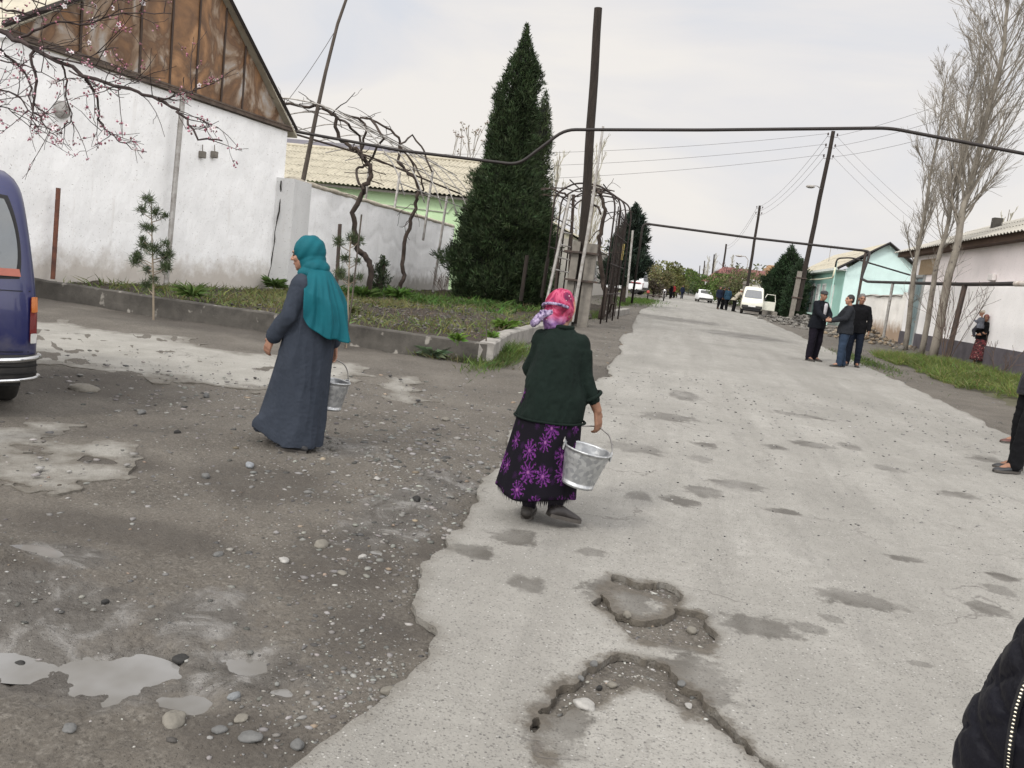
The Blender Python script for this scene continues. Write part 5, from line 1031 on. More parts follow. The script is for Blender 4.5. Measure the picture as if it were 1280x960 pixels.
p = np.stack([U(-8, -3.1, 900), U(13, 22, 900)], 1); p = p[bed_mask(p[:, 0], p[:, 1]) > .35]
v, f, cc = scatter(np.column_stack([p, np.full(len(p), BED+.01)]), U(.012, .04, len(p)), np.clip(rng.normal(.085, .04, len(p)), .03, .28)[:, None]*np.array([[1, .93, .84]])); tag(link('soil_clods', mesh_np('soil_clods', v, f, ('tint', cc)), M_STONE), kind='stuff')
def leafplant(label, px, py, r, h, n, col, z=None, group=None, lw=.3):
    g = G(px, py, z); t = thing('leafy_plant', label, 'plant', g, 0, group); a = rng.uniform(0, 6.28, n); up_ = rng.uniform(.25, 1.5, n); d = unit(np.stack([np.cos(a), np.sin(a), up_], 1))
    st = np.stack([np.cos(a)*r*.15*rng.random(n), np.sin(a)*r*.15*rng.random(n), h*.25*rng.random(n)], 1); v, f, c = blades(st, d, r*rng.uniform(.6, 1.15, n), r*lw*rng.uniform(.6, 1.2, n)*.5, jit(col, n, .3), bend=np.stack([np.cos(a)*.1*r, np.sin(a)*.1*r, -np.full(n, .22*r)], 1))
    link('leaves', mesh_np('leaves', v, f, ('tint', c)), M_LEAF, t); mb = MB()
    for k in range(4): mb.tube([(0, 0, -.05), (.05*math.cos(k*1.6), .05*math.sin(k*1.6), h*.6)], .006, 4)
    mb.build('stems', plain('green stem', (.12, .18, .06)), t); return t
bg = (.13, .24, .035)
leafplant('bright green leafy clump inside the kerb corner', 572, 428, .20, .2, 46, bg, BED); leafplant('bright green leafy clump beside the pale stick near the kerb corner', 615, 424, .18, .22, 44, bg, BED); leafplant('largest bright green clump left of the floral headscarf', 632, 412, .30, .3, 80, bg, BED)
leafplant('grey green rosette weed growing against the outside of the dark kerb', 541, 447, .30, .2, 46, (.16, .22, .13)); leafplant('leafy weed clump at the foot of the white building by the crack', 343, 360, .4, .3, 90, (.10, .17, .04), BED); leafplant('green clump under the right vine trunk', 498, 373, .45, .3, 110, (.09, .18, .03), BED); leafplant('green clump left of the thuja seedling', 455, 373, .45, .28, 110, (.09, .17, .035), BED)
leafplant('grass coloured clump at the kerb beside the pine sapling', 240, 372, .4, .16, 110, (.11, .18, .04), BED, lw=.12); leafplant('olive plant behind the teal scarf at the kerb', 438, 392, .22, .3, 50, (.15, .17, .06), BED)
# --- pine saplings with needle tufts
def sapling(label, px, pyb, pyt, Y, tufts, z0, stake=False, seed=0):
    tp = atY(px[1], pyt, Y); bs_ = atY(px[0], pyb, Y); t = thing('pine_sapling', label, 'sapling', (bs_.x, Y, z0)); mb = MB(); stem = [Vector((bs_.x, Y, z0-.05)), bs_.lerp(tp, .35)+Vector((.01, 0, 0)), bs_.lerp(tp, .7), tp]; mb.tube(stem, [.018, .015, .011, .007], 6)
    VV, FF, CC, n0 = [], [], [], 0
    for (tx, ty, r) in tufts:
        q = atY(tx, ty, Y)+Vector((0, random.uniform(-.15, .15), 0)); u = min(max((q.z-bs_.z-.12)/(tp.z-bs_.z), .05), 1); s = bs_.lerp(tp, u); mb.tube([s, s.lerp(q, .6)-Vector((0, 0, .02)), q], [.008, .006, .004], 4)
        n = int(240*r/.13); d = unit(rng.normal(0, 1, (n, 3))+np.array([[0, 0, .55]])); v, f, c = blades(np.array(q)[None]+rng.normal(0, r*.25, (n, 3)), d, r*rng.uniform(.6, 1.1, n), np.full(n, .0042), jit((.075, .105, .045), n, .4)); VV.append(v); FF.append(f+n0); CC.append(c); n0 += len(v)
    link('needles', mesh_np('needles', np.vstack(VV), np.vstack(FF), ('tint', np.vstack(CC))), M_NEEDLE, t, True); mb.build('stem', mat('sapling bark', (.28, .23, .17), .95), t, True)
random.seed(3)
sapling('young pine sapling with separate needle tufts in front of the dark kerb at left', (192, 189), 405, 248, 12.0, [(189, 251, .13), (177, 263, .11), (196, 267, .13), (205, 270, .08), (181, 285, .12), (197, 287, .08), (185, 300, .08), (175, 308, .14), (197, 313, .15), (211, 305, .09), (162, 327, .13), (172, 322, .12), (202, 321, .14), (212, 318, .10), (204, 336, .13), (213, 334, .11), (182, 338, .10), (178, 357, .12), (192, 350, .10), (168, 318, .08)], float(prof(12.))-.02)
sapling('spindly pine sapling tied to stakes behind the teal headscarf', (432, 438), 442, 296, 11.8, [(438, 299, .12), (427, 303, .11), (447, 301, .10), (431, 324, .11), (449, 327, .08), (430, 342, .12), (436, 350, .10), (450, 347, .08), (424, 346, .08)], float(prof(11.8))-.02)
simple_post('bamboo_stake', 'thin pale stick leaning on the spindly pine sapling behind the teal scarf', [atY(430, 442, 11.7), atY(440, 375, 11.7), atY(452, 268, 11.7)], .013, M_TIMBER, 6)
simple_post('dry_stick', 'short pale stick planted in the soil near the kerb corner', [G(608, 428, BED)-Vector((0, 0, .05)), G(608, 428, BED)+Vector((-.04, 0, .42))], .012, M_TIMBER, 5)
def shrub(label, px, py, h, z, col=(.14, .10, .08), n=5, r=.02, cat='shrub', grp=None):
    g = G(px, py, z); t = thing('bare_shrub', label, cat, g, 0, grp); mb = MB()
    for k in range(n): a = random.uniform(0, 6.28); grow(mb, Vector((.04*math.cos(a), .04*math.sin(a), -.05)), Vector((math.cos(a)*.22, math.sin(a)*.22, 1)).normalized(), h*random.uniform(.6, 1.), r, 2, (.25, .7), .4, 4, (2, 4), rmin=.005)
    mb.build('branches', mat('shrub bark', col, .95), t); return t
shrub('leafless stem in front of the huge cypress', 612, 370, 1.7, BED, n=2); shrub('thin bare bush right of the leafless stem before the cypress', 640, 374, 1.2, BED, n=4, r=.012); shrub('dry bare bush at the end of the white garden wall', 553, 371, 1.0, BED, (.20, .16, .12), 7, .01); shrub('leafless bush at the foot of the thickest poplar', 1181, 456, 2.6, None, (.26, .23, .19), 7, .015); shrub('bare dry sprig against the dark plinth', 1246, 478, .9, None, (.45, .42, .36), 3, .014)
# budding shrub behind the pergola
t = thing('budding_tree', 'spindly budding tree showing above the cream corrugated roof', 'tree', (-13, 50, 0)); mb = MB(); VV, FF, CC, n0 = [], [], [], 0; tips = []
for px in (556, 570, 581, 592, 606, 520): q = atY(px, 215, 52); grow(mb, q-Vector((0, 0, 6)), Vector((random.uniform(-.1, .1), 0, 1)).normalized(), 6+atY(px, 160 if px != 520 else 190, 52).z-q.z, .05, 1, (.25, .6), .5, 6, (5, 8), rmin=.012, tips=tips, klen=(.15, .3))
for q, d in tips: n = 14; v, f, c = blades(np.array(q)[None]+rng.normal(0, .07, (n, 3)), unit(rng.normal(0, 1, (n, 3))), U(.08, .16, n), U(.03, .05, n), jit((.30, .24, .18), n)); VV.append(v); FF.append(f+n0); CC.append(c); n0 += len(v)
mb.build('branches', M_BARK, t, True); tag(link('buds', mesh_np('buds', np.vstack(VV), np.vstack(FF), ('tint', np.vstack(CC))), M_LEAF, t, True), kind='stuff')
# --- vines
def vine(label, pts, Y, r, seed, extra=()):
    P_ = [atY(p[0], p[1], Y) for p in pts]; P_[0].z = BED-.05; t = thing('grape_vine', label, 'vine', P_[0], 0, 'old grape vines'); out = []
    for a, b_ in zip(P_[:-1], P_[1:]):
        for k in range(4): u = k/4; out.append(a.lerp(b_, u)+Vector((random.gauss(0, .02), random.gauss(0, .05), random.gauss(0, .02))))
    out.append(P_[-1]); n = len(out); MB().tube(out, [r*(1-.6*i/n) for i in range(n)], 8).build('trunk', M_BARKD, t, True, True)
    mb = MB()
    for i in range(n//3, n):
        if random.random() < .42: grow(mb, out[i], Vector((random.gauss(0, .8), random.gauss(0, .8), random.uniform(-.5, .35))).normalized(), random.uniform(.5, 1.2), r*.22, 1, (.3, .9), -.1, 5, (0, 2), rmin=.006, wander=.25)
    for ex in extra: E_ = [atY(p[0], p[1], Y+random.uniform(-.5, .8)) for p in ex]; mb.tube([a.lerp(b_, k/3)+Vector((random.gauss(0, .02), 0, random.gauss(0, .02))) for a, b_ in zip(E_[:-1], E_[1:]) for k in range(3)]+[E_[-1]], r*.4, 6)
    mb.build('shoots', M_BARKD, t, True); return t
random.seed(21)
vine('thick twisted grape vine climbing in front of the white garden wall behind the teal headscarf', [(462, 359), (464, 335), (457, 321), (447, 313), (444, 300), (442, 272), (448, 250), (456, 237), (464, 222), (462, 208), (452, 195), (447, 187), (432, 180), (423, 172), (419, 147), (410, 138), (403, 134), (380, 133), (356, 130)], 22.9, .092, 1, [[(455, 236), (446, 226), (446, 212), (456, 206)], [(455, 200), (448, 170), (436, 155), (420, 146)], [(450, 190), (458, 165), (455, 152), (430, 143)], [(460, 205), (480, 172), (463, 148)]])
vine('thinner grape vine climbing right of the thuja seedling', [(497, 366), (505, 350), (503, 330), (506, 305), (513, 279), (520, 255), (524, 237), (518, 222), (505, 213), (497, 200), (500, 175), (488, 162), (466, 150), (450, 147)], 25.4, .072, 2, [[(519, 222), (517, 208), (510, 195)], [(523, 235), (530, 240), (527, 222), (515, 200), (498, 180)], [(500, 180), (515, 170), (530, 190), (540, 215)]])
vine('old grape vine trunk winding up inside the rusty hoop cage', [(752, 392), (757, 370), (753, 345), (748, 310), (752, 285), (757, 262), (752, 245), (745, 236), (730, 233)], 26, .09, 3, [[(752, 268), (745, 258), (738, 253)], [(765, 378), (762, 392), (750, 398)]])
vine('tangled vine lying along the top of the hoop cage left of the thick pole', [(690, 400), (700, 300), (712, 246), (700, 240), (690, 236), (676, 236)], 27.5, .05, 4, [[(690, 237), (705, 243), (722, 246), (740, 240), (765, 238)], [(676, 237), (700, 234), (724, 240), (745, 236), (768, 239)], [(680, 243), (705, 246), (720, 252)]])
# --- blossoming cherry branches at the upper left; the trunk stands outside the frame
random.seed(9)
cb = Vector((-4.9, 3.9, .0)); t = thing('cherry_tree', 'cherry tree reaching dark twigs with pink buds and white blossom over the upper left', 'tree', cb)
Yc = 4.3; MB().tube([cb-Vector((0, 0, .1)), cb+Vector((.05, .1, 1.2)), cb+Vector((.2, .25, 2.1)), atY(-90, 20, Yc)], [.13, .11, .08, .04], 9).build('trunk', M_BARKD, t, True, True)
main = [([(-90, 20), (0, 38), (40, 59), (103, 94), (162, 112), (200, 123), (225, 141), (250, 172), (278, 176)], .016), ([(200, 123), (218, 120), (235, 116), (268, 104)], .006), ([(103, 94), (122, 118), (124, 150), (133, 162), (150, 178), (183, 190)], .008), ([(40, 59), (43, 100), (43, 138), (58, 158), (72, 172)], .009), ([(20, 48), (62, 28), (110, 28), (170, 14), (214, 17)], .008), ([(-40, 28), (0, 12), (40, 18), (80, 8), (120, -14)], .009), ([(60, 70), (110, 82), (150, 98), (185, 104)], .006), ([(-60, 60), (0, 62), (30, 90), (36, 130), (46, 165)], .009), ([(-60, 90), (0, 110), (25, 120), (45, 150), (60, 165)], .007), ([(30, 55), (70, 62), (110, 70), (148, 60)], .005), ([(76, 80), (84, 110), (88, 150), (80, 158)], .006), ([(0, 75), (35, 82), (60, 98), (95, 100)], .005), ([(88, 88), (120, 108), (140, 112), (165, 113)], .005), ([(-20, 5), (20, -10), (60, 10), (100, 18)], .007), ([(-40, 130), (0, 132), (30, 146), (48, 160)], .005)]
mb = MB(); buds = []; tw = []
for pts, r in main:
    dy = random.uniform(-.25, .3) if pts[0] not in ((-90, 20), (200, 123)) else 0; P_ = [atY(p[0], p[1], Yc+dy*min(1, i/2)) for i, p in enumerate(pts)]; out = []
    for a, b_ in zip(P_[:-1], P_[1:]):
        for k in range(4): out.append(a.lerp(b_, k/4)+Vector((random.gauss(0, .007), random.gauss(0, .012), random.gauss(0, .006))))
    out.append(P_[-1]); n = len(out); mb.tube(out, [max(r*(1-.75*i/n), .0028) for i in range(n)], 6, cap=False)
    for i in range(2, n-1):
        if out[i].x < -4.4: continue
        if random.random() < .6:
            d = ((out[i+1]-out[i]).normalized()+Vector((random.gauss(0, .7), random.gauss(0, .5), random.gauss(0, .6)))).normalized(); grow(mb, out[i], d, random.uniform(.08, .42), .0032, 1, (.4, .9), .1, 4, (1, 3), rmin=.0016, tips=tw, wander=.16)
        if random.random() < .28: buds.append(out[i])
mb.build('branches', mat('cherry bark', (.075, .05, .045), .85, (.03, .022, .02), 30), t, True, True)
for q, d in tw:
    for k in range(random.choice((0, 0, 1, 1, 2))): buds.append(q-d*random.uniform(0, .12))
PT = np.array([[q.x, q.y, q.z] for q in buds]); PT = np.repeat(PT, 3, 0)+rng.normal(0, .009, (len(PT)*3, 3)); n = len(PT)
v, f, cc = scatter(PT, U(.003, .0065, n), np.array([(.32, .12, .16), (.24, .08, .11), (.44, .24, .29), (.14, .06, .06)])[rng.integers(0, 4, n)], 1.2); tag(link('buds', mesh_np('buds', v, f, ('tint', cc)), attr_mat('bud', 'tint', .6), t, True, True), kind='stuff')
flo = PT[rng.random(n) < .09]; VV = []; FF = []; n0 = 0
for p in flo:
    nd = unit(rng.normal(0, 1, (1, 3))+np.array([[0, -.8, 0]]))[0]; a0 = np.cross(nd, [0, 0, 1.]); a0 /= np.linalg.norm(a0)+1e-9; b0 = np.cross(nd, a0)
    for k in range(5):
        an_ = k*1.2566; e = a0*math.cos(an_)+b0*math.sin(an_); s_ = np.cross(nd, e); VV += [p, p+e*.009+s_*.006, p+e*.0165+nd*.002, p+e*.009-s_*.006]; FF.append([n0, n0+1, n0+2, n0+3]); n0 += 4
tag(link('blossoms', mesh_np('blossoms', np.array(VV), FF, ('tint', np.tile([.85, .80, .80], (len(VV), 1)))), M_LEAF, t, True), kind='stuff')
# ================================================================== PEOPLE
V3 = Vector
def capsule(mb, a, b, ra, rb, n=14, sq=None):
    """closed tapered limb with round ends; sq=(axis, factor) flattens it across an axis"""
    a, b = V3(a), V3(b); t = (b-a); l = t.length; t = t.normalized() if l > 1e-6 else V3((0, 0, 1)); x = t.orthogonal().normalized(); y = t.cross(x); rings = []
    for k in range(4): an = -math.pi/2+k*math.pi/8; rings.append((a+t*ra*math.sin(an), max(ra*math.cos(an), .0005)))
    rings += [(a, ra), (b, rb)]
    for k in range(1, 5): an = k*math.pi/8; rings.append((b+t*rb*math.sin(an), max(rb*math.cos(an), .0005)))
    mid = (a+b)/2; R_ = []
    for c, r in rings:
        ring = []
        for j in range(n):
            q = c+(x*math.cos(2*math.pi*j/n)+y*math.sin(2*math.pi*j/n))*r
            if sq: ax = V3(sq[0]).normalized(); o = (q-mid).dot(ax); q = q-ax*o*(1-sq[1])
            ring.append(q)
        R_.append(ring)
    mb.loft(R_)
def chain(mb, pts, rs_, n=14):
    for i in range(len(pts)-1): capsule(mb, pts[i], pts[i+1], rs_[i], rs_[i+1], n)
def ering(c, rx, ry, z=None, n=40, yaw=0., fold=0., nf=0, ph=0., tilt=(0, 0)):
    out = []; c = V3(c)
    for j in range(n):
        a = 2*math.pi*j/n; f_ = 1+fold*(math.sin(nf*a+ph)+.6*math.sin((nf*1.7+1)*a+ph*2.1))
        x, y = rx*math.cos(a)*f_, ry*math.sin(a)*f_; X = x*math.cos(yaw)-y*math.sin(yaw); Y = x*math.sin(yaw)+y*math.cos(yaw); out.append(c+V3((X, Y, X*tilt[0]+Y*tilt[1])))
    return out
def fuse(mb, name, m, parent, vox, smooth=3, disp=None, dec=None):
    """union of overlapping closed shapes as one continuous skin"""
    me = mb.mesh(name); tmp = bpy.data.objects.new('tmp', me); COL.objects.link(tmp)
    r = tmp.modifiers.new('r', 'REMESH'); r.mode = 'VOXEL'; r.voxel_size = vox
    s = tmp.modifiers.new('s', 'SMOOTH'); s.iterations = smooth; s.factor = .5
    dg = bpy.context.evaluated_depsgraph_get(); ev = tmp.evaluated_get(dg); out = bpy.data.meshes.new_from_object(ev)
    bpy.data.objects.remove(tmp); bpy.data.meshes.remove(me); out.name = name; out.materials.clear()
    o = link(name, out, m, parent, smooth=True)
    if disp: disp(o)
    return o
def folds(o, specs, seed=0.):
    """cloth wrinkles: list of (amp, (sx,sy,sz)) ridged noise along normals"""
    me = o.data; sd = V3((seed, seed*1.7, seed*.6)); co = [q.co.copy() for q in me.vertices]; nn = [q.normal.copy() for q in me.vertices]
    for i, q in enumerate(me.vertices):
        d = 0
        for amp, s in specs:
            p = V3((co[i].x*s[0], co[i].y*s[1], co[i].z*s[2]))+sd; d += amp*(1-2*abs(mnoise.noise(p)))-amp*.5
        q.co = co[i]+nn[i]*d
    me.update()
def hand(mb, w, d, n, side, curl=.5, s=1., spread=.0):
    """w wrist, d towards fingertips, n palm normal (fingers curl towards it), side: +1/-1 thumb side along d x n"""
    w, d, n = V3(w), V3(d).normalized(), V3(n).normalized(); n = (n-d*n.dot(d)).normalized(); q = d.cross(n)*side
    for k in (-.024, -.008, .008, .024): capsule(mb, w+q*k*.7*s, w+d*.085*s+q*k*s, .015*s, .0125*s, 8)
    for k, ln in ((.030, .92), (.010, 1.), (-.010, .95), (-.029, .76)):
        p = w+d*.085*s+q*k*s; a = curl*.5; cd = d.copy()
        for sg, r in ((.042, .0088), (.027, .0080), (.021, .0072)):
            cd = (d*math.cos(a)+n*math.sin(a)).normalized(); p2 = p+cd*sg*ln*s; capsule(mb, p, p2, r*s, r*.93*s, 8); p = p2; a += curl
    p = w+d*.028*s+q*.026*s; e = (d*.62+q*.68+n*.38).normalized(); p2 = p+e*.045*s; capsule(mb, p, p2, .0135*s, .0105*s, 8); e2 = (d*.85+q*.2+n*.45*(1+curl)).normalized(); p3 = p2+e2*.033*s; capsule(mb, p2, p3, .0103*s, .0085*s, 8)
def head_shapes(mb, C_, R, s=1., female=False):
    """skull, jaw, brow, nose, lips, cheeks, ears around head centre C_, rotated by R"""
    def P(x, y, z): return V3(C_)+R @ (V3((x, y, z))*s)
    def E(c, r, M=None): mb.ball(P(*c), tuple(k*s for k in r), 16, 12, R @ M if M is not None else R)
    E((0, -.012, .028), (.074, .094, .096)); E((0, .030, -.035), (.060, .062, .078)); E((0, .045, -.075), (.045, .042, .036)); E((0, .066, -.098), (.022, .018, .017))
    capsule(mb, P(-.034, .078, .034), P(.034, .078, .034), .013*s, .013*s, 8)
    capsule(mb, P(0, .086, .022), P(0, .108, -.018), .0095*s, .0135*s, 8); capsule(mb, P(-.011, .096, -.022), P(.011, .096, -.022), .0095*s, .0095*s, 8)
    for k in (-1, 1): E((k*.043, .058, -.018), (.024, .024, .026)); E((k*.078, -.008, -.002), (.010, .021, .031)); capsule(mb, P(k*.012, .073, -.012), P(k*.018, .075, -.052), .012*s, .012*s, 8)
    mb.ball(P(0, .084, -.050), (.023*s, .010*s, .007*s), 10, 6, R); mb.ball(P(0, .082, -.062), (.020*s, .010*s, .008*s), 10, 6, R)
M_SKIN = mat('weathered skin', (.36, .20, .135), .6, (.29, .15, .10), 14, .1, 120, spec=.35); M_SKIN2 = mat('tanned skin', (.30, .16, .10), .6, (.22, .11, .07), 14, .1, 120, spec=.35)
M_EYE = plain('dark eye', (.03, .02, .018), .25); M_LIP = plain('lips', (.30, .12, .10), .6); M_HAIR = mat('black hair', (.018, .015, .014), .6, (.03, .026, .024), 60, .4, 200, stretch=(1, 1, .2)); M_HAIRG = mat('grey cropped hair', (.20, .19, .18), .8, (.07, .065, .06), 80, .4, 200)
def fab(name, col, col2=None, scale=4, bump=.35, rough=.95): return mat('cloth '+name, col, rough, col2 or tuple(c*.72 for c in col), scale, bump, 180, spec=.15, bdist=.004, contrast=.7)
def eyes(t, C_, R, s=1.):
    for k in (-1, 1): MB().ball(V3(C_)+R @ (V3((k*.031, .077, .010))*s), .0105*s, 10, 8).build('eye', M_EYE, t, smooth=True); mb = MB(); mb.tube([V3(C_)+R @ (V3((k*.014, .0915, .031))*s), V3(C_)+R @ (V3((k*.033, .088, .036))*s), V3(C_)+R @ (V3((k*.05, .077, .030))*s)], .0042*s, 6); mb.build('eyebrow', M_HAIR, t)
    mb = MB(); mb.ball(V3(C_)+R @ (V3((0, .0905, -.056))*s), (.021*s, .0058*s, .0085*s), 12, 8, R); mb.build('lips', M_LIP, t, smooth=True)
def shoe(t, heel, d, m, L_=.26, w_=.09, up_=0., name='shoe', pitch=0., z=None):
    """heel: ground point under the heel; d: toe direction (local xy); pitch lifts the heel"""
    d = V3((d[0], d[1], 0)).normalized(); s = V3((-d.y, d.x, 0)); H = V3(heel); mb = MB(); c, sn = math.cos(pitch), math.sin(pitch); D = d*c-V3((0, 0, sn)); Uv = d*sn+V3((0, 0, c))
    secs = [(-.015, .030, .055), (.02, .037, .085), (.08, .036, .082), (.14, .044, .066), (.20, .046, .050), (.245, .034, .036), (.265, .012, .020)]
    rings = []
    for u, hw, ht in secs:
        u *= L_/.26; hw *= w_/.09; rings.append([H+D*u+s*(hw*math.cos(a))+Uv*(max(0, (.5+.5*math.sin(a)))*ht if math.sin(a) > 0 else .0+.5*ht*(1+math.sin(a))) for a in np.linspace(0, 2*math.pi, 17)[:-1]])
    mb.loft(rings); o = mb.build(name, m, t, smooth=True); sb = MB(); sr = []
    for u, hw, ht in secs: u *= L_/.26; hw *= w_/.09*1.06; sr.append([H+D*u+s*x+Uv*z_ for x, z_ in ((-hw, 0), (hw, 0), (hw, .022), (-hw, .022))])
    sb.loft(sr); sb.build('sole', plain('worn sole', (.09, .08, .07), .9), o); return o
SH = {'R': 1, 'L': -1}
def standing(s=1.): return dict(pelvis=(0, 0, .95), chest=(0, .0, 1.30), neck=(0, -.01, 1.47), head=(0, .02, 1.605), shR=(.185, -.01, 1.42), elR=(.235, -.03, 1.14), wrR=(.235, .06, .90), shL=(-.185, -.01, 1.42), elL=(-.235, -.03, 1.14), wrL=(-.235, .06, .90),
                                hipR=(.09, 0, .93), knR=(.10, .03, .50), anR=(.105, -.01, .09), hipL=(-.09, 0, .93), knL=(-.10, .03, .50), anL=(-.105, -.01, .09), toeR=(.15, 1), toeL=(-.15, 1), yaw=0., pitch=0., roll=0.)
def person(label, loc, rz, H_=1.72, J=None, skin=None, top=None, topm=None, trou=None, shoes=None, hair=None, cap=None, vox=.012, girth=1., hands=None, skirt=None, scarf=None, fine=False, name='person', coat_z=.80, group=None, inner=None, head=True):
    s = H_/1.725; j = standing(); j.update(J or {}); t = thing(name, label, 'person', loc, rz, group); skin = skin or M_SKIN
    p = {k: V3(v)*s for k, v in j.items() if isinstance(v, tuple) and len(v) == 3}; R = (Matrix.Rotation(j['yaw'], 3, 'Z') @ Matrix.Rotation(-j['pitch'], 3, 'X') @ Matrix.Rotation(j['roll'], 3, 'Y')); C_ = p['head']; sh = s*j.get('hs', 1.)
    mb = MB(); head_shapes(mb, C_, R, sh); chain(mb, [p['chest'], p['neck'], C_-R @ V3((0, .015, .05))*s], [.08*s, .054*s, .053*s])
    capsule(mb, p['pelvis'], p['chest']-V3((0, 0, .04*s)), .105*s, .105*s)
    for k in 'RL':
        chain(mb, [p['chest']-V3((0, 0, .04*s)), p['sh'+k]+V3((-.02*SH[k], 0, -.045))*s, p['el'+k], p['wr'+k]], [.075*s, .040*s, .036*s, .027*s]); chain(mb, [p['pelvis'], p['hip'+k], p['kn'+k], p['an'+k]], [.10*s, .078*s, .052*s, .036*s])
        hd = (hands or {}).get(k); d = (p['wr'+k]-p['el'+k]).normalized(); nrm = V3((-SH[k], .2, 0)); curl = .45; sd = -SH[k]
        if hd: d = V3(hd[0]).normalized() if hd[0] else d; nrm = V3(hd[1]) if hd[1] else nrm; curl = hd[2]; sd = hd[3] if len(hd) > 3 else sd
        n_ = (nrm-d*nrm.dot(d)).normalized(); side = 1 if d.cross(n_).dot(V3((0, 1, .3))) > 0 else -1
        if hd and len(hd) > 3: side = hd[3]
        hand(mb, p['wr'+k], d, nrm, side, curl, s)
        td = V3((*j['toe'+k], 0)).normalized(); capsule(mb, p['an'+k], p['an'+k]+td*.13*s-V3((0, 0, .055*s)), .04*s, .03*s)
    fuse(mb, 'body', skin, t, min(vox, .007) if fine else vox, 2); eyes(t, C_, R, sh)
    g = girth
    if topm:
        mb = MB(); cz = coat_z*s; pe, ch, nk = p['pelvis'], p['chest'], p['neck']; ax = lambda z: pe.lerp(ch, (z-pe.z)/max(ch.z-pe.z, .01)) if z < ch.z else ch.lerp(nk, (z-ch.z)/(nk.z-ch.z))
        rr = [(cz, .203*g, .160*g), (pe.z+.02, .192*g, .150*g), (pe.z+.14*s, .165*g, .122*g), (ch.z-.08*s, .178*g, .128*g), (ch.z+.04*s, .19*g, .122*g), (nk.z-.075*s, .165, .10), (nk.z-.03*s, .085, .075), (nk.z+.012*s, .068, .064)]
        mb.loft([ering(V3((ax(z).x, ax(z).y, z)), rx*s, ry*s, n=28, fold=.018 if z < ch.z-.1 else 0, nf=5, ph=1) for z, rx, ry in rr])
        for k in 'RL': chain(mb, [p['chest'].lerp(p['sh'+k], .5)+V3((0, 0, .045*s)), p['sh'+k]+V3((-.012*SH[k], 0, -.03))*s, p['el'+k], p['el'+k].lerp(p['wr'+k], .93)], [.070*s, .066*s*g, .058*s*g, .046*s*g])
        fuse(mb, top or 'jacket', topm, t, vox, 2, lambda o: folds(o, [(.006*s, (9, 9, 14)), (.004*s, (20, 20, 26))], len(label)))
        if inner: # open front: shirt panel, collar
            mb = MB(); fy = .132*g*s; mb.loft([[V3((x*w_, ax(z).y+fy*f_+.014, z)) for x, f_ in ((-1, .86), (-.5, .97), (0, 1.02), (.5, .97), (1, .86), (0, .8))] for z, w_ in ((pe.z+.06*s, .05*s), (ch.z-.08*s, .06*s), (ch.z+.06*s, .07*s), (nk.z-.05*s, .05*s))]); mb.build('shirt', inner, t, smooth=True)
        mb = MB(); mb.tube([nk+V3((.075*math.cos(a), .07*math.sin(a)+.005, -.02-.03*max(0, math.sin(a))))*s if False else nk+V3((.075*math.cos(a), .072*math.sin(a)+.006, -.005-.035*max(0, math.sin(a))))*s for a in np.linspace(-math.pi*1.5, math.pi*.5, 20)], .017*s, 7); mb.build('collar', topm, t, smooth=True)
    if trou:
        mb = MB(); capsule(mb, p['pelvis']-V3((0, 0, .05)), p['pelvis']+V3((0, 0, .02*s)), .118*g*s, .112*g*s)
        for k in 'RL': chain(mb, [p['hip'+k]+V3((0, 0, .03)), p['kn'+k], p['an'+k]+V3((0, -.005, -.01))], [.102*g*s, .078*g*s, .064*g*s])
        fuse(mb, 'trousers', trou, t, vox, 2, lambda o: folds(o, [(.007*s, (8, 8, 12)), (.004, (18, 18, 24))], 3+len(label)))
    if skirt: # (material, z top, z hem, r top, r hem)
        sm, zt, zb, r0_, r1_ = skirt; mb = MB(); pe = p['pelvis']
        outr = [ering(V3((pe.x, pe.y, (zt+(zb-zt)*u)*s)), (r0_+(r1_-r0_)*u**.8)*s, (r0_*.8+(r1_*.92-r0_*.8)*u**.8)*s, n=64, fold=.045*u, nf=7, ph=2) for u in np.linspace(0, 1, 12)]
        inr = [[q+(V3((pe.x, pe.y, q.z))-q).normalized()*.012 for q in r] for r in outr[::-1]]; mb.loft(outr+inr); mb.build('skirt', sm, t, smooth=True)
    if shoes:
        for k in 'RL': a = p['an'+k]; td = V3((*j['toe'+k], 0)).normalized(); shoe(t, V3((a.x, a.y, max(a.z-.09*s, 0)))-td*.05*s, td, shoes, .265*s, .098*s)
    if hair:
        mb = MB(); mb.ball(C_+R @ (V3((0, -.022, .040))*sh), (.081*sh, .097*sh, .096*sh), 18, 12, R); mb.ball(C_+R @ (V3((0, -.05, -.005))*sh), (.076*sh, .066*sh, .075*sh), 16, 10, R); o = fuse(mb, 'hair', hair, t, .009, 1, lambda o: folds(o, [(.003, (60, 60, 30))]))
    if cap:
        mb = MB(); mb.ball(C_+R @ (V3((0, -.008, .066))*sh), (.090*sh, .108*sh, .062*sh), 18, 10, R); mb.ball(C_+R @ (V3((0, .075, .052))*sh), (.066*sh, .062*sh, .010*sh), 16, 8, R); fuse(mb, 'cap', cap, t, .007, 1)
    if scarf:
        mb = MB(); mb.ball(C_+R @ (V3((0, -.024, .030))*sh), (.090*sh, .102*sh, .106*sh), 18, 12, R); mb.ball(C_+R @ (V3((0, -.05, -.055))*sh), (.072*sh, .06*sh, .08*sh), 16, 10, R); fuse(mb, 'headscarf', scarf, t, .009, 2)
    return t, p, R
def gz(x, y): return float(prof(y))
def groundz(x, y): return float(max(z_road(np.array([x]), np.array([y]))[0]+.004 if float(s_road(np.array([x]), np.array([y]))[0]) > 0 else -9, h_ground(np.array([x]), np.array([y]))[0]))

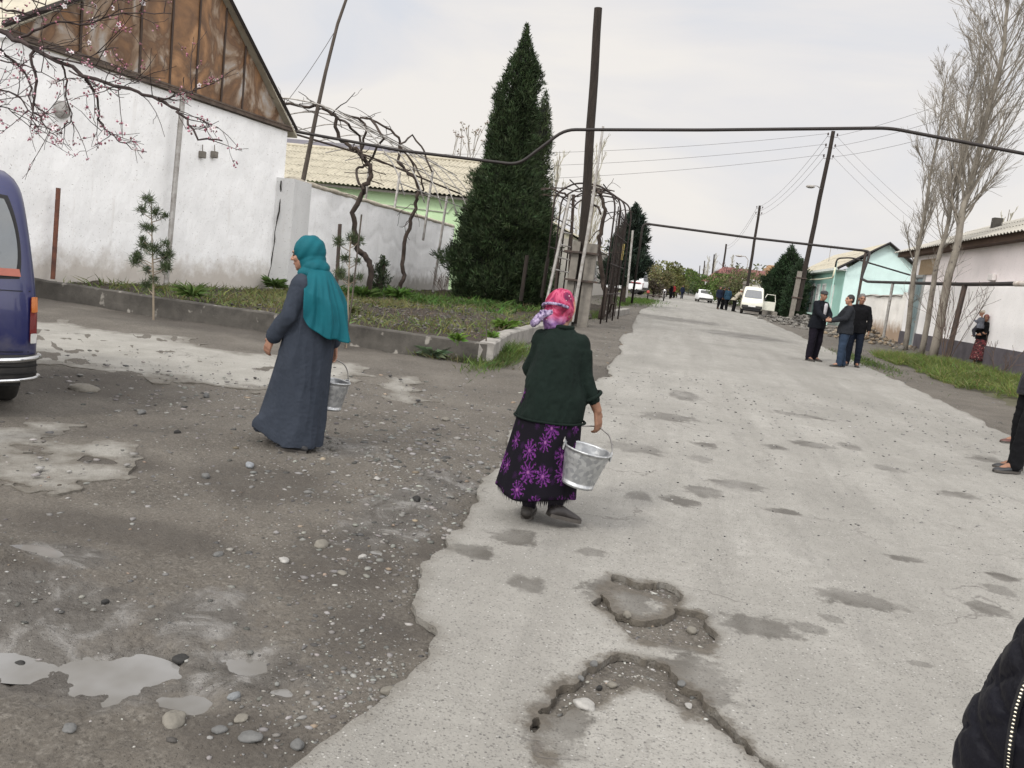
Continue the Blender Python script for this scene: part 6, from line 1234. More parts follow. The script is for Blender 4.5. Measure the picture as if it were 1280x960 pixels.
# ------------------------------------------------------------------ woman in green cardigan, flowered skirt, bucket in the right hand
def flower_mat():
    global nt, tc
    m, nt_, b = base_nodes('black skirt with purple flowers'); nt = nt_; tc = N(nt, 'ShaderNodeTexCoord')
    at = N(nt, 'ShaderNodeAttribute', attribute_name='flat'); 
    def lay(scale, off, r0_, seed):
        mp = N(nt, 'ShaderNodeMapping'); mp.inputs['Location'].default_value = (off, off*.7, 0); L(nt, at.outputs['Vector'], mp.inputs[0])
        vo = N(nt, 'ShaderNodeTexVoronoi', i_Scale=scale, i_Randomness=.62, voronoi_dimensions='2D'); L(nt, mp.outputs[0], vo.inputs['Vector'])
        sc = N(nt, 'ShaderNodeVectorMath', operation='SUBTRACT'); L(nt, mp.outputs[0], sc.inputs[0]); L(nt, vo.outputs['Position'], sc.inputs[1])
        sp = N(nt, 'ShaderNodeSeparateXYZ'); L(nt, sc.outputs[0], sp.inputs[0]); an_ = math_('ARCTAN2', sp.outputs['Y'], sp.outputs['X']); ln = N(nt, 'ShaderNodeVectorMath', operation='LENGTH'); L(nt, sc.outputs[0], ln.inputs[0])
        nn = N(nt, 'ShaderNodeTexNoise', i_Scale=60., i_Detail=3.0); L(nt, mp.outputs[0], nn.inputs['Vector'])
        pet = math_('SINE', math_('ADD', math_('MULTIPLY', an_, 10.), math_('MULTIPLY', nn.outputs['Fac'], 11.)), 0.); edge = math_('MULTIPLY_ADD', pet, .34*r0_); 
        edge.node.inputs[2].default_value = .66*r0_
        sz = N(nt, 'ShaderNodeSeparateColor'); L(nt, vo.outputs['Color'], sz.inputs[0]); edge = math_('MULTIPLY', edge, mrange(sz.outputs[0], 0, 1, .75, 1.2))
        d = math_('SUBTRACT', edge, ln.outputs['Value']); return mrange(d, 0, .006), ln.outputs['Value'], nn.outputs['Fac'], pet
    f1, l1, n1, p1 = lay(6.6, 0., .070, 1); f2, l2, n2, p2 = lay(9.5, 3.7, .026, 2)
    col = ramp(math_('ADD', math_('MULTIPLY', n1, .8), math_('MULTIPLY', p1, .16)), (.25, (.016, .005, .024)), (.45, (.065, .011, .085)), (.75, (.15, .04, .185)))
    c = mixc(f1, (.006, .005, .008), col); c = mixc(mrange(l1, .014, .006), c, (.20, .07, .20)); c = mixc(math_('MULTIPLY', f2, .25), c, (.06, .012, .085)); L(nt, c, b.inputs['Base Color']); b.inputs['Roughness'].default_value = .95; b.inputs['Specular IOR Level'].default_value = .12
    return m
def vec_attr(o, name, fn):
    a = o.data.attributes.new(name, 'FLOAT_VECTOR', 'POINT'); a.data.foreach_set('vector', np.array([fn(q.co) for q in o.data.vertices], np.float32).ravel())
M_FLOWER = flower_mat()
gA = G(651, 657); GA = V3((-.645, 5.02, 0)); GA.z = groundz(GA.x, GA.y)
W = thing('person', 'woman seen from behind in dark green cardigan, pink headscarf and purple flowered black skirt', 'person', GA, rad(2))
W.scale = (.91, .95, 1.0); C_ = V3((-.035, .095, 1.305)); RH = Matrix.Rotation(rad(-30), 3, 'Z') @ Matrix.Rotation(rad(-14), 3, 'X'); mb = MB(); head_shapes(mb, C_, RH, .97)
shR, elR, wrR = V3((.125, .02, 1.12)), V3((.215, .00, .885)), V3((.300, .03, .735)); shL, elL, wrL = V3((-.132, .03, 1.12)), V3((-.180, .12, .93)), V3((-.06, .26, .86))
chain(mb, [(0, .03, 1.08), (-.015, .055, 1.20), C_-V3((0, .01, .06))], [.07, .052, .050]); capsule(mb, (0, -.02, .78), (0, .02, 1.02), .11, .10)
chain(mb, [(0, .02, 1.06), shR, elR, wrR], [.07, .045, .044, .031]); chain(mb, [(0, .02, 1.06), shL, elL, wrL], [.07, .045, .044, .031])
hand(mb, wrR, V3((.22, .10, -1)), V3((-.75, .55, -.1)), 1 if V3((.22, .1, -1)).cross(V3((-.75, .55, -.1))).y > 0 else -1, .62, 1.02); hand(mb, wrL, V3((1, .2, 0)), V3((0, -1, 0)), 1, .4)
for q in ([(.10, -.02, .76), (.115, .02, .42), (.105, -.10, .115)], [(-.10, 0, .76), (-.11, .03, .40), (-.085, .02, .085)]): chain(mb, [V3(a) for a in q], [.09, .065, .046])
fuse(mb, 'body', M_SKIN2, W, .0055, 2); eyes(W, C_, RH, .97)
# cardigan
M_CARD = fab('dark green cardigan', (.0125, .0235, .0185), (.0075, .0145, .0115), 7, .6)
mb = MB(); zz = [(.655, .228, .185, -.01, -.03), (.70, .222, .183, -.005, -.03), (.80, .208, .175, 0, -.025), (.92, .190, .165, 0, -.01), (1.02, .180, .155, 0, .005), (1.09, .170, .142, 0, .02), (1.145, .148, .122, -.005, .03), (1.19, .115, .09, -.012, .045), (1.222, .074, .068, -.015, .052)]
mb.loft([ering((x, y, z), rx, ry, n=48, fold=.016*max(0, (1.05-z)/.4), nf=6, ph=z*2) for z, rx, ry, x, y in zz])
chain(mb, [V3((.07, .03, 1.135)), shR, elR, elR.lerp(wrR, .42)], [.068, .068, .070, .062], 18); chain(mb, [V3((-.07, .03, 1.135)), shL, elL, elL.lerp(wrL, .8)], [.068, .068, .070, .06], 18)
def cfold(o):
    folds(o, [(.012, (6, 6, 2.2)), (.007, (13, 13, 7)), (.003, (34, 34, 26))], 4.)
    for q in o.data.vertices:  # creases fanning below the arms
        if q.co.z < 1.1: q.co.x += .010*math.sin(q.co.z*22+q.co.x*14)*max(0, min(1, (abs(q.co.x)-.08)/.1))
fuse(mb, 'cardigan', M_CARD, W, .0075, 2, cfold)
cu = elR.lerp(wrR, .44); mb = MB(); ax = (wrR-elR).normalized(); x = ax.orthogonal().normalized(); y = ax.cross(x); mb.tube([cu+(x*math.cos(a)+y*math.sin(a))*.064 for a in np.linspace(0, 2*math.pi, 25)], .012, 8, cap=False); mb.build('cuff', M_CARD, W, smooth=True)
mb = MB(); mb.tube([p+V3((0, -.0, -.004)) for p in ering((-.01, -.03, .658), .238, .19, n=48, fold=.016, nf=6, ph=1.3)]+[ering((-.01, -.03, .654), .238, .19, n=48, fold=.016, nf=6, ph=1.3)[0]], .008, 6, cap=False); mb.build('hem', M_CARD, W, smooth=True)
mb = MB(); mb.tube([V3((-.015+.078*math.cos(a), .052+.074*math.sin(a), 1.222-.02*max(0, math.sin(a)))) for a in np.linspace(-math.pi*1.5, math.pi*.5, 24)], .014, 8); mb.build('collar', M_CARD, W, smooth=True)
# skirt
mb = MB(); outr = []
for i in range(26):
    u = i/25; z = .84-.655*u; rx = .20+.07*u**1.1; ry = .165+.085*u; outr.append([q+V3((0, 0, -.018*u*math.sin(3*k/96*6.283+1.1))) for k, q in enumerate(ering((-.045*u, -.015-.02*u, z), rx, ry, n=96, fold=.034*u**.7, nf=6, ph=.6+u*.5))])
inr = [[q+(V3((-.04, -.03, q.z))-q).normalized()*.010 for q in r] for r in outr[::-1]]; mb.loft(outr+inr); sk = mb.build('skirt', M_FLOWER, W, smooth=True)
vec_attr(sk, 'flat', lambda c: (math.atan2(c.x+.03, -(c.y+.03))*.27, c.z, 0))
mb = MB()   # fringed lace hem of an underskirt
for k in range(130):
    a = k/130*6.283; r_ = 1+.03*math.sin(6*a+1.); p = V3((-.045+.258*math.cos(a)*r_, -.035+.235*math.sin(a)*r_, .195)); mb.add([p+V3((-.008*math.sin(a), .008*math.cos(a), 0)), p-V3((-.008*math.sin(a), .008*math.cos(a), 0)), p-V3((.004*math.cos(a), .004*math.sin(a), .045+.012*math.sin(k*2.4)))], [(0, 1, 2)])
mb.build('lace_hem', fab('black lace', (.012, .010, .014)), W)
M_SOCK = fab('dark patterned stocking', (.03, .025, .035), (.012, .010, .014), 60)
mb = MB(); capsule(mb, (-.085, .02, .08), (-.10, .02, .30), .050, .064); mb.build('stocking', M_SOCK, W, smooth=True); mb = MB(); capsule(mb, (.105, -.10, .115), (.115, -.02, .32), .050, .064); mb.build('stocking', M_SOCK, W, smooth=True)
M_SHOE = mat('dusty rubber galosh', (.022, .018, .018), .55, (.08, .07, .06), 10, .2, 60)
shoe(W, (-.085, -.035, .0), (-.05, 1), M_SHOE, .25, .105); shoe(W, (.085, -.165, .075), (.80, .62), mat('worn brown shoe', (.026, .021, .021), .5, (.07, .06, .055), 8), .25, .10, pitch=rad(12))
# headscarf: silky pink, plum, violet, a yellow edge near the face; knotted at the nape with the tail flying left
def scarf_mat():
    global nt, tc
    m, nt_, b = base_nodes('printed headscarf'); nt = nt_; tc = N(nt, 'ShaderNodeTexCoord'); n = nz(9., 3., .5, 1.2)
    sp = N(nt, 'ShaderNodeSeparateXYZ'); L(nt, tc.outputs['Object'], sp.inputs[0])
    c = ramp(n, (.30, (.09, .006, .022)), (.40, (.24, .014, .05)), (.48, (.40, .075, .14)), (.54, (.30, .022, .075)), (.66, (.09, .012, .045)))
    lowz = mrange(math_('ADD', sp.outputs['Z'], math_('MULTIPLY', nz(11, 3.), .10)), 1.335, 1.285); c = mixc(math_('MULTIPLY', lowz, .85), c, ramp(nz(16, 3., .5, .8), (.35, (.05, .025, .11)), (.5, (.17, .11, .28)), (.62, (.34, .25, .42)), (.75, (.12, .02, .10))))
    yl = mrange(math_('ADD', sp.outputs['X'], math_('MULTIPLY', nz(10, 3.), .06)), .080, .098); c = mixc(math_('MULTIPLY', yl, .85), c, (.66, .52, .24))
    vo = N(nt, 'ShaderNodeTexVoronoi', i_Scale=38.); L(nt, tc.outputs['Object'], vo.inputs['Vector']); c = mixc(math_('MULTIPLY', mrange(vo.outputs['Distance'], .20, .10), mrange(nz(6), .58, .62)), c, (.60, .52, .48))
    L(nt, c, b.inputs['Base Color']); b.inputs['Roughness'].default_value = .75; b.inputs['Specular IOR Level'].default_value = .25; return m
M_SCARF = scarf_mat(); mb = MB(); mb.ball(C_+RH @ V3((0, -.024, .034)), (.098, .116, .114), 24, 16, RH); mb.ball(C_+RH @ V3((0, -.060, -.045)), (.086, .076, .09), 20, 14, RH); mb.ball(C_+RH @ V3((0, -.055, -.095)), (.068, .05, .05), 20, 14, RH)
def sf(o):
    for q in o.data.vertices:
        r = RH.transposed() @ (q.co-C_); q.co += q.normal*(.0045*math.sin(r.z*70+abs(r.x)*75)*max(0, min(1, (-r.y+.06)/.08))+.003*mnoise.noise(q.co*30))
fuse(mb, 'headscarf', M_SCARF, W, .0055, 1, sf)
M_PRINT = mat('black white print silk', (.34, .28, .40), .75, (.04, .02, .08), 55, contrast=.3)
kn = C_+V3((-.055, -.115, -.005)); mb = MB(); mb.tube([C_+RH @ V3((.085*math.cos(a)*1.06, -.035+.11*math.sin(a)-.02, .012-.03*math.sin(a)*0+.012*math.cos(a))) for a in np.linspace(-math.pi*.98, -.02, 18)], .0095, 8); mb.build('tied_band', M_PRINT, W, smooth=True)
mb = MB(); mb.ball(kn, (.026, .022, .022), 12, 8); [capsule(mb, kn, kn+V3(d), .018, r) for d, r in (((-.06, -.02, .0), .014),)]; chain(mb, [kn+V3((-.05, -.01, 0)), kn+V3((-.080, -.015, -.030)), kn+V3((-.105, -.015, -.075))], [.012, .018, .024]); chain(mb, [kn, kn+V3((-.05, -.02, -.02)), kn+V3((-.085, -.025, -.065))], [.016, .018, .02]); fuse(mb, 'scarf_tail', M_PRINT, W, .0055, 1, lambda o: folds(o, [(.004, (40, 40, 20))]))

# ------------------------------------------------------------------ galvanised buckets
def galv():
    global nt, tc
    m, nt_, b = base_nodes('galvanised steel'); nt = nt_; tc = N(nt, 'ShaderNodeTexCoord'); vo = N(nt, 'ShaderNodeTexVoronoi', i_Scale=42.); L(nt, tc.outputs['Object'], vo.inputs['Vector']); sc = N(nt, 'ShaderNodeSeparateColor'); L(nt, vo.outputs['Color'], sc.inputs[0])
    c = ramp(math_('ADD', math_('MULTIPLY', sc.outputs[0], .45), math_('MULTIPLY', nz(6, 5.), .6)), (.3, (.30, .31, .32)), (.75, (.50, .51, .51))); L(nt, c, b.inputs['Base Color']); b.inputs['Metallic'].default_value = .75; L(nt, mrange(nz(9, 5.), .3, .7, .34, .55), b.inputs['Roughness'])
    bp = N(nt, 'ShaderNodeBump', i_Strength=.15, i_Distance=.01); L(nt, nz(14, 4.), bp.inputs['Height']); L(nt, bp.outputs[0], b.inputs['Normal']); return m
M_GALV = galv()
def bucket(label, c, tilt, yaw, hook, rt_=.135, rb=.092, h=.225):
    """c: centre of the rim; hook: world point of the handle top"""
    t = thing('bucket', label, 'bucket', c); t.rotation_euler = (tilt[0], tilt[1], yaw); n = 40
    pr = [(0.001, -h+.012), (rb-.006, -h+.012), (rb-.002, -h), (rb+.003, -h), (rb+.004, -h+.02)]
    for i in range(13): u = i/12; r = rb+.004+(rt_-rb-.004)*u; pr.append((r+(.003 if i in (8, 10) else 0), -h+.02+(h-.03)*u))
    pr += [(rt_+.006, -.008), (rt_+.008, 0), (rt_+.004, .005), (rt_-.004, .001)]+[(rt_-.004+(rb-rt_)*u, -.006-(h-.03)*u) for u in np.linspace(0, 1, 8)]+[(0.001, -h+.022)]
    MB().lathe(pr, n=n).build('pail', M_GALV, t, smooth=True); M = (Matrix.Translation(V3(c)) @ Euler(t.rotation_euler).to_matrix().to_4x4()).inverted(); hk = M @ V3(hook)
    mb = MB()
    for k in (-1, 1): mb.box((k*(rt_+.006), 0, -.012), (.010, .05, .055), 0, None, .003)
    mb.build('ear', M_GALV, t); P_ = []
    for u in np.linspace(0, math.pi, 23): x = -(rt_+.012)*math.cos(u); s_ = math.sin(u); P_.append(V3((x*(1-.55*max(0, s_-.75)/.25)+hk.x*s_**3, hk.y*s_, hk.z*s_**.8)))
    MB().tube(P_, .0045, 7).build('handle', plain('steel wire', (.30, .29, .28), .4, .8), t, smooth=True); return t
hk = wrR+V3((.018, .03, -.105)); hk = GA+Matrix.Rotation(rad(2), 3, 'Z') @ V3((hk.x*.91, hk.y*.95, hk.z))
rc = atY(735, 561, 4.84)
bucket('shiny zinc bucket carried low in the right hand of the woman in green', rc, (rad(2), rad(9), 0), rad(10), hk, .138, .095, .23)

# ------------------------------------------------------------------ woman in long blue-grey coat and teal headscarf
TW = V3((-2.66, 5.80, 0)); TW.z = groundz(TW.x, TW.y)-.005; T = thing('person', 'woman in side view wearing a long blue grey coat and a big teal headscarf', 'person', TW, rad(83))
C2 = V3((-.005, .075, 1.462)); R2 = Matrix.Rotation(rad(12), 3, 'Z') @ Matrix.Rotation(rad(-10), 3, 'X'); mb = MB(); head_shapes(mb, C2, R2, .95)
sR, eR, wR = V3((.150, -.03, 1.25)), V3((.215, -.10, 1.02)), V3((.225, -.10, .80)); sL, eL, wL = V3((-.155, -.01, 1.25)), V3((-.210, .03, 1.02)), V3((-.195, .18, .84))
chain(mb, [(0, 0, 1.18), (0, .01, 1.34), C2-V3((0, .01, .06))], [.10, .054, .05]); capsule(mb, (0, 0, .9), (0, 0, 1.2), .12, .12); chain(mb, [(0, 0, 1.2), sR, eR, wR], [.08, .05, .04, .028]); chain(mb, [(0, 0, 1.2), sL, eL, wL], [.08, .05, .04, .028])
hand(mb, wR, V3((0, 0, -1)), V3((-1, 0, 0)), 1 if V3((0, 0, -1)).cross(V3((-1, 0, 0))).y > 0 else -1, .7); dL = V3((.12, .42, -.9)); hand(mb, wL, dL, V3((1, -.2, 0)), 1 if dL.cross(V3((1, -.2, 0))).y > 0 else -1, .42)
for q in ([(.09, 0, .85), (.10, .06, .45), (.10, .05, .09)], [(-.09, 0, .85), (-.10, .04, .45), (-.10, -.08, .09)]): chain(mb, [V3(a) for a in q], [.09, .06, .042])
fuse(mb, 'body', M_SKIN, T, .0055, 2); eyes(T, C2, R2, .95)
M_COAT = fab('blue grey wool coat', (.055, .066, .088), (.038, .047, .064), 9, .6); mb = MB()
rg = [(.055, .215, .235, .03, .02), (.09, .215, .238, .03, .02), (.25, .205, .225, .025, .01), (.45, .205, .208, .01, .0), (.65, .205, .192, 0, -.01), (.82, .205, .185, 0, -.015), (.95, .20, .178, 0, -.015), (1.08, .192, .160, 0, -.01), (1.18, .20, .150, 0, -.005), (1.26, .185, .125, 0, -.005), (1.315, .11, .09, 0, .0), (1.345, .07, .068, 0, .008)]
def coat_ring(z, rx, ry, x, y):
    u = max(0, (1.0-z)/.95); R_ = ering((0, y+.035*u, z), rx, ry, n=72, fold=.038*u, nf=5, ph=1.2+u); out = []
    for q in R_:
        f_ = max(0, (q.y-.05)/.2); q = q+V3((0, .085*u*u*f_, 0));
        if z < .1: q.z += .10*min(1, max(0, (q.y-.02)/.25))-.02
        out.append(q)
    return out
mb.loft([coat_ring(*a) for a in rg]); chain(mb, [V3((.07, 0, 1.24)), sR, eR, eR.lerp(wR, .9)], [.07, .070, .062, .052], 18); chain(mb, [V3((-.07, 0, 1.24)), sL, eL, eL.lerp(wL, .9)], [.07, .072, .064, .052], 18)
fuse(mb, 'coat', M_COAT, T, .0075, 2, lambda o: folds(o, [(.020, (5, 5, .7)), (.009, (12, 12, 3)), (.002, (26, 26, 30))], 9.))
# overlapping front edge of the coat, a slightly open flap
mb = MB(); P_ = []
for i in range(15):
    u = i/14; z = 1.0-.90*u; y = .155+.215*u**1.3; P_.append([V3((-.10-.04*u, y*.80, z)), V3((-.05-.02*u, y*.965+.012, z)), V3((.0, y+.022+.012*math.sin(u*9), z+.02*u)), V3((.012, y+.014, z+.02*u)), V3((-.05, y*.93, z)), V3((-.10-.03*u, y*.74, z))])
mb.loft(P_); mb.build('coat_flap', M_COAT, T, smooth=True)
mb = MB(); ww = eL.lerp(wL, .9); ax = (wL-eL).normalized(); x = ax.orthogonal().normalized(); y = ax.cross(x); mb.tube([ww+(x*math.cos(a)+y*math.sin(a))*.051 for a in np.linspace(0, 2*math.pi, 21)], .009, 7, cap=False); mb.build('cuff', M_COAT, T, smooth=True)
shoe(T, (.10, .0, .0), (.1, 1), plain('black shoe', (.02, .02, .022), .5), .25, .1); shoe(T, (-.10, -.13, .0), (-.1, 1), plain('black shoe', (.02, .02, .022), .5), .25, .1)
# teal scarf
M_TEAL = fab('teal silk scarf', (.008, .135, .168), (.005, .090, .115), 5, .2, .7)
mb = MB(); mb.ball(C2+R2 @ V3((0, -.042, .034)), (.100, .120, .116), 24, 16, R2); mb.ball(C2+R2 @ V3((0, -.056, -.05)), (.096, .100, .11), 20, 14, R2); mb.ball(V3((0, -.025, 1.385)), (.102, .100, .075), 20, 12); mb.ball(V3((0, -.005, 1.335)), (.128, .118, .06), 24, 10)
def tf(o):
    for q in o.data.vertices:
        r = R2.transposed() @ (q.co-C2); q.co += q.normal*(.0028*math.sin(r.y*70+r.z*55+abs(r.x)*20)*max(0, min(1, (.10-r.y)/.1))+.0035*mnoise.noise(V3((r.x*14, r.y*26, r.z*10))))
sc_ = fuse(mb, 'headscarf', M_TEAL, T, .0055, 1, tf)
# cape part falling over the shoulders and back
mb = MB(); nu, nv = 110, 44; rows = []
for j in range(nv):
    v_ = j/(nv-1); row = []
    for i in range(nu):
        u = i/(nu-1); a = math.pi*(1.02+.80*u)+.22   # from the left shoulder round the back to the right
        z = 1.372-.02*v_-.50*v_*(.62+.38*math.sin(math.pi*min(1, u*1.05))**.7+.0*u); rx = .105+.110*min(1, v_*2.4)**.7+.02*v_; ry = .125+.085*min(1, v_*2.0)**.7+.115*v_
        pl = math.sin(u*24+v_*2.2+1.5*mnoise.noise(V3((u*3, v_*1.5, 2)))); pl = math.copysign(abs(pl)**.7, pl); f_ = 1+.055*min(1, v_*2)*pl+.03*math.sin(u*61+v_*4+2*mnoise.noise(V3((u*5, v_*2, 7))))*min(1, v_*3)+.05*math.sin(u*11-v_*4)*v_; row.append(V3((rx*math.cos(a)*f_, ry*math.sin(a)*f_-.0, z-.018*math.sin(u*9+1)*v_-.006*math.sin(u*31)*v_)))
    rows.append(row)
inn = [[q+(V3((0, 0, q.z))-q).normalized()*.008 for q in r] for r in rows]; off = nu*nv; mb.v = [tuple(q) for r in rows for q in r]+[tuple(q) for r in inn for q in r]
for j in range(nv-1):
    for i in range(nu-1): a = j*nu+i; mb.f += [(a, a+1, a+nu+1, a+nu), (off+a, off+a+nu, off+a+nu+1, off+a+1)]
for i in range(nu-1): a = (nv-1)*nu+i; mb.f += [(a, a+1, off+a+1, off+a)]; mb.f += [(i, off+i, off+i+1, i+1)]
for j in range(nv-1):
    for c_ in (0, nu-1): a = j*nu+c_; mb.f += [(a, a+nu, off+a+nu, off+a)]
mb.build('scarf_cape', M_TEAL, T, smooth=True)
hk2 = TW+Matrix.Rotation(rad(83), 3, 'Z') @ (wR+V3((-.01, 0, -.10))); rc2 = hk2+V3((.03, .0, -.175))
bucket('grey zinc bucket half hidden behind the long blue grey coat', rc2, (rad(3), rad(4), 0), rad(60), hk2, .125, .088, .225)

# ------------------------------------------------------------------ three men talking on the right edge of the street
def foot(px, py): g = G(px, py); return V3((g.x, g.y, gz(g.x, g.y)+.004))
M_NAVY = fab('black navy jacket', (.013, .015, .021)); M_NAVYT = fab('dark plum trousers', (.016, .013, .022)); M_GREYJ = fab('charcoal grey jacket', (.034, .037, .043), (.022, .024, .029)); M_JEAN = fab('blue jeans', (.045, .070, .115), (.025, .040, .07), 6); M_JEAND = fab('dark jeans', (.020, .027, .046)); M_BLACK2 = fab('black jacket', (.010, .010, .012)); M_SHIRT = fab('pale shirt', (.50, .48, .50)); M_BSHOE = plain('black leather shoe', (.018, .017, .016), .4)
f1 = foot(1014, 451); person('man in grey flat cap, dark jacket and baggy plum trousers, left of the trio', f1, rad(-138), 1.70, dict(shR=(.18, .02, 1.42), elR=(.22, .17, 1.18), wrR=(.20, .38, 1.06), shL=(-.18, .02, 1.42), elL=(-.22, .14, 1.16), wrL=(.06, .38, 1.02), head=(0, .06, 1.60), neck=(0, .02, 1.47), chest=(0, .03, 1.30), knR=(.13, .03, .5), anR=(.15, .02, .09), knL=(-.13, .02, .5), anL=(-.16, -.05, .09), yaw=rad(-22), pitch=rad(4)),
       M_SKIN2, 'jacket', M_NAVY, M_NAVYT, mat('dusty shoe', (.05, .042, .036), .7), None, mat('grey cap wool', (.06, .062, .066), .95), .013, 1.18, dict(R=((-.4, 1, -.1), (-1, -.3, 0), .5), L=((.3, 1, -.1), (1, -.2, 0), .5)), inner=M_SHIRT)
f2 = foot(1049, 459); person('black haired man in charcoal jacket and blue jeans turned away in the trio', f2, rad(100), 1.66, dict(shL=(-.18, .02, 1.42), elL=(-.23, .14, 1.16), wrL=(-.05, .36, 1.08), elR=(.23, .12, 1.16), wrR=(.08, .36, 1.06), anL=(-.09, .06, .09), knL=(-.09, .05, .5), anR=(.10, -.10, .09), knR=(.10, -.02, .5), yaw=rad(8)),
       M_SKIN, 'jacket', M_GREYJ, M_JEAN, M_BSHOE, M_HAIR, None, .013, 1.12, dict(R=((-.3, 1, 0), (-1, 0, 0), .5), L=((.3, 1, 0), (1, 0, 0), .5)))
f3 = foot(1065, 459)+V3((.02, .25, 0)); person('grinning man with cropped grey hair, black jacket and dark jeans, right of the trio', f3, rad(168), 1.72, dict(elR=(.24, -.02, 1.14), wrR=(.235, .10, .92), elL=(-.25, -.02, 1.13), wrL=(-.26, .10, .88), yaw=rad(14), pitch=rad(6), anL=(-.12, .06, .09), knL=(-.11, .06, .5)),
       M_SKIN2, 'jacket', M_BLACK2, M_JEAND, M_BSHOE, M_HAIRG, None, .013, 1.04)
# --- woman with a small child against the pink house
M_DRESS = mat('dark red print dress', (.17, .035, .04), .95, (.02, .012, .014), 16, contrast=.25, fleck=((.42, .32, .26), 22, .62)); M_VEST = fab('black vest', (.012, .012, .014)); M_SLV = mat('patterned sleeve', (.22, .17, .15), .95, (.05, .04, .04), 40, contrast=.3)
fb = atY(1221, 459, 28.3); fb.z = gz(fb.x, fb.y)+.01; wbt, wp_, wr_ = person('woman in black vest and dark red print skirt holding a toddler by the pink house', fb, rad(163), 1.58, dict(elR=(.23, .06, 1.15), wrR=(.06, .24, 1.08), elL=(-.22, .08, 1.15), wrL=(.06, .26, 1.02), yaw=rad(-12)),
       M_SKIN2, 'vest', M_VEST, None, M_BSHOE, None, None, .014, 1.1, dict(R=((-1, .3, 0), (0, -1, 0), .4), L=((1, .3, 0), (0, -1, 0), .4)), (M_DRESS, .98, .14, .17, .27), mat('brownish headscarf', (.26, .10, .08), .8, (.15, .05, .05), 30), coat_z=.86)
cl_ = fb+Matrix.Rotation(rad(163), 3, 'Z') @ V3((.13, .22, .72)); person('toddler in grey jacket and pale knit hat carried by the woman at the pink house', cl_, rad(163-120), .88, dict(elR=(.25, .12, 1.18), wrR=(.15, .32, 1.25), elL=(-.25, .12, 1.18), wrL=(-.15, .32, 1.25), knR=(.22, .22, .66), anR=(.30, .10, .34), knL=(-.22, .22, .66), anL=(-.30, .10, .34), head=(0, .03, 1.72), hs=1.5),
       M_SKIN, 'jacket', fab('child grey jacket', (.16, .17, .20), (.07, .075, .09), 20), fab('child trousers', (.05, .05, .06)), None, None, mat('pale knit hat', (.50, .45, .36), .95), .012, 1.35)
# --- two passers-by cut off by the right edge
e1 = foot(1272, 590); person('man in black trousers and dark shiny jacket cut off by the right picture edge', e1+V3((.05, .0, 0)), rad(100), 1.74, dict(knR=(.10, .05, .5), anR=(.11, .02, .09), knL=(-.10, .10, .5), anL=(-.105, .17, .09), elL=(-.27, .02, 1.16), wrL=(-.09, .04, 1.04), elR=(.24, -.02, 1.16), wrR=(.08, .04, 1.04)), M_SKIN2, 'jacket', mat('shiny dark jacket', (.014, .015, .022), .45, (.008, .008, .012), 9), M_BLACK2, plain('dark grey shoe', (.03, .032, .036), .45), M_HAIR, None, .012, 1.15)
e2 = foot(1270, 554); person('second passer by in black with a reddish brown shoe, almost wholly outside the right edge', e2+V3((.19, .05, 0)), rad(95), 1.72, dict(anL=(-.10, .22, .09), knL=(-.10, .15, .5), anR=(.10, -.12, .10), elL=(-.22, -.10, 1.15), wrL=(-.20, -.12, .9), elR=(.22, -.10, 1.15), wrR=(.2, -.12, .9)), M_SKIN2, 'jacket', M_BLACK2, M_BLACK2, plain('reddish brown shoe', (.13, .045, .035), .5), M_HAIR, None, .014, 1.1)
# --- bystander in a quilted jacket right next to the camera
NB = V3((.715, .85, 0)); nbt, np_, nr2 = person('close up bystander in a dark navy quilted jacket with a metal zip at lower right', (NB.x, NB.y, -.04), rad(150), 1.66, dict(elR=(.25, -.04, 1.14), wrR=(.24, .05, .9)), M_SKIN, None, None, fab('near trousers', (.02, .02, .025)), M_BSHOE, M_HAIR, None, .012, 1.1)
M_QUILT = mat('navy quilted nylon', (.006, .0065, .015), .5, (.004, .004, .009), 12, spec=.28, bump=.25, bscale=60); mb = MB()
mb.loft([ering((0, 0, z), rx, ry, n=40) for z, rx, ry in ((.62, .30, .25), (.75, .295, .245), (.95, .27, .22), (1.12, .25, .20), (1.24, .24, .18), (1.33, .21, .15), (1.40, .10, .09), (1.45, .08, .08))])
for k, sx in (('R', 1), ('L', -1)): chain(mb, [V3((sx*.10, 0, 1.30)), V3((sx*.20, -.01, 1.28)), V3((sx*.28, -.05, 1.05)), V3((sx*.27, .04, .84))], [.09, .10, .085, .065], 18)
def quilt(o):
    for q in o.data.vertices:
        a = math.atan2(q.co.x, q.co.y)*.26; u, v_ = (a+q.co.z)*16, (a-q.co.z)*16; k = min(abs((u % 1)-.5), abs((v_ % 1)-.5)); q.co += q.normal*(.006*(min(1, (.5-max(abs((u % 1)-.5), abs((v_ % 1)-.5)))*5)-.5)+.004*mnoise.noise(q.co*14))
jk = fuse(mb, 'jacket', M_QUILT, nbt, .008, 2, quilt)
Mj = nbt.matrix_basis; bvj = BVHTree.FromPolygons([Mj @ q.co for q in jk.data.vertices], [p_.vertices[:] for p_ in jk.data.polygons]); zp = []
for px, py in [(1292, 838), (1280, 862), (1273, 885), (1268, 910), (1264, 935), (1262, 960), (1261, 990), (1262, 1030)]:
    h_ = bvj.ray_cast(V3((0, 0, CAMH)), ray(px, py).normalized())
    if h_[0] is not None: zp.append(Mj.inverted() @ (h_[0]+h_[1]*.003))
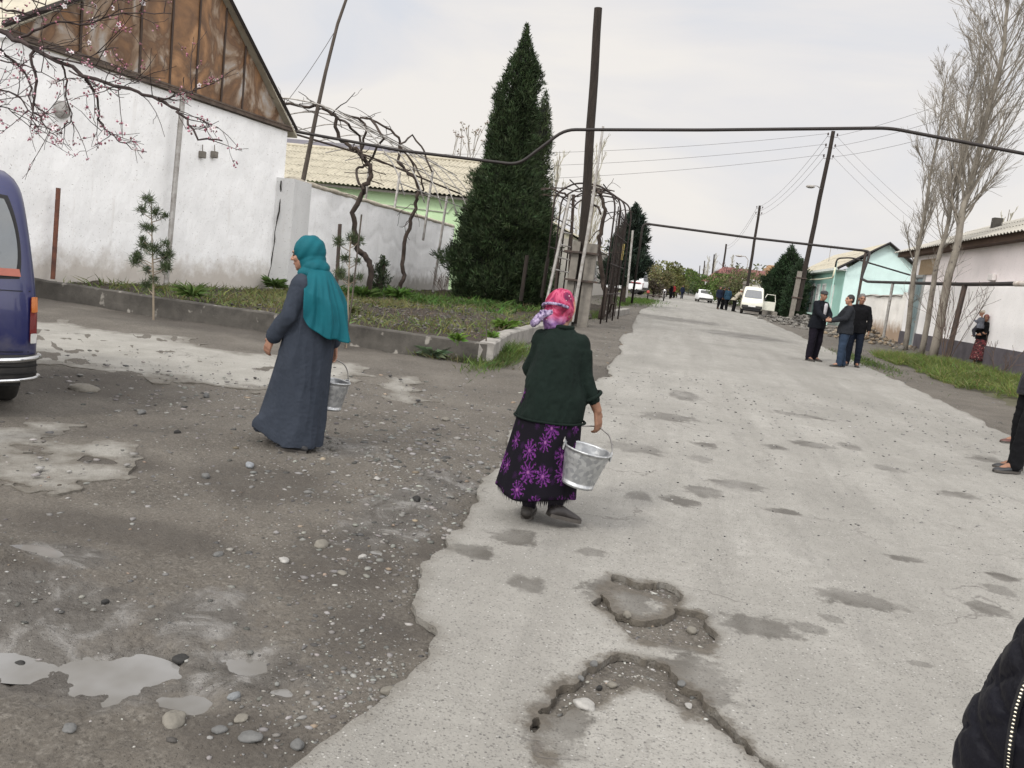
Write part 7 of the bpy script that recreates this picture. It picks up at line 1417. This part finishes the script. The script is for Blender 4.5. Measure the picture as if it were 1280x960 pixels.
if len(zp) > 2:
    MB().tube(zp, .0045, 6).build('zip_tape', plain('zip tape', (.012, .012, .016), .8), nbt); mb = MB(); dz_ = 0
    for a, b_ in zip(zp[:-1], zp[1:]):
        k_ = max(1, int((b_-a).length/.0045))
        for i in range(k_): mb.ball(a.lerp(b_, i/k_)+(Mj.to_3x3().inverted() @ (-ray(1268, 910))).normalized()*.003, (.0025, .0025, .0017), 6, 4)
    mb.build('zip', plain('zip metal', (.46, .43, .34), .4, .7), nbt)
# ================================================================== VEHICLES
M_CHROME = plain('chrome', (.62, .63, .64), .18, 1.); M_TYRE = mat('tyre', (.022, .021, .020), .85, (.05, .046, .04), 12, .2, 60); M_RIM = plain('steel rim', (.35, .35, .36), .45, .6); M_PLAST = mat('black bumper plastic', (.028, .028, .030), .6, (.06, .056, .05), 7)
M_CARGLASS = plain('car glass', (.10, .115, .12), .06, spec=.9, coat=.5); M_DARKGL = plain('dark car glass', (.035, .04, .045), .06, spec=.9); M_REDL = plain('red lamp', (.22, .012, .015), .2, coat=.8); M_AMB = plain('amber lamp', (.55, .16, .03), .2, coat=.8); M_CLR = plain('clear lamp', (.62, .62, .60), .15, coat=.8); M_PLATE = plain('plate white', (.66, .66, .64), .5)
def resample(poly, n):
    P_ = [V3(p) for p in poly]+[V3(poly[0])]; ln = [0]
    for a, b_ in zip(P_[:-1], P_[1:]): ln.append(ln[-1]+(b_-a).length)
    out = []; k = 0
    for i in range(n):
        s = ln[-1]*i/n
        while ln[k+1] < s: k += 1
        out.append(P_[k].lerp(P_[k+1], (s-ln[k])/max(ln[k+1]-ln[k], 1e-6)))
    return out
def smoothp(P_, it=2):
    for _ in range(it): n = len(P_); P_ = [(P_[i-1]+P_[i]*2+P_[(i+1) % n])/4 for i in range(n)]
    return P_
def car_body(t, profile, W_, zb, zr, tumble, m, rnd=.12, n=90, sm=2):
    """side profile (y,z) swept across the width with rounded shoulders and tumblehome"""
    P_ = smoothp(resample([(y, z, 0) for y, z in profile], n), sm); cy = sum(p.x for p in P_)/n; cz = sum(p.y for p in P_)/n; rings = []
    nor = []
    for i in range(n): d = (P_[(i+1) % n]-P_[i-1]); nor.append(V3((d.y, -d.x, 0)).normalized())
    if (P_[0]+nor[0]*.05-V3((cy, cz, 0))).length < (P_[0]-V3((cy, cz, 0))).length: nor = [-q for q in nor]
    S = [-1, -.985, -.95, -.88, -.7, -.4, 0, .4, .7, .88, .95, .985, 1]
    for s in S:
        k = max(0, (abs(s)-.80)/.20); ins = rnd*(1-math.sqrt(max(0, 1-k*k))); ring = []
        for p, q in zip(P_, nor):
            z = p.y-q.y*ins; y = p.x-q.x*ins; u = max(0, (z-zb)/(zr-zb)); hw = W_/2*(1-tumble*u**1.6)*(1-.02*max(0, (.4-z))); ring.append(V3((hw*s, y, z)))
        rings.append(ring)
    return MB().loft(rings).build('body', m, t, smooth=True)
def patch(body, corners, axis, m, name, parent, off=.006, nu=10, nv=8, rnd=.12, thick=0.):
    """4 outline corners in the two other axes, projected on the body along axis (+x,-x,+y,-y), as a fitted panel"""
    me = body.data; bvh = BVHTree.FromPolygons([q.co for q in me.vertices], [p.vertices[:] for p in me.polygons]); mb = MB(); vs = {}
    dirs = {'-y': V3((0, 1, 0)), '+y': V3((0, -1, 0)), '-x': V3((1, 0, 0)), '+x': V3((-1, 0, 0))}; D_ = dirs[axis]
    c00, c10, c11, c01 = [V3((*c, 0)) for c in corners]
    for j in range(nv+1):
        for i in range(nu+1):
            u, v_ = 2*i/nu-1, 2*j/nv-1
            k = (1-rnd*(u*u*v_*v_)); uu, vv = (u*k+1)/2, (v_*k+1)/2; p = (c00*(1-uu)+c10*uu)*(1-vv)+(c01*(1-uu)+c11*uu)*vv
            o = V3((p.x, 0, p.y)) if 'y' in axis else V3((0, p.x, p.y)); h = bvh.ray_cast(o-D_*20, D_)
            q = h[0] if h[0] is not None else o; n_ = h[1] if h[0] is not None else -D_
            if n_.dot(D_) > 0: n_ = -n_
            mb.v.append(tuple(q+n_*off)); vs[i, j] = len(mb.v)-1
    mb.f = [(vs[i, j], vs[i+1, j], vs[i+1, j+1], vs[i, j+1]) for j in range(nv) for i in range(nu)]
    return mb.build(name, m, parent, smooth=True)
def wheel(t, c, r=.29, w_=.18, side=1):
    M = Matrix.Rotation(rad(90), 3, 'Y'); o = MB().lathe([(r*.55, -w_/2), (r*.93, -w_/2), (r, -w_*.32), (r, w_*.32), (r*.93, w_/2), (r*.55, w_/2), (r*.55, -w_/2)], c, 26, M).build('wheel', M_TYRE, t, smooth=True)
    MB().lathe([(.001, w_*.30), (r*.2, w_*.32), (r*.3, w_*.2), (r*.50, w_*.24), (r*.57, w_*.46), (r*.57, -w_*.46), (r*.4, -w_*.2), (.001, -w_*.2)], c, 22, M if side > 0 else Matrix.Rotation(rad(-90), 3, 'Y')).build('rim', M_RIM, o, smooth=True); return o
VAN = [(0, .36), (-.02, .55), (-.03, .80), (-.01, 1.0), (.10, 1.42), (.20, 1.74), (.36, 1.86), (1.0, 1.90), (2.1, 1.88), (2.42, 1.78), (2.86, 1.14), (3.14, 1.0), (3.24, .84), (3.26, .5), (3.2, .32), (2.6, .27), (.6, .27)]
# --- blue minivan, tail towards the camera, mostly outside the left edge
bl = mat('dark blue van paint', (.026, .032, .135), .3, (.021, .026, .11), 3, spec=.5); bl.node_tree.nodes['Principled BSDF'].inputs['Coat Weight'].default_value = .35
nt = bl.node_tree; tc = N(nt, 'ShaderNodeTexCoord'); bb_ = nt.nodes['Principled BSDF']; src = bb_.inputs['Base Color'].links[0].from_socket; sp_ = N(nt, 'ShaderNodeSeparateXYZ'); L(nt, tc.outputs['Object'], sp_.inputs[0])
dz_ = mrange(math_('ADD', sp_.outputs['Z'], math_('MULTIPLY', nz(5, 6., .7), -.9)), .15, -.40, 0, .7); L(nt, mixc(dz_, mixc(mrange(nz(14, 6., .7), .5, .75, 0, .07), src, (.12, .11, .12)), (.16, .145, .125)), bb_.inputs['Base Color']); L(nt, mrange(dz_, 0, .5, .3, .8), bb_.inputs['Roughness'])
rz_v = math.atan2(-(-.80), .60); vpos = V3((-5.22, 4.94, 0)); vpos.z = groundz(vpos.x, vpos.y)
t = thing('parked_minivan', 'dark blue minivan at the left edge with its tail lamp and chrome tipped bumper showing', 'minivan', vpos, rz_v)
BW = 1.56; bd = car_body(t, VAN, BW, .5, 1.9, .15, bl, .15)
rub = patch(bd, [(-.665, 1.03), (.665, 1.03), (.595, 1.68), (-.595, 1.68)], '-y', M_BLACK, 'window_seal', t, .004, 16, 12, .06)
wn = patch(bd, [(-.64, 1.06), (.64, 1.06), (.57, 1.65), (-.57, 1.65)], '-y', M_CARGLASS, 'rear_window', t, .010, 16, 12, .07)
patch(bd, [(-.63, 1.065), (.63, 1.065), (.62, 1.12), (-.62, 1.12)], '-y', plain('orange red sill strip', (.40, .12, .08), .5), 'window_strip', t, .014, 10, 2, 0)
for s in (-1, 1):
    a, b_ = (.688, .742) if s > 0 else (-.742, -.688)
    lp = patch(bd, [(a, .56), (b_, .56), (b_, .92), (a, .92)], '-y', M_REDL, 'tail_lamp', t, .016, 4, 8, .1)
    patch(bd, [(a+.003, .80), (b_-.003, .80), (b_-.003, .917), (a+.003, .917)], '-y', M_AMB, 'indicator', lp, .022, 4, 4, .05); patch(bd, [(a+.003, .563), (b_-.003, .563), (b_-.003, .64), (a+.003, .64)], '-y', M_CLR, 'reversing_lamp', lp, .022, 4, 4, .05)
patch(bd, [(-.27, .70), (.27, .70), (.27, .88), (-.27, .88)], '-y', M_BLACK, 'plate_recess', t, .008, 8, 4, .05); patch(bd, [(-.22, .72), (.22, .72), (.22, .84), (-.22, .84)], '-y', M_PLATE, 'number_plate', t, .014, 8, 3, 0)
MB().box((.0, -.06, .90), (.60, .035, .03), 0, None, .008).build('tailgate_handle', M_CHROME, t)
for z in (.955, .49): patch(bd, [(-.70, z), (.70, z), (.70, z+.008), (-.70, z+.008)], '-y', plain('panel gap', (.012, .013, .03), .8), 'panel_gap', t, .004, 20, 1, 0)
mb = MB()
def bump(z0, z1, d, w_): return [[V3((x, -d-.05*(1-(abs(x)/w_)**4)+(.10 if abs(x) > w_*.97 else 0), z)) for z in (z0, z1)] for x in np.linspace(-w_, w_, 15)]
def bumper(t, z0, z1, d, w_, m, name, thick=.14):
    rings = []
    for x in np.linspace(-w_, w_, 19): k = (abs(x)/w_)**6; y = -d+.13*k; rings.append([V3((x, y, z0)), V3((x, y-.012, (z0+z1)/2)), V3((x, y, z1)), V3((x, y+thick, z1)), V3((x, y+thick, z0))])
    return MB().loft(rings).build(name, m, t, smooth=False)
bp_ = bumper(t, .27, .47, .10, .76, M_PLAST, 'bumper')
for z in (.33, .385): bumper(t, z, z+.012, .116, .765, plain('bumper groove', (.012, .012, .012), .8), 'groove', .02)
for s in (-1, 1):
    for z, x0 in ((.44, .42), (.285, .40)):
        mb = MB(); mb.tube([(s*x0, -.125, z), (s*.60, -.12, z+.008), (s*.72, -.07, z+.015), (s*.775, .02, z+.02), (s*.78, .06, z+.02)], .022 if z > .4 else .016, 9); mb.build('chrome_trim', M_CHROME, t, smooth=True)
for s in (-1, 1):
    for y in (.62, 2.62): wheel(t, (s*.64, y, .28), .28, .17, s)
    patch(bd, [(.5, 1.08), (2.4, 1.08), (2.2, 1.62), (.55, 1.62)], '+x' if s > 0 else '-x', M_DARKGL, 'side_window', t, .006, 14, 6, .06)
patch(bd, [(-.58, 1.12), (.58, 1.12), (.5, 1.66), (-.5, 1.66)], '+y', M_DARKGL, 'windscreen', t, .008, 12, 8, .05)
mb = MB(); mb.tube([(.25, -.02, .24), (.25, .4, .26)], .025, 8); mb.build('exhaust', M_RUST, t); MB().box((0, .5, .33), (1.3, 1.0, .2)).build('underbody', M_BLACK, t)
# --- cream minivan facing the camera, front passenger door open
def minivan(label, pos, rz, paint, stripe=None, L_=3.3, scale=1., door=False, group=None):
    t = thing('parked_minivan' if not stripe else 'parked_van', label, 'minivan' if not stripe else 'van', pos, rz, group); t.scale = (scale,)*3; b_ = car_body(t, VAN, 1.45, .5, 1.9, .15, paint, .14, 80)
    patch(b_, [(-.60, 1.10), (.60, 1.10), (.50, 1.66), (-.50, 1.66)], '+y', plain('pale windscreen', (.16, .17, .18), .08, spec=.9), 'windscreen', t, .008, 12, 8, .05)
    patch(b_, [(-.56, 1.05), (.56, 1.05), (.47, 1.62), (-.47, 1.62)], '-y', M_DARKGL, 'rear_window', t, .008, 10, 8, .06)
    for s in (-1, 1):
        ax = '+x' if s > 0 else '-x'
        for y0_, y1_, y2, y3 in ((.30, .95, .95, .42), (1.02, 1.85, 1.80, 1.02), (1.93, 2.72, 2.36, 1.90)): patch(b_, [(y0_, 1.08), (y1_, 1.08), (y2, 1.62), (y3, 1.62)], ax, M_DARKGL, 'side_window', t, .006, 8, 6, .06)
        lm = patch(b_, [(s*.40, .82), (s*.64, .82), (s*.64, .95), (s*.40, .97)], '+y', M_CLR, 'headlight', t, .012, 5, 4, .1); patch(b_, [(s*.60, .6), (s*.68, .6), (s*.68, .93), (s*.60, .93)], '-y', M_REDL, 'tail_lamp', t, .012, 3, 5, .1)
        for y in (.62, 2.66): wheel(t, (s*.63, y, .29), .29, .18, s); mb = MB(); mb.lathe([(.001, 0), (.36, 0), (.36, .02), (.001, .02)], (s*.700, y, .33), 22, Matrix.Rotation(rad(90), 3, 'Y')); mb.build('wheel_arch', M_BLACK, t)
        mb = MB(); mb.box((s*.80, 2.55, 1.16), (.12, .06, .17), 0, None, .02); mb.build('wing_mirror', M_BLACK, t)
        if stripe:
            for z, m_ in ((.86, plain('red stripe', (.35, .05, .05), .5)), (.79, plain('dark stripe', (.05, .035, .05), .5))): patch(b_, [(.08, z), (3.0, z), (3.0, z+.075), (.08, z+.075)], ax, m_, 'stripe', t, .005, 14, 1, 0)
    mb = MB(); mb.box((0, 3.24, .52), (1.36, .12, .20), 0, None, .03); mb.box((0, -.05, .5), (1.36, .12, .18), 0, None, .03); mb.build('bumper', M_PLAST, t); MB().box((0, 3.19, .36), (1.2, .1, .14)).build('grille', M_BLACK, t)
    MB().box((0, 3.315, .585), (.48, .012, .11)).build('number_plate', M_PLATE, t); MB().box((0, 1.6, .32), (1.30, 2.6, .2)).build('underbody', M_BLACK, t)
    for s in (-1, 1): mb = MB(); mb.box((s*.31, 3.05, 1.28), (.30, .02, .2)); mb.build('wiper', M_BLACK, t) if False else None
    if door: # the door swung out on the right of the picture (local +x side after turning)
        s = door; mb = MB(); c = V3((s*.70, 2.45, .98)); M = Matrix.Rotation(s*rad(68), 3, 'Z'); d_ = MB().box((0, 0, 0), (.05, .9, .60), 0, None, .02); o = d_.build('front_door', paint, t); o.location = c+V3((s*.40, -.18, -.28)); o.rotation_euler = (0, 0, s*rad(68))
        mb = MB(); mb.tube([(0, -.43, .3), (0, -.34, .78), (0, .22, .78), (0, .43, .32)], .03, 6); mb.build('window_frame', paint, o); mb = MB(); mb.box((s*-.02, .0, -.04), (.05, .7, .42), 0, None, .01); mb.build('door_lining', plain('pale lining', (.5, .49, .42), .8), o)
    return t
cream = mat('cream van paint', (.66, .65, .56), .4, (.58, .57, .49), 4); vwhite = mat('white van paint', (.74, .75, .75), .4, (.66, .67, .67), 4)
g = G(944, 391); cp = atY(942, 391, 58.0); cz_ = gz(0, 60)
minivan('cream minivan facing the camera with its passenger door swung open', (cp.x+.1, 61.2, cz_), rad(180-5), cream, door=-1)
c1 = atY(790, 367, 84); minivan('white van with red and dark stripes parked side on behind the left conifers', (c1.x+1.15, 86, gz(0, 86)+.13), rad(74), vwhite, True, scale=1.32)
c1 = atY(755, 366, 80); minivan('white minivan half hidden behind the bars of the vine cage', (c1.x+.4, 82, gz(0, 82)+.1), rad(80), vwhite, None, scale=1.05)
# --- far cars
CAR = [(0, .35), (-.04, .6), (.05, .88), (.5, .95), (1.0, 1.36), (1.5, 1.45), (2.2, 1.42), (2.9, .98), (3.9, .86), (4.08, .6), (4.02, .3), (3.2, .24), (.8, .24)]
def car(label, pos, rz, paint, group=None):
    t = thing('parked_car', label, 'car', pos, rz, group); b_ = car_body(t, CAR, 1.65, .5, 1.45, .2, paint, .12, 70); patch(b_, [(-.6, 1.0), (.6, 1.0), (.5, 1.36), (-.5, 1.36)], '+y', M_DARKGL, 'windscreen', t, .008); patch(b_, [(-.6, .98), (.6, .98), (.5, 1.33), (-.5, 1.33)], '-y', M_DARKGL, 'rear_window', t, .008)
    for s in (-1, 1):
        patch(b_, [(.8, .96), (2.75, .96), (2.15, 1.34), (1.15, 1.34)], '+x' if s > 0 else '-x', M_DARKGL, 'side_window', t, .006); patch(b_, [(s*.45, .62), (s*.72, .62), (s*.72, .76), (s*.45, .76)], '+y', M_CLR, 'headlight', t, .01, 4, 3); patch(b_, [(s*.5, .62), (s*.74, .62), (s*.74, .8), (s*.5, .8)], '-y', M_REDL, 'tail_lamp', t, .01, 4, 3)
        for y in (.8, 3.2): wheel(t, (s*.72, y, .30), .30, .18, s)
    mb = MB(); mb.box((0, 4.03, .42), (1.5, .12, .16), 0, None, .03); mb.box((0, -.02, .42), (1.5, .12, .16), 0, None, .03); mb.build('bumper', M_PLAST, t); return t
q = atY(878, 376, 96); car('white saloon car parked far down the right side of the street', (q.x, 100, gz(0, 98)), rad(185), vwhite)
q = atY(836, 372, 112); car('dark car with a pale roof coming up the street behind the motorcycle', (q.x, 116, gz(0, 112)), rad(180), plain('dark car paint', (.05, .05, .06), .35))
# --- motorcycle with a side platform, front towards the camera
q = atY(829, 378, 71); mz = gz(0, 71); t = thing('motorcycle', 'motorcycle with a flat side platform and red end box at the left of the street', 'motorcycle', (q.x, 71, mz), rad(180))
M90 = Matrix.Rotation(rad(90), 3, 'Y')
for y in (-.65, .65): w_ = MB().lathe([(.22, -.05), (.29, -.05), (.31, 0), (.29, .05), (.22, .05), (.22, -.05)], (0, y, .31), 20, M90).build('wheel', M_TYRE, t, smooth=True); MB().lathe([(.001, .02), (.21, .015), (.22, .0), (.21, -.015), (.001, -.02)], (0, y, .31), 16, M90).build('rim', M_RIM, w_)
mb = MB(); mb.tube([(0, -.65, .31), (0, -.3, .6), (0, .3, .72), (0, .45, .95)], .03, 7); mb.tube([(0, -.3, .6), (0, 0, .3), (0, .35, .45), (0, .45, .9)], .03, 7); mb.build('frame', M_DARKM, t)
mb = MB(); [mb.tube([(s*.09, .65, .31), (s*.08, .47, .95)], .022, 6) for s in (-1, 1)]; mb.build('fork', M_GREYM, t); mb = MB(); mb.tube([(-.38, .30, 1.08), (-.2, .42, 1.02), (.2, .42, 1.02), (.38, .30, 1.08)], .018, 6); mb.build('handlebar', M_DARKM, t)
mb = MB(); mb.ball((0, .18, .80), (.16, .28, .14)); mb.build('fuel_tank', plain('tank blue', (.05, .06, .14), .35), t, smooth=True); mb = MB(); mb.ball((0, -.35, .80), (.15, .36, .08)); mb.build('saddle', M_BLACK, t, smooth=True); MB().ball((0, .56, .90), (.10, .09, .10)).build('headlight', M_CLR, t, smooth=True); mb = MB(); mb.ball((0, .65, .60), (.09, .26, .06)); mb.build('mudguard', M_DARKM, t, smooth=True); MB().box((0, .1, .42), (.26, .36, .28), 0, None, .05).build('engine', M_GREYM, t)
mb = MB(); mb.box((.72, -.1, .38), (1.1, 1.2, .07), 0, None, .02); mb.tube([(0, .1, .36), (1.3, .1, .34)], .03, 6); mb.build('side_platform', M_DARKM, t); w_ = MB().lathe([(.2, -.05), (.27, -.05), (.29, 0), (.27, .05), (.2, .05), (.2, -.05)], (1.36, -.1, .29), 18, M90).build('wheel', M_TYRE, t, smooth=True); MB().lathe([(.001, .02), (.2, .02), (.2, -.02), (.001, -.02)], (1.36, -.1, .29), 14, M90).build('rim', M_RIM, w_)
MB().box((1.36, -.1, .62), (.26, .46, .26), 0, None, .08).build('end_box', plain('faded red', (.42, .07, .06), .6), t)
# --- far people
def far_person(label, px, pyf, pyt, Y, rz, topc, trc, J=None, cap=None, H_=None, girth=1.1, vox=.022):
    q = atY(px, pyf, Y); z0 = gz(0, Y); H_ = H_ or 1.7; return person(label, (q.x, Y, z0+.01), rz, H_, J, M_SKIN2, 'jacket', topc, trc, M_BSHOE, None if cap else M_HAIR, cap, vox, girth)
wk = dict(anR=(.10, .16, .09), knR=(.10, .16, .5), anL=(-.10, -.18, .11), knL=(-.10, .0, .5)); M_DBL = fab('dark blue jacket', (.02, .028, .055)); M_TBL = fab('teal blue jacket', (.03, .075, .12)); M_BGE = fab('beige jacket', (.36, .33, .26))
far_person('man in dark blue walking at the left of the group by the cream minivan', 897, 385, 357, 63.5, rad(-150), M_DBL, M_BLACK2, wk); far_person('man in dark navy in the middle of the group by the cream minivan', 902, 386, 358, 64.2, rad(-60), M_NAVY, M_BLACK2); far_person('man in a teal blue jacket with his back turned near the cream minivan', 907.5, 386, 358, 62.8, rad(20), M_TBL, M_BLACK2, wk)
lean = dict(chest=(0, .22, 1.26), neck=(0, .34, 1.40), head=(0, .42, 1.50), shR=(.185, .30, 1.38), shL=(-.185, .30, 1.38), elR=(.25, .45, 1.12), wrR=(.2, .62, 1.1), elL=(-.25, .45, 1.12), wrL=(-.2, .62, 1.1))
far_person('man in a beige jacket and cap leaning to the window of the cream minivan', 916.5, 388, 358, 61.5, rad(-70), M_BGE, M_BLACK2, lean, plain('pale cap', (.4, .36, .28), .9), 1.74, 1.25)
for lb, px, pf, Y, rz, c1, c2 in (('tiny distant figure in red on the street behind the motorcycle', 840.5, 372, 98, rad(180), fab('red top', (.25, .03, .03)), M_BLACK2), ('tiny distant figure in orange red farther along the street', 844.5, 372, 112, rad(170), fab('orange top', (.34, .10, .05)), M_BLACK2), ('tiny distant figure in blue alone in the middle of the far street', 852, 372, 105, rad(185), M_DBL, M_JEAND), ('tiny distant figure in dark clothes next to the far dark car', 837.5, 372, 93, rad(200), M_BLACK2, M_BLACK2)):
    far_person(lb, px, pf, 0, Y, rz, c1, c2, wk, vox=.03)
